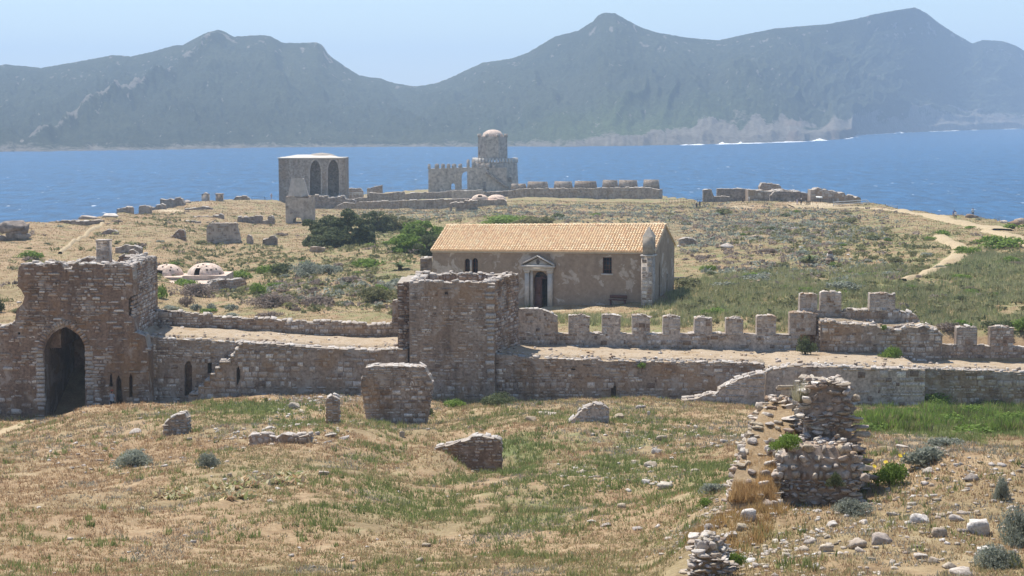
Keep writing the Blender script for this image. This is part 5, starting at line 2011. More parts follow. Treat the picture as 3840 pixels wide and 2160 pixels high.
wall('bath_wall', '', '', f1.A, f1.B, [(785, 1072), (800, 1052), (840, 1048), (860, 1052), (900, 1046), (920, 1050), (925, 1062)], .9, root=bh, nparts=80, rag=.08, mat='stone_red', seed=402, core_name='side_wall')

# ------------------------------------------------------------------ sea gate
D = 470
gx = Face((X3(1044, D), D), (X3(1294, D), D))
sg = thing('sea_gate', gx.at(gx.L / 2, 4, 6), 'massive block-like sea gate with two tall pointed arches and a sunlit flat top', 'gate')
so = np.array(sg.location)


def parch(x0, x1, y0, ysp, yb):
    xm = (x0 + x1) / 2
    h_ = (x1 - x0) / 2
    pts = [(x0, yb), (x0, ysp)]
    for t in (0.3, .55, .8):
        pts.append((x0 + h_ * t ** 1.5, ysp - (ysp - y0) * math.sin(t * math.pi / 2) ** 1.0))
    pts.append((xm, y0))
    for t in (.8, .55, .3):
        pts.append((x1 - h_ * t ** 1.5, ysp - (ysp - y0) * math.sin(t * math.pi / 2)))
    return pts + [(x1, ysp), (x1, yb)]


ar = [parch(1162, 1203, 601, 640, 734), parch(1229, 1271, 599, 638, 736)]
har = [[gx.hit(*p) for p in a_] for a_ in ar]
pr = prof_px(gx, [(1044, 595), (1294, 592)])
core(gx, pr, lambda s: 2.0, 4.0, har, 1).build('wall', [M['far_stone'], M['plaster_grey']], sg, so)
core(gx, [(p[0], p[1] - .004) for p in pr], lambda s: 2.0, 6.0, [], 3, dep0=4.01).build('body', [M['far_dark'], M['plaster_grey']], sg, so)
for h_ in har:   # raised arch mouldings
    c0 = np.mean([p[0] for p in h_])
    mb = MB()
    for (a0, z0), (a1, z1) in zip(h_[:-1], h_[1:]):
        o0, o1 = a0 + (a0 - c0) * .22, a1 + (a1 - c0) * .22
        k0, k1 = z0 + (.5 if z0 > h_[1][1] - .1 else 0), z1 + (.5 if z1 > h_[1][1] - .1 else 0)
        mb.quad(gx.at(a0, -.12, z0), gx.at(o0, -.12, k0), gx.at(o1, -.12, k1), gx.at(a1, -.12, z1))
        mb.quad(gx.at(o0, -.12, k0), gx.at(o0, .01, k0), gx.at(o1, .01, k1), gx.at(o1, -.12, k1))
        mb.quad(gx.at(a0, -.12, z0), gx.at(a1, -.12, z1), gx.at(a1, .01, z1), gx.at(a0, .01, z0))
    mb.build('arch_moulding', [M['plaster_grey']], sg, so)
M['turret_plaster'] = flat_mat('lightened_turret_plaster', (0.56, 0.49, 0.42), .9, .12, 1.2)  # paler than the base: sunlit edges put into the colour to set it off
M['white_roof'] = flat_mat('pale_roof_slab', (0.58, 0.53, 0.46), .8, .06, .6)  # roof slab colour, paler than the gate walls
mb = MB()
bx(mb, -.1, gx.L + .1, -.15, 10.2, pr[0][1] + .005, pr[0][1] + .25, gx)
mb.quad(gx.at(0.3, .2, pr[0][1] + .26), gx.at(gx.L - .2, .2, pr[0][1] + .26), gx.at(gx.L * .7, 6, pr[0][1] + 1.0), gx.at(gx.L * .25, 6, pr[0][1] + 1.0))
mb.build('roof', [M['white_roof']], sg, so)
mb = MB()
pts = []
for k in range(14):
    a = 2 * math.pi * k / 14
    pts.append((gx.L * .62 + 5.0 * math.cos(a), 6.5 + 3.2 * math.sin(a)))
zr0 = pr[0][1] + .3
for i in range(14):
    j = (i + 1) % 14
    m0 = [gx.L * .62 + (q[0] - gx.L * .62) * .55 for q in (pts[i], pts[j])]
    d0 = [6.5 + (q[1] - 6.5) * .55 for q in (pts[i], pts[j])]
    mb.quad(gx.at(pts[i][0], pts[i][1], zr0), gx.at(pts[j][0], pts[j][1], zr0), gx.at(m0[1], d0[1], zr0 + .9), gx.at(m0[0], d0[0], zr0 + .9))
    mb.tri(gx.at(m0[0], d0[0], zr0 + .9), gx.at(m0[1], d0[1], zr0 + .9), gx.at(gx.L * .62, 6.5, zr0 + 1.25))
mb.build('roof_mound', [M['rubble_top']], sg, so)
wall('stepped_masonry', 'dark stepped masonry at the foot of the sea gate', 'wall', (X3(1120, 462), 462), (X3(1332, 462), 462), [(1120, 738), (1190, 734), (1240, 742), (1290, 738), (1296, 748), (1330, 752), (1332, 760)], 5, mat='far_dark', core_mat='far_dark', nparts=60, w=1.2, h=.6, rag=.3, cover=.7, cap_w=1.0, cap_h=.4, seed=501)

# broken turret in front of the sea gate
D = 345
f1 = Face((X3(1070, D), D), (X3(1171, D), D))
tw = thing('ruined_turret', f1.at(f1.L / 2, 2, 10), 'ruined grey turret on a square base in front of the sea gate', 'tower')
two = np.array(tw.location)
core(f1, rag_prof(prof_px(f1, [(1070, 738), (1120, 741), (1155, 742), (1171, 734)]), .15, .8, 3), gbot(f1, .6), 5.0, [[f1.hit(*p) for p in [(1098, 836), (1100, 822), (1112, 814), (1128, 818), (1134, 836)]]], .5).build('base', [M['plaster_grey'], M['dome_plaster']], tw, two)
z0, z1 = f1.hit(1110, 739)[1], f1.hit(1110, 672)[1]
mb = MB()
lo = [(f1.hit(x, 740)[0], d_) for x, d_ in ((1077, .6), (1100, .1), (1130, .1), (1156, .8), (1150, 4.4), (1080, 4.4))]
hi = [(f1.hit(x, 740)[0], d_) for x, d_ in ((1089, 1.4), (1102, 1.1), (1124, 1.1), (1136, 1.5), (1134, 3.6), (1092, 3.6))]
nz = len(lo)
for i in range(nz):
    j = (i + 1) % nz
    mb.quad(f1.at(*lo[i], z0), f1.at(*lo[j], z0), f1.at(*hi[j], z1 + (.2 if j in (1, 2) else 0)), f1.at(*hi[i], z1 + (.2 if i in (1, 2) else 0)))
c_ = f1.at(np.mean([q[0] for q in hi]), 2.4, z1 - .3)
for i in range(nz):
    mb.tri(f1.at(*hi[i], z1), f1.at(*hi[(i + 1) % nz], z1), c_)
mb.build('turret', [M['turret_plaster']], tw, two)
Sx = face_stones(f1, prof_px(f1, [(1070, 738), (1171, 736)]), [], gbot(f1, .1), .6, .35, .04, depth=.15, cover=.22, seed=4, patch=.2)
Sx += cap_stones(f1, prof_px(f1, [(1070, 738), (1171, 736)]), 1.0, .6, .2, seed=4)
place_stones(tw, two, Sx, M['far_stone'], 60, 12)


# ------------------------------------------------------------------ island fortress with octagonal tower
def ngon(name, c, r, z0, z1, n, mat, parent, off, taper=1.0, rot=0.0, top=True):
    mb = MB()
    a0 = [(c[0] + r * math.cos(rot + 2 * math.pi * k / n), c[1] + r * math.sin(rot + 2 * math.pi * k / n)) for k in range(n)]
    a1 = [(c[0] + r * taper * math.cos(rot + 2 * math.pi * k / n), c[1] + r * taper * math.sin(rot + 2 * math.pi * k / n)) for k in range(n)]
    for k in range(n):
        j = (k + 1) % n
        mb.quad((*a0[k], z0), (*a0[j], z0), (*a1[j], z1), (*a1[k], z1))
    if top:
        for k in range(1, n - 1):
            mb.tri((*a1[0], z1), (*a1[k], z1), (*a1[k + 1], z1))
    return mb.build(name, [M[mat]], parent, off)


D = 600
bc = (X3(1848, 606), 606)
ft = thing('fortress_tower', (bc[0], bc[1], 3.5), 'domed octagonal sea fortress with battlements rising behind the sea wall', 'fortress')
fo = np.array(ft.location)
pz = lambda py: P(1848, py, D)[2]
ngon('upper_tower', bc, 60.5 / F * D, pz(600), pz(512), 8, 'plaster_grey', ft, fo, 0.975, math.pi / 8)
for k in range(8):   # corner stubs of the parapet
    a = math.pi / 8 + k * math.pi / 4
    mb = MB()
    mb.box((bc[0] + 5.3 * math.cos(a), bc[1] + 5.3 * math.sin(a), pz(508)), (1.1, 1.0, 1.0), a)
    mb.build('merlon', [M['plaster_grey']], ft, fo)
dcx = P(1848, 512, 606)
dome(1848, 516, 486, 40, 606, 'dome', [], None, ft, fo, 'dome_plaster')
bc2 = (X3(1857, 608), 608)
mid_t = ngon('middle_tower', bc2, 97 / F * D, pz(722), pz(612), 8, 'plaster_grey', ft, fo, 0.93, math.pi / 8)
for k in range(40):
    a = 2 * math.pi * (k + .5) / 40
    rr = 97 / F * D * .93 * math.cos(math.pi / 8) / math.cos(((a) % (math.pi / 4)) - math.pi / 8)
    if math.sin(a) > .5:
        continue
    mb = MB()
    mb.box((bc2[0] + (rr - .5) * math.cos(a), bc2[1] + (rr - .5) * math.sin(a), pz(603)), (.8, .82, 1.8), a)
    mb.build('merlon', [M['pale_dressed']], ft, fo)
fw = Face((X3(1606, 598), 598), (X3(1900, 598), 598))
hw = [[fw.hit(*p) for p in [(1731, 710), (1731, 662), (1735, 650), (1743, 644), (1752, 643), (1752, 710)]], [fw.hit(*p) for p in [(1692, 711), (1692, 692), (1699, 687), (1706, 692), (1706, 711)]],
      [fw.hit(*p) for p in [(1810, 710), (1810, 683), (1821, 683), (1821, 710)]]]
core(fw, prof_px(fw, [(1606, 633), (1760, 628), (1822, 629), (1826, 637), (1834, 637), (1836, 629), (1900, 628)]), lambda s: 2.5, 1.6, hw[:2], 1).build('curtain_wall', [M['plaster_grey'], M['pale_dressed']], ft, fo)
mb = MB()
bx(mb, hw[2][0][0], hw[2][2][0], -.15, -.003, 3.6, hw[2][1][1], fw)
mb.build('doorway', [M['far_dark']], ft, fo)  # dark block on the uncut wall stands for the shade of the opening
for a, b_, t_ in ((1606, 1613, 615), (1632, 1645, 614), (1656, 1667, 614), (1677, 1687, 614), (1696, 1710, 614), (1721, 1732, 614), (1752, 1760, 598), (1771, 1781, 598), (1783, 1796, 611), (1805, 1818, 611), (1825, 1837, 611), (1847, 1859, 612)):
    s_a, s_b = fw.hit(a - 2, 620)[0], fw.hit(b_ + 1, 620)[0]
    zb_ = fw.hit(a, 631)[1]
    ztm = fw.hit(a, t_)[1]
    mb = MB()
    bx(mb, s_a, s_b, .1, 1.4, zb_ - .3, ztm - .25, fw)
    mb.prism([(s_a, ztm - .25), (s_b, ztm - .25), ((s_a + s_b) / 2 + .2, ztm), ((s_a + s_b) / 2 - .2, ztm)], .1, 1.4, lambda s, d_, z: fw.at(s, d_, z))
    mb.build('merlon', [M['plaster_grey']], ft, fo)
# stair against the curtain wall
(sa, za), (sb, zb2) = fw.hit(1822, 641), fw.hit(1924, 714)
mb = MB()
n = 14
for i in range(n):
    t0, t1 = i / n, (i + 1) / n
    bx(mb, sa + (sb - sa) * t0, sa + (sb - sa) * t1, -1.1, -.004, za + (zb2 - za) * t1 - .7, za + (zb2 - za) * t0, fw)
mb.build('stair', [M['far_stone']], ft, fo)
mb = MB()
mb.box((P(1797, 573, 600)[0], 600.3, pz(573)), (.5, .3, 1.4))
mb.box((P(1914, 673, 599)[0], 600.5, pz(673)), (.9, 1.4, 1.6))
mb.build('slit_shade_block', [M['far_dark']], ft, fo)  # dark blocks set on the towers, shade of the slits put into the colour
M['railing_white'] = flat_mat('galvanised_rail', (0.62, 0.62, 0.6), .4, .05, 3)


def far_wall(name, label, x0, x1, D, top, th, D2=None, mat='far_stone', core_mat='far_stone', w=1.1, h=.55, np_=50, rag=.15, **k):
    D2 = D2 or D
    A = P(x0, top[0][1], D)
    B = P(x1, top[-1][1], D2)
    kw = dict(nparts=np_, w=w, h=h, rag=rag, cover=.55, patch=.25, cap_w=w, cap_h=h * .45, cap_cover=.6, cap_jit=.04, prot=.05)
    kw.update(k)
    return wall(name, label, k.pop('cat', 'wall') if 'cat' in k else 'wall', A, B, top, th, mat=mat, core_mat=core_mat, **{q: v_ for q, v_ in kw.items() if q != 'cat'})


rt, f_, p_ = far_wall('sea_wall', 'sea wall with wide flat merlons running right from the domed fortress', 1905, 2472, 485, [(1905, 716), (1950, 708), (2200, 706), (2410, 703), (2440, 706), (2472, 712)], 4, rag=.08, np_=90, D2=470)
for i, (a, b_, t_) in enumerate([(1906, 1930, 692), (1934, 1956, 692), (1968, 2038, 684), (2068, 2130, 683), (2145, 2222, 682), (2250, 2302, 678), (2311, 2376, 678), (2404, 2458, 677)]):
    s_a, s_b = f_.hit(a, 700)[0], f_.hit(b_, 700)[0]
    zb_, ztm = f_.hit((a + b_) / 2, 707)[1], f_.hit((a + b_) / 2, t_)[1]
    mb = MB()
    mb.prism([(s_a - .2, zb_ - .3), (s_b + .4, zb_ - .3), (s_b, ztm + .1), (s_a + .1, ztm + .1)], 2.6, 3.7, lambda s, d_, z: f_.at(s, d_, z))
    mb.build('merlon', [M['far_stone']], rt, np.array(rt.location))
far_wall('sea_wall', 'leftmost sea wall stub just right of the sea gate', 1299, 1361, 505, [(1299, 708), (1318, 706), (1352, 706), (1361, 718)], 2, np_=20)
far_wall('sea_wall', 'wedge-topped wall block left of the domed fortress', 1376, 1433, 500, [(1376, 708), (1405, 700), (1433, 694)], 2, np_=20, rag=.05)
far_wall('sea_wall', 'long uneven wall between sea gate and fortress with a notched top', 1327, 1517, 480, [(1327, 744), (1378, 740), (1384, 722), (1430, 726), (1515, 718), (1517, 726)], 2, np_=60)
far_wall('sea_wall', 'plain low wall under the left battlements of the fortress', 1519, 1694, 520, [(1519, 728), (1560, 722), (1640, 722), (1694, 716)], 2, np_=40)
far_wall('sea_wall', 'flat-topped wall block in front of the fortress arch', 1695, 1812, 500, [(1695, 716), (1808, 712), (1812, 720)], 2, np_=30, mat='plaster_grey', core_mat='plaster_grey')
far_wall('sea_wall', 'dark wall behind the two small domes', 1812, 1912, 510, [(1812, 720), (1912, 716)], 2, np_=30, mat='far_dark', core_mat='far_dark')
far_wall('enclosure_wall', 'very long low wall stretching right from below the sea gate to the small domes', 1255, 1760, 430, [(1255, 775), (1290, 760), (1330, 762), (1345, 757), (1500, 753), (1650, 748), (1760, 746)], 1.4, D2=425, np_=120, rag=.08)
ds_ = thing('domed_cistern', (X3(1830, 400), 400, 8), 'two small weathered domes over a low rubble mass near the fortress', 'cistern')
do_ = np.array(ds_.location)
dome(1800, 748, 729, 31, 402, 'dome', [(268, .6)], (255, 290, 5, 10), ds_, do_)
dome(1862, 748, 730, 34, 404, 'dome', [], None, ds_, do_)
f1 = Face((X3(1740, 400), 400), (X3(1900, 400), 400))
core(f1, rag_prof(prof_px(f1, [(1740, 762), (1770, 748), (1890, 747), (1900, 756)]), .25, .8, 6), gbot(f1, .5), 6, [], .8).build('vault', [M['far_stone'], M['dome_plaster']], ds_, do_)
far_wall('ruined_house', 'small roofless block with a dark doorway below the small domes', 1686, 1790, 372, [(1686, 764), (1706, 758), (1740, 760), (1742, 752), (1790, 753)], 3, np_=50, holes=[[(1694, 800), (1694, 772), (1708, 768), (1708, 800)]], w=.8, h=.45)

# ------------------------------------------------------------------ scattered ruins of the far field (left)
far_wall('sea_wall_ruin', 'triple-humped broken wall on the left shore skyline', 600, 690, 405, [(600, 746), (625, 750), (640, 746), (650, 750), (665, 744), (682, 746), (690, 762)], 2.2, np_=60, rag=.25)
far_wall('sea_wall_ruin', 'low wall heap just left of the triple-humped broken wall', 565, 616, 388, [(565, 776), (590, 770), (612, 768), (616, 774)], 2, np_=30, rag=.3)
far_wall('sea_wall_ruin', 'squat square ruin left on the shoreline by the path top', 437, 493, 352, [(437, 784), (460, 780), (480, 778), (493, 780)], 2.4, np_=50, rag=.1)
far_wall('sea_wall_ruin', 'pale squat ruin between two shoreline ruins', 520, 562, 366, [(520, 776), (540, 773), (556, 773), (562, 778)], 2.2, np_=30, rag=.15)
for (a, b_, lab) in ((756, 782, 'left one of two short square pillars on the shore skyline, with pointed cap'), (809, 834, 'right one of two short square pillars on the shore skyline, with flat cap')):
    Dp = 428
    f1 = Face((X3(a, Dp), Dp), (X3(b_, Dp), Dp))
    t = thing('stone_pillar', f1.at(f1.L / 2, .8, 9), lab, 'pillar')
    z0, z1 = f1.hit(a, 764)[1], f1.hit(a, 730)[1]
    mb = MB(); bx(mb, 0, f1.L, 0, 1.7, z0 - 1.5, z1, f1); mb.build('shaft', [M['far_stone']], t, np.array(t.location))
    mb = MB(); bx(mb, -.35, f1.L + .35, -.3, 2.0, z0 - 1.6, z0 + .5, f1); mb.build('plinth', [M['far_stone']], t, np.array(t.location))
    mb = MB()
    if 'pointed' in lab:
        mb.prism([(-.1, z1 + .003), (f1.L + .1, z1 + .003), (f1.L / 2, z1 + .55)], -.1, 1.8, lambda s, d_, z: f1.at(s, d_, z))
    else:
        bx(mb, -.1, f1.L + .1, -.1, 1.8, z1 + .003, z1 + .3, f1)
    mb.build('cap', [M['plaster_grey']], t, np.array(t.location))
far_wall('sea_wall_ruin', 'low stepped ruin right of the two short pillars', 866, 941, 432, [(866, 752), (876, 748), (884, 738), (920, 735), (932, 744), (941, 752)], 2, np_=40, rag=.15)
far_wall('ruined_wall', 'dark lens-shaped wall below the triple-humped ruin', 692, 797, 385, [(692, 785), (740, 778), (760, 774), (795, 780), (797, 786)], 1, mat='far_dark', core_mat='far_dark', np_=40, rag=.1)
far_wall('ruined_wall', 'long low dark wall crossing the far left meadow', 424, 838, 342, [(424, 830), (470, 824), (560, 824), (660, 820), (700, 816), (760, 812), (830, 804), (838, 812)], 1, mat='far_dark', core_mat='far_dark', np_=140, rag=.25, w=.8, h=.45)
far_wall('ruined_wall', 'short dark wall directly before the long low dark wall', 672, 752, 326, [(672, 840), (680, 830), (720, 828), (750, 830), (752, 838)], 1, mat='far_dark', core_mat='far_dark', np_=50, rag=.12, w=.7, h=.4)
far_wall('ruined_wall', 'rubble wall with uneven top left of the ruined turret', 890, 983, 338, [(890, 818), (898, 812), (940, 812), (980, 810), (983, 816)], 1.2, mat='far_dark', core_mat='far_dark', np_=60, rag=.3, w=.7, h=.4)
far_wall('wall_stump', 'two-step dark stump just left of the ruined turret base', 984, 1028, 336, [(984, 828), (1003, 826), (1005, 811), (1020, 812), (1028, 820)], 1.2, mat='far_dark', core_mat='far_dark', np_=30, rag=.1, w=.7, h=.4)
far_wall('ruined_house', 'broad plastered wall of a roofless house on the far left meadow', 774, 900, 268, [(774, 858), (782, 842), (790, 838), (840, 837), (888, 838), (891, 860), (900, 895)], 1.2, core_mat='plaster_grey', np_=120, rag=.06, w=.6, h=.32, cover=.5)
far_wall('ruined_wall', 'stepped crumbling wall left of the broad plastered house wall', 643, 694, 262, [(643, 888), (652, 878), (662, 868), (672, 862), (686, 861), (691, 868), (694, 888)], 1.1, mat='stone_red', core_mat='mortar_red', np_=60, w=.55, h=.3, rag=.08)
far_wall('standing_stone', 'small upright pointed stump right of the broad house wall', 924, 947, 262, [(924, 892), (930, 880), (940, 884), (947, 900)], 1.0, np_=24, w=.5, h=.3, rag=0)
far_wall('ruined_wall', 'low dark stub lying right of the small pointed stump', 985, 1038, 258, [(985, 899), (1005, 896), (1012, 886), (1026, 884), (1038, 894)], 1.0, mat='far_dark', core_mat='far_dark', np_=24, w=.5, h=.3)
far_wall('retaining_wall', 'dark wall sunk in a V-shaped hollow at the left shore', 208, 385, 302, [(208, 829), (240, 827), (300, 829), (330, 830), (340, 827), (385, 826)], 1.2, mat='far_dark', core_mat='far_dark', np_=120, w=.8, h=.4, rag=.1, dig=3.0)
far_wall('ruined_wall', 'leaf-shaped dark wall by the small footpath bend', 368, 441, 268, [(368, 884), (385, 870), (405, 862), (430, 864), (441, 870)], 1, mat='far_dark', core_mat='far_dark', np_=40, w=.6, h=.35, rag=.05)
far_wall('ruined_wall', 'broken wall behind the square pier of the gate tower', 432, 528, 228, [(432, 930), (460, 924), (470, 918), (505, 922), (525, 930), (528, 936)], 1.2, np_=70, w=.55, h=.3, rag=.15)
far_wall('wall_stump', 'small stone stump in front of the broken wall near the pier', 484, 510, 220, [(484, 944), (490, 940), (505, 941), (510, 950)], 1, np_=30, w=.5, h=.28, rag=.1)
far_wall('ruined_wall', 'rubble wall remnant right of the chapel gable', 2548, 2612, 226, [(2548, 898), (2575, 893), (2600, 895), (2612, 906)], 1.4, mat='far_dark', core_mat='far_dark', np_=50, w=.5, h=.28, rag=.1)
far_wall('wall_block', 'small grey masonry block left of the chapel', 1576, 1618, 176, [(1576, 970), (1616, 966), (1618, 968)], 1.2, np_=30, w=.5, h=.28, rag=.03)

# ruins on the right headland
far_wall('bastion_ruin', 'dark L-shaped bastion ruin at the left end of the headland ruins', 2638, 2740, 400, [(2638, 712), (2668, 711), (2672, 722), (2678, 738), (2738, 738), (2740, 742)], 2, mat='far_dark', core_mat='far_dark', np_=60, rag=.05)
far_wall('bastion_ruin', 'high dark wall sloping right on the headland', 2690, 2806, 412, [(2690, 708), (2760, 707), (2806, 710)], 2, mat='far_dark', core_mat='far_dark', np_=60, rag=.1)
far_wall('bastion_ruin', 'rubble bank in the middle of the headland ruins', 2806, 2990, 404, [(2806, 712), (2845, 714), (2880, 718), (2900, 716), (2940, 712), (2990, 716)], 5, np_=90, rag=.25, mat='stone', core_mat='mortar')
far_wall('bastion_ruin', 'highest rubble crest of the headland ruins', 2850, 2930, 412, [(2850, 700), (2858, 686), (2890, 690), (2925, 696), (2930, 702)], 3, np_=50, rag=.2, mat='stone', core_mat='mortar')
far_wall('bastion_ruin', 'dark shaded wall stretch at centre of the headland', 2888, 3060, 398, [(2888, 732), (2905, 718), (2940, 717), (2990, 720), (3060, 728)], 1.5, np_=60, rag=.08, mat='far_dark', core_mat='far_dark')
far_wall('bastion_ruin', 'long crumbling parapet descending right on the headland', 3040, 3228, 392, [(3040, 712), (3060, 706), (3090, 712), (3120, 716), (3165, 722), (3170, 730), (3200, 738), (3228, 742)], 4, np_=100, rag=.35, mat='stone_pale', core_mat='mortar')

# ------------------------------------------------------------------ information signs, railings, fences
M['sign_face'] = flat_mat('pale_sign_panel', (0.72, 0.72, 0.68), .5, .05, 2)
for a, lab in ((3067, 'left one of two small slanted information panels on the headland'), (3077, 'right one of two small slanted information panels on the headland')):
    x, y, z = ground(a, 759)
    t = thing('information_sign', (x, y, z), lab, 'sign')
    mb = MB(); mb.box((0, 0, .55), (.12, .12, 1.1)); mb.build('post', [M['iron']], t)
    mb = MB(); mb.box((0, 0, 0), (.9, .6, .06)); o = mb.build('panel', [M['sign_face']], t); o.location = (0, 0, 1.18); o.rotation_euler = (R(35), 0, R(12))


def railing(label, pts, hgt, n, name='railing', mat='railing_white', rails=(1.0, .55), r_=.045, cat='railing'):
    G = [ground(*p) if len(p) == 2 else p for p in pts]
    t = thing(name, G[0], label, cat)
    o0 = np.array(G[0])
    seg = []
    for i in range(len(G) - 1):
        seg.append(math.dist(G[i][:2], G[i + 1][:2]))
    tot = sum(seg)
    P_ = []
    for k in range(n):
        d = tot * k / (n - 1)
        i = 0
        while i < len(seg) - 1 and d > seg[i]:
            d -= seg[i]
            i += 1
        u = d / seg[i]
        x = G[i][0] * (1 - u) + G[i + 1][0] * u
        y = G[i][1] * (1 - u) + G[i + 1][1] * u
        P_.append((x, y, max(float(tz(np.array(x), np.array(y))), G[i][2] * (1 - u) + G[i + 1][2] * u - .4)))
    for p in P_:
        mb = MB(); mb.tube([(p[0], p[1], p[2] - .2), (p[0], p[1], p[2] + hgt)], r_, 5); mb.build('post', [M[mat]], t, o0)
    for q in rails:
        mb = MB(); mb.tube([(p[0], p[1], p[2] + hgt * q) for p in P_], r_ * 1.1, 5); mb.build('rail', [M[mat]], t, o0)
    return t


railing('long white handrail of the footbridge below the headland ruins', [(3125, 779), (3240, 777), (3384, 770)], 1.15, 16, r_=.07)
railing('short pale railing between the sea gate and the wedge-topped wall', [P(1297, 730, 478), P(1384, 729, 478)], 1.0, 8, r_=.06)
M['fence_iron'] = flat_mat('rusty_dark_post', (0.05, 0.045, 0.04), .7, .2, 5)
railing('dark post fence running right from the end of the white handrail', [(3386, 771), (3450, 783), (3510, 802)], 1.1, 18, 'post_fence', 'fence_iron', (.9,), .035, 'fence')
railing('dark post fence around the information panels', [(3022, 777), (3040, 771), (3110, 764), (3150, 758)], 1.2, 22, 'post_fence', 'fence_iron', (.9,), .035, 'fence')
railing('dark post fence along the shore between sea wall and headland', [(2478, 762), (2560, 764), (2636, 764)], 1.1, 16, 'post_fence', 'fence_iron', (.9,), .035, 'fence')
railing('thin dark fence on the shore left of the sea gate', [(945, 752), (985, 750), (1030, 748)], 1.0, 9, 'post_fence', 'fence_iron', (.9,), .035, 'fence')
railing('dark fence below the centre of the headland ruins', [(2815, 764), (2850, 764), (2880, 763)], 1.1, 9, 'post_fence', 'fence_iron', (.9,), .035, 'fence')
# ------------------------------------------------------------------ vegetation
def rand_unit(n):
    v = rng.normal(size=(n, 3))
    return v / np.linalg.norm(v, axis=1)[:, None]


def cards(Pc, size, nrm=None, aspect=1.6):
    """rhombic leaf cards at points Pc"""
    n = len(Pc)
    a = rand_unit(n)
    if nrm is not None:
        a = nrm + a * 0.9
        a /= np.linalg.norm(a, axis=1)[:, None]
    b_ = rand_unit(n)
    u = np.cross(a, b_)
    u /= np.linalg.norm(u, axis=1)[:, None] + 1e-9
    w = np.cross(a, u)
    s = (size * rng.uniform(.6, 1.4, n))[:, None]
    V = np.stack([Pc - u * s * .5 * aspect, Pc - w * s * .35, Pc + u * s * .5 * aspect, Pc + w * s * .35], 1).reshape(-1, 3)
    return V, np.arange(4 * n).reshape(n, 4)


def bush_mesh(name, n, size, mat, lumps=9, seed=0, wispy=0.0, flat=1.0):
    global rng
    keep = rng
    rng = np.random.default_rng(seed)
    L = []
    for k in range(lumps):
        a = rng.uniform(0, 2 * math.pi)
        r = rng.uniform(0, .62) ** .8
        h = rng.uniform(.15, .62) * (1 - .5 * r)
        L.append((r * math.cos(a), r * math.sin(a), h * flat, rng.uniform(.28, .46)))
    L = np.array(L)
    k = rng.integers(0, lumps, n)
    d = rand_unit(n)
    d[:, 2] = np.abs(d[:, 2]) * 1.1 - .25
    d /= np.linalg.norm(d, axis=1)[:, None]
    rr = L[k, 3] * rng.uniform(.72 - wispy, 1.06 + wispy, n)
    Pc = L[k, :3] + d * rr[:, None] * np.array([1, 1, .8 * flat])
    Pc[:, 2] = np.maximum(Pc[:, 2], .02)
    V, Fq = cards(Pc, size, d)
    me = np_mesh(name, V, Fq, [mat])
    rng = keep
    return me


BM = {}


def bushes(kind, big):
    key = (kind, big)
    if key not in BM:
        mat, wispy, flat = {'dark': ('dark_leaf', 0, 1), 'green': ('green_leaf', .05, .9), 'grey': ('grey_leaf', .08, .9), 'olive': ('olive_leaf', .05, .9), 'brown': ('brown_leaf', .16, .8)}[kind]
        n, sz = {0: (220, .20), 1: (900, .11), 2: (3200, .062)}[big]
        BM[key] = [bush_mesh('foliage', n, sz, M[mat], [8, 14, 22][big], 500 + i + 10 * big + 37 * len(BM), wispy, flat) for i in range([6, 5, 3][big])]
    return BM[key]


twig_V, twig_F = [], []
mbt = MB()
for k in range(6):
    a = k * 1.05
    mbt.tube([(0, 0, -.05), (.12 * math.cos(a), .12 * math.sin(a), .2), (.42 * math.cos(a), .42 * math.sin(a), .5)], [.05, .035, .012], 4)
tw_o = mbt.build('tmp', [M['wood']])
TW = tw_o.data
TW.name = 'stem'
bpy.data.objects.remove(tw_o)


def bush(kind, px, py, wpx, hpx, label, name='shrub', cat='shrub', group=None, big=1, D=None, depth=None):
    if D is None:
        x, y, z = ground(px, py)
    else:
        x, y, _ = P(px, py, D)
        z = float(tz(np.array(x), np.array(y)))
    r = wpx / 2 / F * y
    h = hpx / F * y * 1.25
    t = thing(name, (x, y, z - .05 * h), label, cat, group)
    t.scale = (r, (depth or .8) * r, h)
    t.rotation_euler = (0, 0, random.uniform(-.4, .4))
    link('foliage', random.choice(bushes(kind, big)), t)
    link('stem', TW, t)
    return t


# trees and big shrubs of the middle distance
def tree(px, py, wpx, hpx, label, mats, n=9000, D=None, name='tree'):
    if D is None:
        x, y, z = ground(px, py)
    else:
        x, y, _ = P(px, py, D)
        z = float(tz(np.array(x), np.array(y)))
    r = wpx / 2 / F * y
    r *= 1.16
    h = hpx / F * y * 1.3
    t = thing(name, (x, y, z), label, 'tree')
    L = []
    for k in range(60):
        a = random.uniform(0, 2 * math.pi)
        q = random.random() ** .6 * .86
        hz_ = random.uniform(.05, .74) if k % 3 else random.uniform(.0, .2)
        L.append((r * q * math.cos(a), r * .6 * q * math.sin(a), h * hz_ * (1 - .5 * q * q), random.uniform(.12, .24) * r))
    L = np.array(L)
    k = rng.integers(0, len(L), n)
    d = rand_unit(n)
    d[:, 2] = np.abs(d[:, 2]) * 1.2 - .35
    d /= np.linalg.norm(d, axis=1)[:, None]
    Pc = L[k, :3] + d * (L[k, 3] * rng.uniform(.8, 1.05, n))[:, None] * np.array([1, 1, .75])
    Pc[:, 2] = np.maximum(Pc[:, 2], .1)
    V, Fq = cards(Pc, .030 * r + .14, d)
    link('crown', np_mesh('crown', V, Fq, [M[mats]]), t)
    mb = MB()
    for k in range(5):
        a = k * 1.26 + .3
        mb.tube([(0, 0, -.3), (.1 * r * math.cos(a), .1 * r * math.sin(a), .25 * h), (.4 * r * math.cos(a), .3 * r * math.sin(a), .6 * h)], [.05 * r, .035 * r, .01 * r], 6)
    mb.build('trunk', [M['wood']], t)
    return t


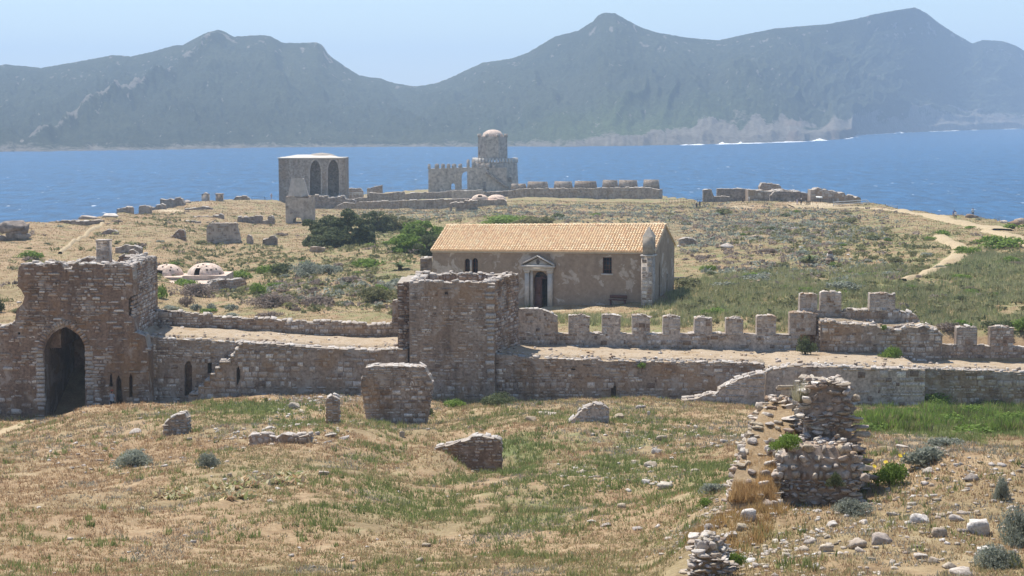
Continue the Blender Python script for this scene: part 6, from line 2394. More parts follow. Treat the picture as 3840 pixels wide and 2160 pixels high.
tree(1278, 925, 255, 135, 'large dark evergreen tree-shrub with billowing crown left of the chapel', 'dark_leaf', 14000)
tree(1400, 880, 150, 85, 'dark grey-green shrubby tree touching the right side of the large evergreen', 'dark_leaf', 6000)
tree(1235, 930, 150, 60, 'lower dark lobe-crowned tree at the foot of the large evergreen', 'dark_leaf', 5000)
tree(1610, 960, 110, 80, 'dark round tree beside the left corner of the chapel', 'dark_leaf', 4500)
tree(1480, 872, 160, 60, 'bushy olive-grey tree between evergreen and chapel roof', 'olive_leaf', 5000)
tree(1570, 905, 170, 70, 'bright green bushy tree behind the left end of the chapel', 'green_leaf', 6000)
tree(1540, 945, 150, 60, 'fresh green low tree left of the chapel roof', 'green_leaf', 5000)
MAINB = [
    ('green', 1880, 842, 270, 46, 'wide flat bright green shrub mound above the chapel roof', 2), ('olive', 2010, 838, 160, 36, 'olive shrub mound right of the flat green mound', 1),
    ('grey', 1160, 1035, 160, 62, 'grey-green dome shrub left of the palm rosette', 2), ('dark', 1060, 1030, 110, 50, 'darker shrub left of the grey-green dome shrub', 1), ('grey', 1240, 1030, 110, 45, 'sage shrub right of the grey-green dome shrub', 1),
    ('green', 1010, 1025, 120, 35, 'low bright green shrub uphill of the bath house', 1), ('green', 900, 1045, 110, 34, 'bright green shrub touching the right side of the bath domes', 1), ('green', 960, 1105, 110, 45, 'bright green shrub right of the bath house wall', 1),
    ('green', 1390, 1000, 150, 40, 'yellow-green shrub just left of the palm rosette', 1), ('olive', 1410, 1132, 190, 66, 'rounded green and brown shrub behind the middle tower', 2), ('green', 1420, 1105, 100, 40, 'green top shrub on the rounded brown shrub', 1),
    ('brown', 1010, 1150, 240, 62, 'purple-brown dry scrub thicket behind the left parapet', 2), ('brown', 1180, 1150, 170, 50, 'pale dry scrub patch right of the purple-brown thicket', 1), ('brown', 730, 1110, 190, 62, 'brown dry shrub in front of the bath house', 2),
    ('brown', 700, 1150, 60, 55, 'small dark twiggy bush below the bath house', 1), ('green', 690, 1075, 120, 32, 'bright green shrub along the edge of the bath house roof', 1), ('green', 605, 1120, 60, 60, 'green shrub at the right side of the gate tower', 1),
    ('grey', 735, 1165, 55, 30, 'small blue-grey bush left of two near the parapet', 0), ('grey', 795, 1168, 62, 32, 'small blue-grey bush right of two near the parapet', 0), ('grey', 870, 1165, 66, 28, 'greyish bush farther right near the parapet', 0),
    ('green', 110, 968, 150, 30, 'bright green shrub uphill of the gate tower on the left edge', 1), ('brown', 105, 982, 60, 24, 'brown round bush under the bright green shrub at left', 0), ('dark', -4, 1172, 50, 60, 'dark shrub cut by the left edge of the view', 1),
    ('dark', 1880, 1520, 170, 56, 'dark green shrub at the shaded foot of the right rampart', 2), ('green', 1703, 1528, 104, 34, 'yellow-green cushion shrub near the foot of the middle tower', 1), ('dark', 1590, 1565, 80, 56, 'dark shrub at the right foot of the trapezoid fragment', 1),
    ('green', 3340, 1345, 115, 70, 'vivid green shrub growing on the wall walk below the bastion', 2), ('dark', 3020, 1318, 95, 70, 'dark ivy clump in the corner left of the bastion', 1), ('green', 3135, 1222, 46, 20, 'small green tuft shrub on the bastion edge', 0), ('green', 3270, 1200, 44, 24, 'small green shrub at the foot of the right bastion merlon', 0),
    ('green', 3312, 1238, 26, 26, 'tiny green plant on the bastion face', 0), ('dark', 3255, 1520, 120, 80, 'dark triangular shrub in shade at the rampart foot', 2), ('dark', 2925, 1500, 100, 70, 'dark shrub in the corner beside the ramp', 1), ('dark', 3420, 1500, 90, 90, 'dark creeper in the recess of the right rampart', 1),
    ('green', 3520, 1530, 190, 62, 'vivid green creeping shrub in front of the recessed rampart', 2), ('green', 3640, 1560, 200, 50, 'vivid green spreading shrub right of the creeping one', 2), ('green', 3780, 1590, 240, 52, 'vivid green shrub mat at the right edge', 2), ('green', 3560, 1590, 180, 40, 'lower green shrub mat before the recessed rampart', 1),
    ('green', 3280, 1610, 150, 30, 'green cushion right of the tall crumbling pier', 1), ('green', 3420, 1560, 130, 40, 'green shrub between pier and rampart recess', 1), ('olive', 3700, 1530, 160, 40, 'olive brown-tipped shrub under the rampart at right', 1), ('green', 3700, 1625, 260, 34, 'long green shrub strip at the foot of the slope', 1),
    ('dark', 3590, 1470, 50, 70, 'dark bush against the recessed rampart wall', 1), ('green', 3255, 1570, 60, 40, 'small green bush behind the crumbling pier', 0),
    ('green', 2950, 1690, 150, 80, 'leafy green creeper on the sloping ruined wall', 2), ('green', 3340, 1815, 170, 105, 'blue-green bush with yellow daisies right of the pier', 2), ('green', 3240, 1800, 50, 110, 'bright green grass-like bush touching the pier', 1), ('grey', 3200, 1925, 180, 60, 'silver-leaved plant at the foot of the rubble block', 2),
    ('dark', 3130, 1830, 80, 60, 'dark green plant in the gap of the rubble block', 1), ('grey', 3755, 1880, 84, 110, 'narrow silver-grey shrub on the right slope', 2), ('grey', 3830, 2050, 190, 170, 'large silver-grey shrub at the right edge', 2), ('grey', 3740, 2130, 200, 100, 'low silver-grey shrub at the bottom right corner', 2),
    ('grey', 3470, 1740, 220, 70, 'wispy grey shrub thicket behind the daisies', 1), ('grey', 3550, 1680, 180, 46, 'grey twiggy shrub line upslope of the wispy thicket', 1), ('green', 2760, 2130, 90, 66, 'fresh green plant on the bottom ruin', 1), ('grey', 2680, 1850, 120, 44, 'grey-green thistle patch left of the sloping wall', 1),
    ('green', 2640, 1900, 90, 36, 'green thistle clump lower left of the sloping wall', 1), ('grey', 500, 1750, 190, 76, 'wispy grey-green bush on the left meadow', 2), ('grey', 783, 1755, 105, 66, 'smaller rounded wispy bush right of the first', 2), ('olive', 1000, 1510, 20, 20, 'tiny weed at the rampart foot', 0),
    ('green', 1955, 1350, 40, 20, 'small fern tuft on the wall walk edge', 0), ('green', 2410, 1382, 40, 26, 'caper plant hanging on the rampart face', 0), ('green', 3750, 930, 240, 50, 'broad green shrub patch below the right path', 1), ('green', 3620, 955, 120, 34, 'green shrub patch inside the path bend', 1),
    ('green', 3800, 858, 90, 26, 'green shrub among the right shore rocks', 0), ('olive', 3190, 840, 90, 26, 'olive shrub mound on the far right meadow', 0), ('green', 2990, 800, 40, 14, 'small green bush on the headland slope', 0), ('olive', 2720, 806, 100, 26, 'flat olive mound below the headland path', 0),
    ('green', 3330, 905, 40, 14, 'vivid small green patch bush in the right meadow', 0), ('grey', 2850, 1060, 180, 40, 'grey sage thicket in the centre of the right meadow', 1), ('grey', 2720, 1075, 120, 26, 'grey sage clump left of the centre thicket', 0),
    ('dark', 3740, 1250, 130, 50, 'dark green shrub behind the far right merlons', 1), ('green', 3610, 1235, 90, 40, 'green shrub behind the merlon at right', 1), ('green', 3830, 1250, 110, 56, 'green shrub at the right edge behind the parapet', 1), ('brown', 3560, 1240, 110, 40, 'brown dry brush behind the bastion end', 1),
]
for k_, px, py, w_, h_, lab, bg_ in MAINB:
    dd = None
    if px in (3340, 3020) and py in (1345, 1318):
        dd = 128.6
        x, y, _ = P(px, py, dd)
        t = thing('shrub', (x, y, P(px, py, dd)[2] - .25), lab, 'shrub')
        r = w_ / 2 / F * y
        t.scale = (r, .7 * r, h_ / F * y * 1.2)
        link('foliage', random.choice(bushes(k_, bg_)), t)
        link('stem', TW, t)
        continue
    if (px, py) in ((3135, 1222), (3270, 1200), (3312, 1238), (1955, 1350), (2410, 1382), (2950, 1690), (3130, 1830), (2760, 2130)):
        dd = {3135: 131, 3270: 133.4, 3312: 129.9, 1955: 125.6, 2410: 124.6, 2950: 44.2, 3130: 43.8, 2760: 36.5}[px]
        x, y, z = P(px, py, dd)
        t = thing('shrub', (x, y, z), lab, 'shrub')
        r = w_ / 2 / F * y
        t.scale = (r, .6 * r, h_ / F * y * 1.2)
        link('foliage', random.choice(bushes(k_, bg_)), t)
        link('stem', TW, t)
        continue
    bush(k_, px, py, w_, h_, lab, big=bg_)

# yellow daisies on the blue-green bush
M['petal'] = flat_mat('yellow_petals', (0.80, 0.60, 0.03), .6, .05, 5)
mbp = MB()
for k in range(10):
    a = 2 * math.pi * k / 10
    mbp.tri((0, 0, 0), (math.cos(a - .25), math.sin(a - .25), .15), (math.cos(a + .25), math.sin(a + .25), .15))
mbp.tube([(0, 0, -4), (0.2, 0, 0)], .06, 4)
d_o = mbp.build('tmp', [M['petal']])
DM = d_o.data
DM.name = 'daisy'
bpy.data.objects.remove(d_o)
for px, py in ((3268, 1738), (3310, 1722), (3372, 1706), (3384, 1694), (3412, 1712), (3320, 1780), (3364, 1698)):
    x, y, z = P(px, py, 48.5)
    t = link('daisy', DM, loc=(x, y - .4, z))
    t.scale = (.065, .065, .065)
    t.rotation_euler = (R(35), R(random.uniform(-20, 20)), 0)
    tag(t, {3268: 'leftmost yellow daisy beside the crumbling pier', 3310: 'yellow daisy low on the left of the blue-green bush', 3372: 'lower of two yellow daisies at the top of the blue-green bush', 3384: 'topmost yellow daisy of the blue-green bush', 3412: 'rightmost yellow daisy of the blue-green bush', 3320: 'lowest yellow daisy at the front of the blue-green bush', 3364: 'yellow daisy just left of the topmost one'}[px], 'flower', 'yellow daisies on the blue-green bush')

# palm rosettes
M['palm'] = leaf_mat('palm_frond', [(0.10, 0.14, 0.04), (0.17, 0.20, 0.08)], .2)
for px, py, w_, lab in ((1500, 1012, 110, 'young palm rosette with arching fronds left of the chapel'), (3040, 985, 84, 'spiky palm rosette in the dry meadow behind the crenellations')):
    x, y, z = ground(px, py)
    r = w_ / 2 / F * y
    t = thing('palm', (x, y, z), lab, 'palm')
    for k in range(22):
        a = k * 2.4
        el = random.uniform(.25, 1.3)
        mb = MB()
        pr_ = None
        for i in range(7):
            u = i / 6
            rr = r * u * math.cos(el * (1 - .4 * u)) * 1.15
            zz_ = r * (math.sin(el) * u * 1.25 - .55 * u * u)
            c_ = np.array((rr * math.cos(a), rr * math.sin(a), zz_ + .2))
            sd = np.array((-math.sin(a), math.cos(a), 0)) * r * .13 * math.sin(math.pi * min(u + .12, 1)) + 1e-4
            if pr_ is not None:
                mb.quad(tuple(pr_[0] - pr_[1]), tuple(c_ - sd + (0, 0, -.04)), tuple(c_), tuple(pr_[0]))
                mb.quad(tuple(pr_[0]), tuple(c_), tuple(c_ + sd + (0, 0, -.04)), tuple(pr_[0] + pr_[1]))
            pr_ = (c_, sd)
        mb.build('frond', [M['palm']], t)
    mb = MB(); mb.tube([(0, 0, -.2), (0, 0, .35)], [.2 * r, .12 * r], 7); mb.build('trunk', [M['wood']], t)

# scattered individual shrubs of the plateau
HID = []
cnt = 0
tries = 0
LAB = {'grey': ('grey-green cushion shrub among many on the dry plateau', 'grey-green cushion shrubs of the plateau'), 'olive': ('olive-green cushion shrub among many on the dry plateau', 'olive-green cushion shrubs of the plateau'),
       'green': ('bright green low shrub among several on the plateau', 'bright green low shrubs of the plateau'), 'brown': ('dry brown cushion shrub among many on the dry plateau', 'dry brown cushion shrubs of the plateau'), 'dark': ('dark low shrub among several on the plateau', 'dark low shrubs of the plateau')}
LANDM = [(60, 890, 'the rock outcrop'), (290, 850, 'the sunken V-shaped wall'), (400, 910, 'the square pier'), (478, 935, 'the broken wall by the pier'), (405, 875, 'the leaf-shaped wall'), (465, 800, 'the squat shore ruin'), (645, 760, 'the triple-humped ruin'),
         (795, 750, 'the two short pillars'), (745, 785, 'the lens-shaped wall'), (630, 825, 'the long dark wall'), (712, 845, 'the short dark wall'), (835, 870, 'the broad plastered house wall'), (668, 880, 'the stepped crumbling wall'),
         (935, 890, 'the pointed stump'), (1012, 892, 'the low dark stub'), (930, 830, 'the uneven rubble wall'), (1120, 790, 'the ruined turret'), (630, 1020, 'the left bath dome'), (772, 1010, 'the right bath dome'), (850, 1090, 'the bath house side wall'),
         (1278, 860, 'the large dark evergreen'), (1570, 880, 'the bright green bushy tree'), (1500, 990, 'the left palm rosette'), (1160, 1010, 'the grey-green dome shrub'), (1010, 1130, 'the purple-brown thicket'), (1410, 1110, 'the rounded green and brown shrub'),
         (1738, 780, 'the small roofless block'), (1880, 830, 'the flat green mound'), (1830, 745, 'the two small domes'), (2200, 760, 'the sea wall merlons'), (2440, 765, 'the end of the sea wall'), (2580, 900, 'the rubble remnant by the gable'), (2570, 1110, 'the handcart'),
         (2725, 925, 'the black-shadowed rock'), (2840, 1062, 'the orange-brown flat rock'), (3040, 970, 'the right palm rosette'), (3112, 965, 'the stone marker'), (2850, 1045, 'the grey sage thicket'), (2960, 868, 'the strip of pale rubble'), (2720, 800, 'the flat olive mound'),
         (2996, 770, 'the pair on the headland path'), (3070, 755, 'the information panels'), (3250, 775, 'the white handrail'), (3190, 840, 'the far right olive mound'), (3330, 905, 'the vivid green patch bush'), (3583, 820, 'the walker in white'), (3560, 905, 'the head of the small path'),
         (3600, 945, 'the bend of the small path'), (3480, 1030, 'the foot of the small path'), (3750, 920, 'the broad green patch'), (3310, 1100, 'the right bastion merlon'), (3115, 1095, 'the middle bastion merlon'), (3620, 1220, 'the first merlon right of the bastion'), (3760, 1220, 'the last merlon at right'),
         (1160, 1180, 'the left parapet'), (2700, 1180, 'the sixth merlon'), (2450, 1120, 'the chapel corner'), (3800, 1120, 'the right edge meadow')]
USED = set()
while cnt < 235 and tries < 9000:
    tries += 1
    px = random.uniform(20, 3830)
    py = random.uniform(790, 1230)
    if 1600 < px < 2560 and py > 830:
        continue
    gq = float(zone(np.array([px]), np.array([py]), ZONES_GREY)[0])
    gg = float(zone(np.array([px]), np.array([py]), ZONES_GREEN)[0])
    if random.random() > .12 + gq * 1.6 + gg * .5:
        continue
    x, y, z = ground(px, py, 134, 640)
    X_, Y_ = proj(x, y, z)
    if abs(Y_ - py) > 6 or z < 2:
        continue
    if py < 835 and px < 1100 and random.random() < .7:
        continue
    kd = random.choices(['grey', 'olive', 'brown', 'green', 'dark'], [.3 + gq * 2, .5, .35 + gq, .15 + gg * 1.2, .18])[0]
    r = random.uniform(.45, 1.5) * (1 if random.random() < .85 else 1.5)
    szw = 'small' if r < .7 else 'middle-sized' if r < 1.15 else 'large'
    lm = min(LANDM, key=lambda q: abs(q[0] - px) + 3.0 * abs(q[1] - py))
    dx, dy = px - lm[0], py - lm[1]
    far_ = abs(dx) + 3 * abs(dy) > 260
    if abs(dx) > 3.0 * abs(dy):
        wd = ('a stretch ' if far_ else 'just ') + ('left of' if dx < 0 else 'right of')
    else:
        wd = ('well ' if far_ else 'just ') + ('behind' if dy < 0 else 'in front of')
    if (szw, kd, wd, lm[2]) in USED:
        continue
    USED.add((szw, kd, wd, lm[2]))
    t = thing('shrub', (x, y, z - .05), f"{szw} {dict(grey='grey-green', olive='olive-green', green='bright green', brown='dry brown', dark='dark green')[kd]} cushion shrub {wd} {lm[2]}", 'shrub', LAB[kd][1])
    t.scale = (r, r * random.uniform(.7, 1), r * random.uniform(.45, .75))
    t.rotation_euler = (0, 0, random.uniform(0, 6.28))
    link('foliage', random.choice(bushes(kd, 1 if y < 230 else 0)), t)
    if y < 200:
        link('stem', TW, t)
    cnt += 1

# ------------------------------------------------------------------ ground cover that nobody could count
def tufts(Pt, h, w, nb, spread, colr, name, lean=0.5):
    n = len(Pt)
    base = np.repeat(Pt, nb, 0)
    hh = np.repeat(h, nb) * rng.uniform(.5, 1.15, n * nb)
    ww = np.repeat(w, nb) * rng.uniform(.7, 1.3, n * nb)
    sp = np.repeat(spread, nb)
    a = rng.uniform(0, 2 * np.pi, n * nb)
    r = sp * rng.uniform(0, 1, n * nb) ** .5
    base = base + np.stack([r * np.cos(a), r * np.sin(a), 0 * r - .02], 1)
    la = rng.uniform(0, 2 * np.pi, n * nb)
    le = rng.uniform(.1, 1, n * nb) * lean
    tip = base + np.stack([np.cos(la) * le * hh, np.sin(la) * le * hh, hh * np.sqrt(np.maximum(1 - le ** 2 * .8, .1))], 1)
    ba = rng.uniform(0, np.pi, n * nb)
    dv = np.stack([np.cos(ba), np.sin(ba), 0 * ba], 1) * ww[:, None] * .5
    V = np.stack([base - dv, base + dv, tip], 1).reshape(-1, 3)
    Fq = np.arange(3 * n * nb).reshape(-1, 3)
    C = np.repeat(colr, nb, 0) * rng.uniform(.72, 1.28, (n * nb, 1))
    C = np.repeat(C, 3, 0)
    o = link(name, np_mesh(name, V, Fq, [M['grass']], C))
    o['kind'] = 'stuff'
    return o


def sample_ground(n, D0, D1, u0=-.42, u1=.42, pw=1.0):
    D = (D0 ** (2 - pw) + (D1 ** (2 - pw) - D0 ** (2 - pw)) * rng.random(n)) ** (1 / (2 - pw)) if pw != 2 else np.exp(rng.uniform(np.log(D0), np.log(D1), n))
    u = rng.uniform(u0, u1, n)
    x, y = u * D, D
    z = tz(x, y)
    px, py = proj(x, y, z)
    return x, y, z, px, py


DRYC = np.array([(0.50, 0.36, 0.21), (0.44, 0.305, 0.17), (0.56, 0.43, 0.27), (0.37, 0.245, 0.14), (0.48, 0.33, 0.19), (0.31, 0.195, 0.115)])
GRC = np.array([(0.20, 0.245, 0.08), (0.26, 0.285, 0.11), (0.17, 0.21, 0.07), (0.31, 0.30, 0.13)])
OLC = np.array([(0.34, 0.30, 0.15), (0.39, 0.34, 0.18), (0.30, 0.26, 0.13)])
GYC = np.array([(0.31, 0.30, 0.24), (0.37, 0.35, 0.29), (0.30, 0.25, 0.205), (0.26, 0.26, 0.20)])


def veg_color(x, y, px, py, gbias=0.0):
    n = len(x)
    gz = zone(px, py, ZONES_GREEN)
    qz = zone(px, py, ZONES_GREY)
    nz = fbm(x / 2.6, y / 3.2, 3, 101)
    nb = fbm(x / 11, y / 13, 3, 102)
    r = rng.random(n)
    c = DRYC[rng.integers(0, len(DRYC), n)]
    po = np.clip((nb - .46) * 4, 0, .75)
    c = np.where((r < po)[:, None], OLC[rng.integers(0, 3, n)], c)
    pg = np.clip(gz * 1.5 + (nz - .52) * 3.2 * (0.35 + gz * 2) + gbias, 0, .95)
    r2 = rng.random(n)
    c = np.where((r2 < pg)[:, None], GRC[rng.integers(0, 4, n)], c)
    r3 = rng.random(n)
    pq = np.clip(qz * 1.2 + (fbm(x / 3, y / 3, 2, 107) - .55) * 2, 0, .7)
    c = np.where((r3 < pq)[:, None], GYC[rng.integers(0, 4, n)], c)
    return c, gz, pg


def sandm(px, py, x=None, y=None):
    s = zone(px, py, ZONES_SAND)
    return s


def off_path(x, y):
    ok = np.ones(len(x), bool)
    for C3 in PATHP:
        x0, x1, y0, y1 = C3[:, 0].min() - 4, C3[:, 0].max() + 4, C3[:, 1].min() - 4, C3[:, 1].max() + 4
        i = np.nonzero((x > x0) & (x < x1) & (y > y0) & (y < y1))[0]
        if not len(i):
            continue
        d = np.sqrt((x[i, None] - C3[None, :, 0]) ** 2 + (y[i, None] - C3[None, :, 1]) ** 2) - C3[None, :, 2] * 1.15
        ok[i] &= d.min(1) > 0.05
    return ok
# foreground meadow
x, y, z, px, py = sample_ground(175000, 27, 123.4, pw=1.35)
c, gz, pg = veg_color(x, y, px, py)
keep = (rng.random(len(x)) > sandm(px, py) * .95) & (fbm(x / 1.1, y / 1.1, 2, 111) > .30) & off_path(x, y)
x, y, z, c, gz, pg = x[keep], y[keep], z[keep], c[keep], gz[keep], pg[keep]
dist_k = .65 + y / 110
h_ = rng.uniform(.06, .17, len(x)) * dist_k * (1 + .7 * (c[:, 1] > c[:, 0]))
tufts(np.stack([x, y, z], 1), h_, .018 + .00042 * y * np.ones(len(x)), 5, .12 * dist_k, c, 'meadow_grass', .85)
# taller green clumps in the foreground
x, y, z, px, py = sample_ground(11500, 34, 122, pw=1.2)
gz = zone(px, py, ZONES_GREEN)
nz = fbm(x / 1.6, y / 1.6, 3, 121)
keep = (nz + gz * .42 > .69)
x, y, z = x[keep], y[keep], z[keep]
tufts(np.stack([x, y, z], 1), rng.uniform(.18, .42, len(x)), .03 + .0004 * y, 14, .16 + 0 * x, GRC[rng.integers(0, 4, len(x))] * 1.05, 'green_grass', .5)
# plateau behind the cross wall
x, y, z, px, py = sample_ground(115000, 134.5, 420, pw=1.6)
c, gz, pg = veg_color(x, y, px, py)
keep = (z > 3.5) & (rng.random(len(x)) > sandm(px, py) * .8) & off_path(x, y)
for a_, b_, c_, d_ in ((CFL[0], CFR[0] + 2, 157, 173),):
    keep &= ~((x > a_) & (x < b_) & (y > c_ + 0.5 - (x - a_) * .32 + 6.4) & (y < d_ - (x - a_) * .32 + 9))
x, y, z, c = x[keep], y[keep], z[keep], c[keep]
k_ = y / 160
c = c * np.array([.82, .80, .80])
tufts(np.stack([x, y, z], 1), rng.uniform(.07, .20, len(x)) * k_ ** .6, .07 * k_, 4, .35 * k_, c, 'plateau_grass', .6)
# dry grass on the broad wall tops
XW, YW, ZW = [], [], []
for f_, p_, d0, d1, zb_, ss in WALKS:
    n = int((ss[-1] - ss[0]) * (d1 - d0) * 3.2)
    s = rng.uniform(ss[0], ss[-1], n)
    d = d0 + (d1 - d0) * rng.random(n)
    k = fbm(s / 2.2, d / 1.2, 3, 151) > .5
    s, d = s[k], d[k]
    XW.append(f_.A[0] + f_.d[0] * s + f_.inn[0] * d)
    YW.append(f_.A[1] + f_.d[1] * s + f_.inn[1] * d)
    ZW.append(np.interp(s, ss, zb_) + .12)
XW, YW, ZW = np.concatenate(XW), np.concatenate(YW), np.concatenate(ZW)
cw = DRYC[rng.integers(0, 6, len(XW))]
cw = np.where((rng.random(len(XW)) < .12)[:, None], GRC[rng.integers(0, 4, len(XW))], cw)
tufts(np.stack([XW, YW, ZW], 1), rng.uniform(.05, .2, len(XW)), .06 + 0 * XW, 5, .15 + 0 * XW, cw, 'wall_top_grass', .8)
# tall green grass behind the crenellations and on the right
x, y, z, px, py = sample_ground(52000, 134.6, 200, u0=-.02, pw=1.2)
keep = (zone(px, py, [(3300, 1130, 760, 110, 1.0), (2500, 1170, 520, 50, 1.0), (3800, 1050, 300, 100, 1)]) > .3) & (fbm(x / 4, y / 6, 3, 131) > .36)
dd_ = (x - CFL[0]) * cf.d[0] + (y - CFL[1]) * cf.d[1]
ii_ = (x - CFL[0]) * cf.inn[0] + (y - CFL[1]) * cf.inn[1]
keep &= ~((dd_ > -.5) & (dd_ < CL + .5) & (ii_ > -.25) & (ii_ < CW + .3))
keep &= ~((px < 2420) & (py < 1185) & (px > 1990)) & off_path(x, y)
x, y, z = x[keep], y[keep], z[keep]
cc = np.array([(0.29, 0.31, 0.14), (0.23, 0.26, 0.12), (0.36, 0.34, 0.19), (0.44, 0.39, 0.23), (0.26, 0.275, 0.15)])[rng.integers(0, 5, len(x))]
gr = fbm(x / 9, y / 12, 3, 133)[:, None]
cc = cc * (.75 + gr * .6)
tufts(np.stack([x, y, z], 1), rng.uniform(.3, .75, len(x)), .06 + 0 * x, 6, .3 + 0 * x, cc, 'tall_grass', .35)


# low scrub mass on the plateau
def scrub(n, D0, D1, name, mode):
    x, y, z, px, py = sample_ground(n, D0, D1, pw=1.5)
    gz, qz = zone(px, py, ZONES_GREEN), zone(px, py, ZONES_GREY)
    nz = fbm(x / 6, y / 8, 3, 141)
    if mode == 'grey':
        keep = (nz * .5 + qz > .47)
        mat = M['grey_leaf']
    elif mode == 'brown':
        keep = (fbm(x / 5, y / 7, 3, 143) * .55 + qz > .42)
        mat = M['brown_leaf']
    else:
        keep = (nz * .6 + gz > .42)
        mat = M['olive_leaf']
    keep &= (z > 3) & ~((px > 1600) & (px < 2560) & (py > 840) & (py < 1190)) & (sandm(px, py) < .3) & off_path(x, y)
    x, y, z = x[keep], y[keep], z[keep]
    m_ = 9
    r = np.repeat(rng.uniform(.25, .75, len(x)), m_)
    a = rng.uniform(0, 2 * np.pi, len(r))
    q = np.sqrt(rng.random(len(r)))
    Pc = np.repeat(np.stack([x, y, z], 1), m_, 0) + np.stack([r * q * np.cos(a), r * q * np.sin(a), r * (.62 * np.sqrt(1 - q * q) + .02)], 1)
    d = np.stack([q * np.cos(a), q * np.sin(a), np.sqrt(1 - q * q) + .2], 1)
    V, Fq = cards(Pc, .34, d / np.linalg.norm(d, axis=1)[:, None])
    o = link(name, np_mesh(name, V, Fq, [mat]))
    o['kind'] = 'stuff'


scrub(9000, 135, 380, 'grey_scrub', 'grey')
scrub(6000, 135, 380, 'brown_scrub', 'brown')
scrub(11000, 135, 380, 'olive_scrub', 'olive')
# vivid creeping green at the foot of the right rampart
x, y, z, px, py = sample_ground(40000, 84, 124, u0=.19, u1=.42, pw=1)
keep = (zone(px, py, [(3900, 1570, 420, 66, 1), (3330, 1580, 90, 40, .8), (3560, 1620, 220, 24, .6)]) * .5 + fbm(x / 1.8, y / 2.6, 4, 171) > .83)
x, y, z = x[keep], y[keep], z[keep]
tufts(np.stack([x, y, z], 1), rng.uniform(.15, .75, len(x)) * (.3 + 1.3 * fbm(x / 1.2, y / 1.6, 3, 173)), .10 + 0 * x, 7, .25 + 0 * x, (.45 + 1.05 * fbm(x / 1.5, y / 2, 3, 175))[:, None] * np.array([(0.19, 0.28, 0.05), (0.25, 0.33, 0.075), (0.15, 0.22, 0.045), (0.27, 0.24, 0.11)])[rng.integers(0, 4, len(x))], 'green_creeper', .7)
# dry grass on the rubble slope
n = 4200
t_ = rng.random(n)
D_ = 43.4 + 4.6 * t_
yy_ = 1880 - 340 * t_
xx_ = (2735 + 150 * t_) + (190 - 60 * t_) * rng.random(n)
Pt = np.array([P(a, c_, d) for a, c_, d in zip(xx_, yy_, D_)])
keep = fbm(Pt[:, 0] / .5, Pt[:, 1] / .5, 2, 9) > .42
Pt = Pt[keep]
tufts(Pt, rng.uniform(.12, .38, len(Pt)), .018 + 0 * Pt[:, 0], 8, .09 + 0 * Pt[:, 0], np.array([(0.56, 0.40, 0.20), (0.50, 0.33, 0.15), (0.42, 0.27, 0.13)])[rng.integers(0, 3, len(Pt))], 'slope_grass', .6)
# brown dry grass on the ruins and the slope beside the near pier
x, y, z, px, py = sample_ground(9000, 34, 52, u0=.1, u1=.32, pw=1)
keep = zone(px, py, [(2850, 1830, 130, 110, 1), (2720, 1960, 160, 120, .9), (2680, 2050, 60, 60, 1)]) > .35
x, y, z = x[keep], y[keep], z[keep]
tufts(np.stack([x, y, z], 1), rng.uniform(.15, .42, len(x)), .02 + 0 * x, 9, .1 + 0 * x, np.array([(0.52, 0.37, 0.17), (0.44, 0.29, 0.12), (0.36, 0.22, 0.10)])[rng.integers(0, 3, len(x))], 'straw_grass', .6)


def grass_clump(label, px, py, D, w_, h_, cols, name='grass_tuft', nb=160):
    x, y, z = P(px, py, D)
    r = w_ / 2 / F * D
    h = h_ / F * D
    V, C = [], []
    for k in range(nb):
        a = random.uniform(0, 6.28)
        q = random.random() ** .5
        b0 = np.array((math.cos(a) * q * r * .4, math.sin(a) * q * r * .4, 0))
        tp = b0 + np.array((math.cos(a) * q * r * random.uniform(.3, .9), math.sin(a) * q * r * .7, h * random.uniform(.5, 1.1)))
        sd = np.array((random.uniform(-1, 1), random.uniform(-1, 1), 0)) * .012
        V += [b0 - sd, b0 + sd, tp]
        c0 = np.array(random.choice(cols)) * random.uniform(.8, 1.2)
        C += [c0] * 3
    o = link(name, np_mesh(name, V, np.arange(3 * nb).reshape(-1, 3), [M['grass']], np.array(C)), loc=(x, y, z))
    tag(o, label, 'grass tuft')
    o['kind'] = 'thing'


grass_clump('pale spiky grass tuft on top of the sloping ruined wall', 2995, 1502, 46.2, 110, 85, [(0.36, 0.34, 0.22), (0.45, 0.42, 0.30)])
grass_clump('brown dry plant hanging in the left side of the rubble block', 2900, 1800, 45, 70, 110, [(0.30, 0.18, 0.10), (0.38, 0.25, 0.14)])
grass_clump('reddish dry tuft on the bottom ruin', 2660, 2060, 36.6, 90, 80, [(0.42, 0.25, 0.12), (0.5, 0.32, 0.16)])

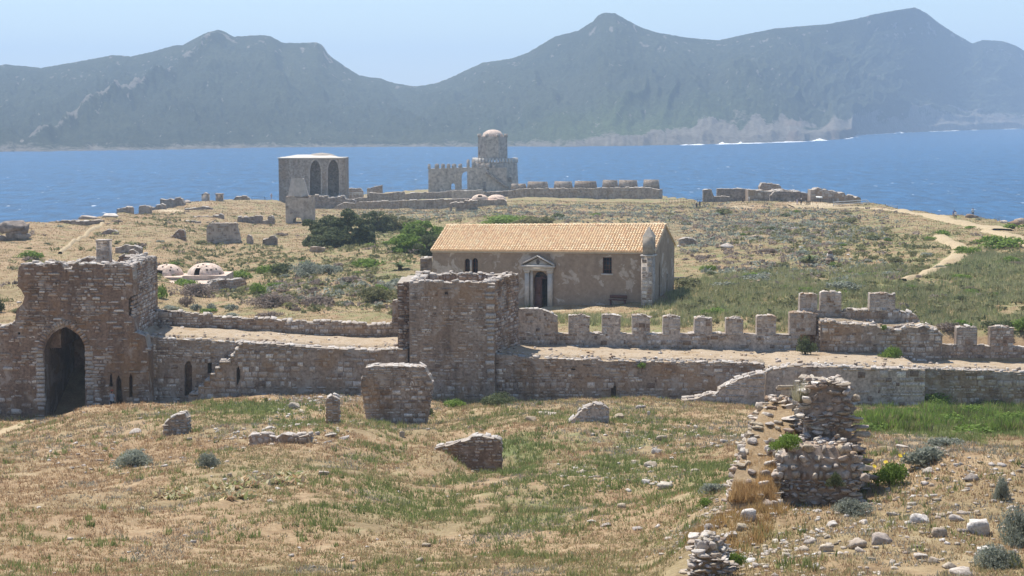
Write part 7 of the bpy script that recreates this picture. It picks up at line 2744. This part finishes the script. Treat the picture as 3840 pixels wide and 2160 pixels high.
# ------------------------------------------------------------------ stones lying about
ROCKS = [(3215, 2055, 60, 38, 'angular pale'), (3100, 2068, 50, 34, 'flat white'), (3120, 1975, 40, 24, 'thin pale'), (3300, 2040, 74, 46, 'large blocky'), (3450, 1955, 70, 34, 'broad grey'), (3530, 2010, 62, 40, 'white lumpy'),
         (3585, 1950, 54, 24, 'flat buff'), (3450, 2095, 52, 24, 'tan oval'), (3500, 2110, 40, 22, 'small tan'), (3560, 2130, 50, 26, 'pale corner'), (3600, 2160, 80, 40, 'grey split'), (3680, 2000, 90, 64, 'knobbly grey'), (3700, 2080, 70, 40, 'knobbly pale'),
         (2810, 1950, 56, 50, 'upright leaning'), (2870, 1895, 46, 24, 'flat olive-brown'), (2660, 1995, 44, 34, 'brown angular'), (2740, 2020, 50, 26, 'long flat'), (2780, 1985, 44, 24, 'white wedge'), (3390, 1790, 44, 26, 'grey boulder'), (3480, 1775, 50, 26, 'buff'),
         (3640, 1800, 54, 30, 'dark grey'), (3385, 1680, 46, 14, 'white slab'), (2460, 1700, 30, 22, 'dark stacked'), (2480, 1650, 36, 22, 'upright dark'), (2440, 1750, 44, 22, 'dark broken'), (2400, 1530, 40, 14, 'thin layered'), (2434, 1560, 12, 24, 'white upright'),
         (2320, 1572, 40, 26, 'pale lumpy'), (2580, 1480, 50, 12, 'low slab'), (2050, 1555, 66, 10, 'long slab'), (1990, 1580, 40, 20, 'pale leaning'), (1510, 1640, 22, 26, 'upright brown'), (1215, 1780, 40, 16, 'white flat'), (1240, 1640, 46, 12, 'buff flat'),
         (1290, 1650, 40, 12, 'buff long'), (505, 1622, 50, 14, 'long pale flat'), (1570, 2108, 36, 24, 'white egg-like'), (1568, 2130, 24, 16, 'small grey'), (1600, 2050, 34, 16, 'buff round'), (2220, 1960, 36, 14, 'dark flat'), (2270, 1975, 40, 12, 'flat grey'), (2390, 1990, 44, 14, 'buff slab'),
         (2330, 1905, 30, 24, 'tilted dark'), (2500, 1830, 60, 24, 'wide shadowed'), (2420, 1815, 36, 18, 'reddish'), (860, 1790, 20, 18, 'white'), (880, 1815, 22, 16, 'bluish white'), (1050, 1545, 26, 12, 'pale'), (1120, 1600, 26, 14, 'rounded pale'), (1180, 1598, 24, 12, 'round buff'),
         (2725, 928, 50, 20, 'black-shadowed'), (2560, 905, 30, 16, 'grey'), (2840, 1062, 60, 12, 'orange-brown flat'), (2770, 1068, 34, 10, 'reddish low'), (3050, 1072, 34, 14, 'dark oval'), (2830, 890, 24, 8, 'white'), (1195, 945, 60, 24, 'weathered grey'),
         (3800, 846, 40, 26, 'craggy shore'), (3765, 838, 26, 16, 'pale shore'), (3822, 840, 36, 30, 'dark-cleft shore'), (3550, 800, 40, 18, 'low shore'), (3640, 815, 50, 16, 'ledge-like shore'), (3510, 795, 30, 16, 'brown shore'), (3470, 780, 26, 14, 'little shore'),
         (150, 826, 60, 12, 'flat shore'), (235, 828, 50, 10, 'flat cliff-edge'), (330, 822, 70, 14, 'pale cliff-edge'), (410, 812, 60, 12, 'slabby cliff-edge'), (700, 760, 30, 10, 'pale path-side'), (1105, 1530, 40, 24, 'sunlit squat')]
for i, (px, py, w_, h_, ds1) in enumerate(ROCKS):
    x, y, z = ground(px, py)
    ww, hh = w_ / F * y, h_ / F * y
    where = ('on the right foreground slope' if py > 1880 and px > 3050 else 'near the foot of the sloping ruined wall' if px > 2600 and py > 1850 else 'behind the foreground pier' if px > 3300 and py > 1600 else
             'in the right middle meadow' if px > 1950 and py > 1450 else 'in the left middle meadow' if py > 1450 else 'on the right shore' if px > 3400 else 'on the left shore' if px < 760 and py < 900 else 'on the far plateau')
    o = link('rock', umesh(96, random.randrange(12), M['stone_near' if y < 125 else 'stone'], 'rock'), loc=(x, y, z + hh * .25))
    o.scale = (ww * 1.1, ww * .8, hh * 1.25)
    o.rotation_euler = (random.uniform(-.2, .2), random.uniform(-.2, .2), random.uniform(-.5, .5))
    tag(o, f'{ds1} rock {where}, at stone row {py // 10}' if False else f'{ds1} rock lying {where}', 'rock')
    o['kind'] = 'thing'
# loose rubble too small and many to count
def rubble(n, Zs, D0, D1, name, s0, s1, thr=.3, base=0.0, mat='stone_near'):
    x, y, z, px, py = sample_ground(n, D0, D1, pw=1.2)
    q = zone(px, py, Zs)
    keep = (q > thr) & (rng.random(len(x)) < q) | (rng.random(len(x)) < base)
    mats = []
    for a, b_, c_ in zip(x[keep], y[keep], z[keep]):
        s = random.uniform(s0, s1) * (1 if random.random() < .9 else 1.7)
        mats.append(frame4((a, b_, c_ + s * .08), (1, 0, 0), (0, 1, 0), (0, 0, 1), s, s * random.uniform(.6, 1), s * random.uniform(.3, .6), .2, random.uniform(0, 3.1)))
    if mats:
        o = joined(name, mats, 48, M[mat], None, np.zeros(3))
        return len(mats)


rubble(22000, [(1150, 1490, 220, 22, 1), (1130, 1560, 120, 80, .5), (1300, 1470, 140, 18, .8), (2330, 1780, 260, 60, .35), (2500, 1640, 300, 60, .3), (880, 1640, 160, 40, .5), (1120, 1620, 160, 50, .5), (420, 1700, 420, 120, .16),
               (1500, 1450, 60, 40, .4), (3000, 1560, 60, 30, .3), (1010, 1800, 260, 60, .2)], 55, 123, 'meadow_rubble', .08, .28, .12, .006)
rubble(26000, [(2690, 1930, 70, 90, 1), (2640, 2060, 60, 80, 1), (3100, 2000, 520, 160, .26), (3600, 1800, 360, 90, .5), (3500, 1960, 420, 160, .24), (3400, 1640, 200, 60, .5), (2850, 2050, 300, 100, .6)], 33, 60, 'slope_rubble', .04, .17, .1, .01)
rubble(9000, [(2960, 868, 120, 12, 1), (2600, 900, 300, 70, .12), (3000, 900, 400, 60, .12), (700, 830, 500, 60, .06), (3050, 745, 120, 16, .5)], 140, 400, 'plateau_rubble', .3, .7, .1, .004, 'stone_pale')
# pale felled leaf litter strips near the meadow centre
x, y, z, px, py = sample_ground(20000, 62, 85, u0=-.3, u1=-.08, pw=1)
keep = zone(px, py, [(960, 1810, 60, 18, 1), (1080, 1800, 60, 18, .8), (640, 1858, 80, 16, .6), (880, 1865, 60, 12, .7), (850, 1830, 160, 30, .3)]) > .28
Pc = np.stack([x[keep], y[keep], z[keep] + .05], 1)[:900]
V, Fq = cards(Pc, .26, np.tile([[0, 0, 1.0]], (len(Pc), 1)), 2.6)
M['straw'] = leaf_mat('cut_stalks', [(0.62, 0.48, 0.28), (0.50, 0.33, 0.20), (0.26, 0.30, 0.10), (0.68, 0.58, 0.40)], .2)
o = link('cut_stalks', np_mesh('cut_stalks', V, Fq, [M['straw']]))
o['kind'] = 'stuff'

# cairn-like stone marker and left rock outcrop
x, y, z = ground(3112, 985)
t = thing('stone_marker', (x, y, z), 'small upright stone marker with a pointed cap beside the palm rosette', 'marker')
for k, (w_, h_, zz_) in enumerate(((1.1, .55, .25), (.75, .55, .75), (.6, .45, 1.15))):
    o = link('stone', umesh(48, k, M['stone'], 'stone'), t, mat=Matrix(frame4((0, 0, zz_), (1, 0, 0), (0, 1, 0), (0, 0, 1), w_, w_, h_, .05).tolist()))
ox, oy, oz = ground(52, 900)
t = thing('rock_outcrop', (ox, oy, oz), 'overhanging dark rock outcrop at the left edge of the shore meadow', 'rock')
for (dx, dz, w_, h_, mt) in ((0, 1.9, 3.2, 1.7, 'far_dark'), (.3, .6, 2.2, 1.6, 'far_dark'), (1.6, .5, 1.8, .9, 'stone_pale'), (-1.9, .2, 2.2, .9, 'stone_pale'), (1.5, 1.6, 1.6, 1.2, 'far_dark')):
    link('boulder', umesh(96, random.randrange(12), M[mt], 'boulder'), t, mat=Matrix(frame4((dx, 0, dz), (1, 0, 0), (0, 1, 0), (0, 0, 1), w_ * 1.2, 2.4, h_ * 1.2, .1).tolist()))

# ------------------------------------------------------------------ people
SK = flat_mat('skin', (0.45, 0.27, 0.19), .6, .03, 5)
HR = flat_mat('brown_hair', (0.06, 0.04, 0.03), .8, .05, 5)


def cloth(name, c):
    return flat_mat(name, c, .85, .05, 6)


CL_ = {'white': cloth('white_cloth', (.7, .7, .7)), 'grey': cloth('grey_cloth', (.38, .39, .42)), 'dark': cloth('dark_cloth', (.03, .03, .035)), 'blue': cloth('blue_cloth', (.08, .13, .33)), 'lblue': cloth('light_blue_cloth', (.35, .55, .68)),
       'khaki': cloth('khaki_cloth', (.25, .2, .14)), 'lilac': cloth('lilac_cloth', (.5, .44, .55)), 'pink': cloth('pale_pink_cloth', (.6, .42, .38)), 'red': cloth('orange_red_cloth', (.36, .09, .05))}


def person(loc, face, label, shirt, trousers, stride=.2, short=False, hat=None, arm=.15, bag=False, hgt=1.72):
    t = thing('person', loc, label, 'person')
    t.rotation_euler = (0, 0, face)
    J = [((0, 0, .95), .13), ((0, 0, 1.12), .125), ((0, .01, 1.32), .15), ((0, .0, 1.45), .075), ((0, -.015, 1.53), .055), ((0, -.02, 1.63), .095), ((0, -.02, 1.70), .075)]
    E = [(0, 1), (1, 2), (2, 3), (3, 4), (4, 5), (5, 6)]
    for sx in (-1, 1):
        b0 = len(J)
        st = stride * sx
        J += [((.095 * sx, 0, .88), .095), ((.1 * sx, -st * .55 - .02, .49), .062), ((.1 * sx, -st * .9 + (.12 if st < 0 else 0), .085), .042), ((.11 * sx, -st * .9 - .13 + (.12 if st < 0 else 0), .035), .036)]
        E += [(0, b0), (b0, b0 + 1), (b0 + 1, b0 + 2), (b0 + 2, b0 + 3)]
        b0 = len(J)
        J += [((.18 * sx, .0, 1.41), .058), ((.235 * sx, .05 * sx, 1.13), .043), ((.24 * sx, -.08 - arm * (sx > 0), .90), .030), ((.235 * sx, -.13 - arm * (sx > 0), .81), .034)]
        E += [(3, b0), (b0, b0 + 1), (b0 + 1, b0 + 2), (b0 + 2, b0 + 3)]
    me = bpy.data.meshes.new('body')
    me.from_pydata([j[0] for j in J], E, [])
    o = bpy.data.objects.new('body', me)
    col.objects.link(o)
    md = o.modifiers.new('skin', 'SKIN')
    sl = me.skin_vertices[0].data
    for i, j in enumerate(J):
        sl[i].radius = (j[1] * 1.15, j[1] * .9)
    sl[0].use_root = True
    sd = o.modifiers.new('sub', 'SUBSURF')
    sd.levels = sd.render_levels = 1
    bpy.context.view_layer.update()
    dg = bpy.context.evaluated_depsgraph_get()
    m2 = bpy.data.meshes.new_from_object(o.evaluated_get(dg))
    m2.name = 'body'
    bpy.data.objects.remove(o)
    m2.materials.clear()
    for m_ in (SK, CL_[shirt], CL_[trousers], HR, CL_['dark']):
        m2.materials.append(m_)
    for p in m2.polygons:
        c_ = p.center
        armx = abs(c_.x) > .185
        if c_.z > 1.66 or (c_.z > 1.56 and c_.y > .01):
            k = 3
        elif c_.z > 1.47:
            k = 0
        elif armx and c_.z < 1.22:
            k = 0
        elif c_.z > .93:
            k = 1
        elif c_.z > (.50 if short else .1):
            k = 2
        elif c_.z > .1:
            k = 0
        else:
            k = 4
        p.material_index = k
        p.use_smooth = True
    b = link('body', m2, t)
    b.scale = (hgt / 1.76,) * 3
    mb = MB()
    mb.tri((-.012, -.115, 1.60), (.012, -.115, 1.60), (0, -.145, 1.60))
    mb.tri((-.012, -.11, 1.60), (0, -.145, 1.60), (0, -.11, 1.64))
    mb.tri((.012, -.11, 1.60), (0, -.11, 1.64), (0, -.145, 1.60))
    mb.build('nose', [SK], t)
    if hat:
        mb = MB()
        n = 14
        for k in range(n):
            a, b_ = 2 * math.pi * k / n, 2 * math.pi * (k + 1) / n
            q = lambda r, z, a: (r * math.cos(a), -.02 + r * math.sin(a), z)
            mb.quad(q(.17, 1.665, a), q(.17, 1.665, b_), q(.105, 1.685, b_), q(.105, 1.685, a))
            mb.quad(q(.105, 1.685, a), q(.105, 1.685, b_), q(.085, 1.76, b_), q(.085, 1.76, a))
            mb.tri(q(.085, 1.76, a), q(.085, 1.76, b_), (0, -.02, 1.78))
        mb.build('hat', [CL_[hat]], t)
    return t


def gl(px, py, D=None):
    if D:
        x, y, _ = P(px, py, D)
        return (x, y, float(tz(np.array(x), np.array(y))))
    return ground(px, py)


person(gl(421, 1530, 121.5), math.pi * .9, 'person in grey shirt, dark trousers and orange-red sun hat beside the gate tower', 'grey', 'dark', .18, hat='red')
person(gl(2786, 765), math.pi * .5, 'person all in black walking on the path below the headland ruins', 'dark', 'dark', .35)
person(gl(2809, 762), math.pi, 'person in white top and grey trousers near the headland ruins', 'white', 'grey', .15)
person(gl(2989, 774), math.pi, 'person in lilac top and bare legs, left of a pair on the headland path', 'lilac', 'lilac', .12, short=True)
person(gl(3004, 774), 0, 'person in dark clothes with white cap, right of a pair on the headland path', 'dark', 'dark', .18, hat='white')
person(gl(2612, 789), math.pi, 'person in black with light cap, left of two at the meadow edge', 'dark', 'dark', .1, hat='white')
person(gl(2624, 784), math.pi, 'person in black, right of two at the meadow edge', 'dark', 'dark', .1)
person(gl(3583, 829), math.pi * .95, 'walker in white shirt and dark shorts on the right path', 'white', 'dark', .3, short=True)
person(gl(3577, 823), math.pi * .95, 'walker in blue shirt hidden behind the walker in white', 'blue', 'khaki', .2, short=True)
person(gl(3648, 806, 293), math.pi, 'person in white shirt at the right shore edge', 'white', 'dark', .1, short=True)
person(gl(3642, 804, 295), math.pi, 'person in light blue shirt and pale cap at the right shore edge', 'lblue', 'grey', .1, hat='white')
person(gl(1018, 749), math.pi, 'person in pale pink clothes standing on the shore left of the sea gate', 'pink', 'pink', .08, short=True, hat='white')

# ------------------------------------------------------------------ sea air
hm = bpy.data.materials.new('haze')
hm.use_nodes = True
hn = hm.node_tree
hn.nodes.clear()
pvn = hn.nodes.new('ShaderNodeVolumePrincipled')
pvn.inputs['Color'].default_value = (0.60, 0.78, 1.0, 1)
pvn.inputs['Density'].default_value = HAZE
pvn.inputs['Anisotropy'].default_value = 0.0
ho = hn.nodes.new('ShaderNodeOutputMaterial')
hn.links.new(pvn.outputs[0], ho.inputs['Volume'])
mb = MB()
mb.box((0, 3650, 172), (14400, 9000, 358))
hz_o = mb.build('haze', [hm])
hz_o['kind'] = 'stuff'
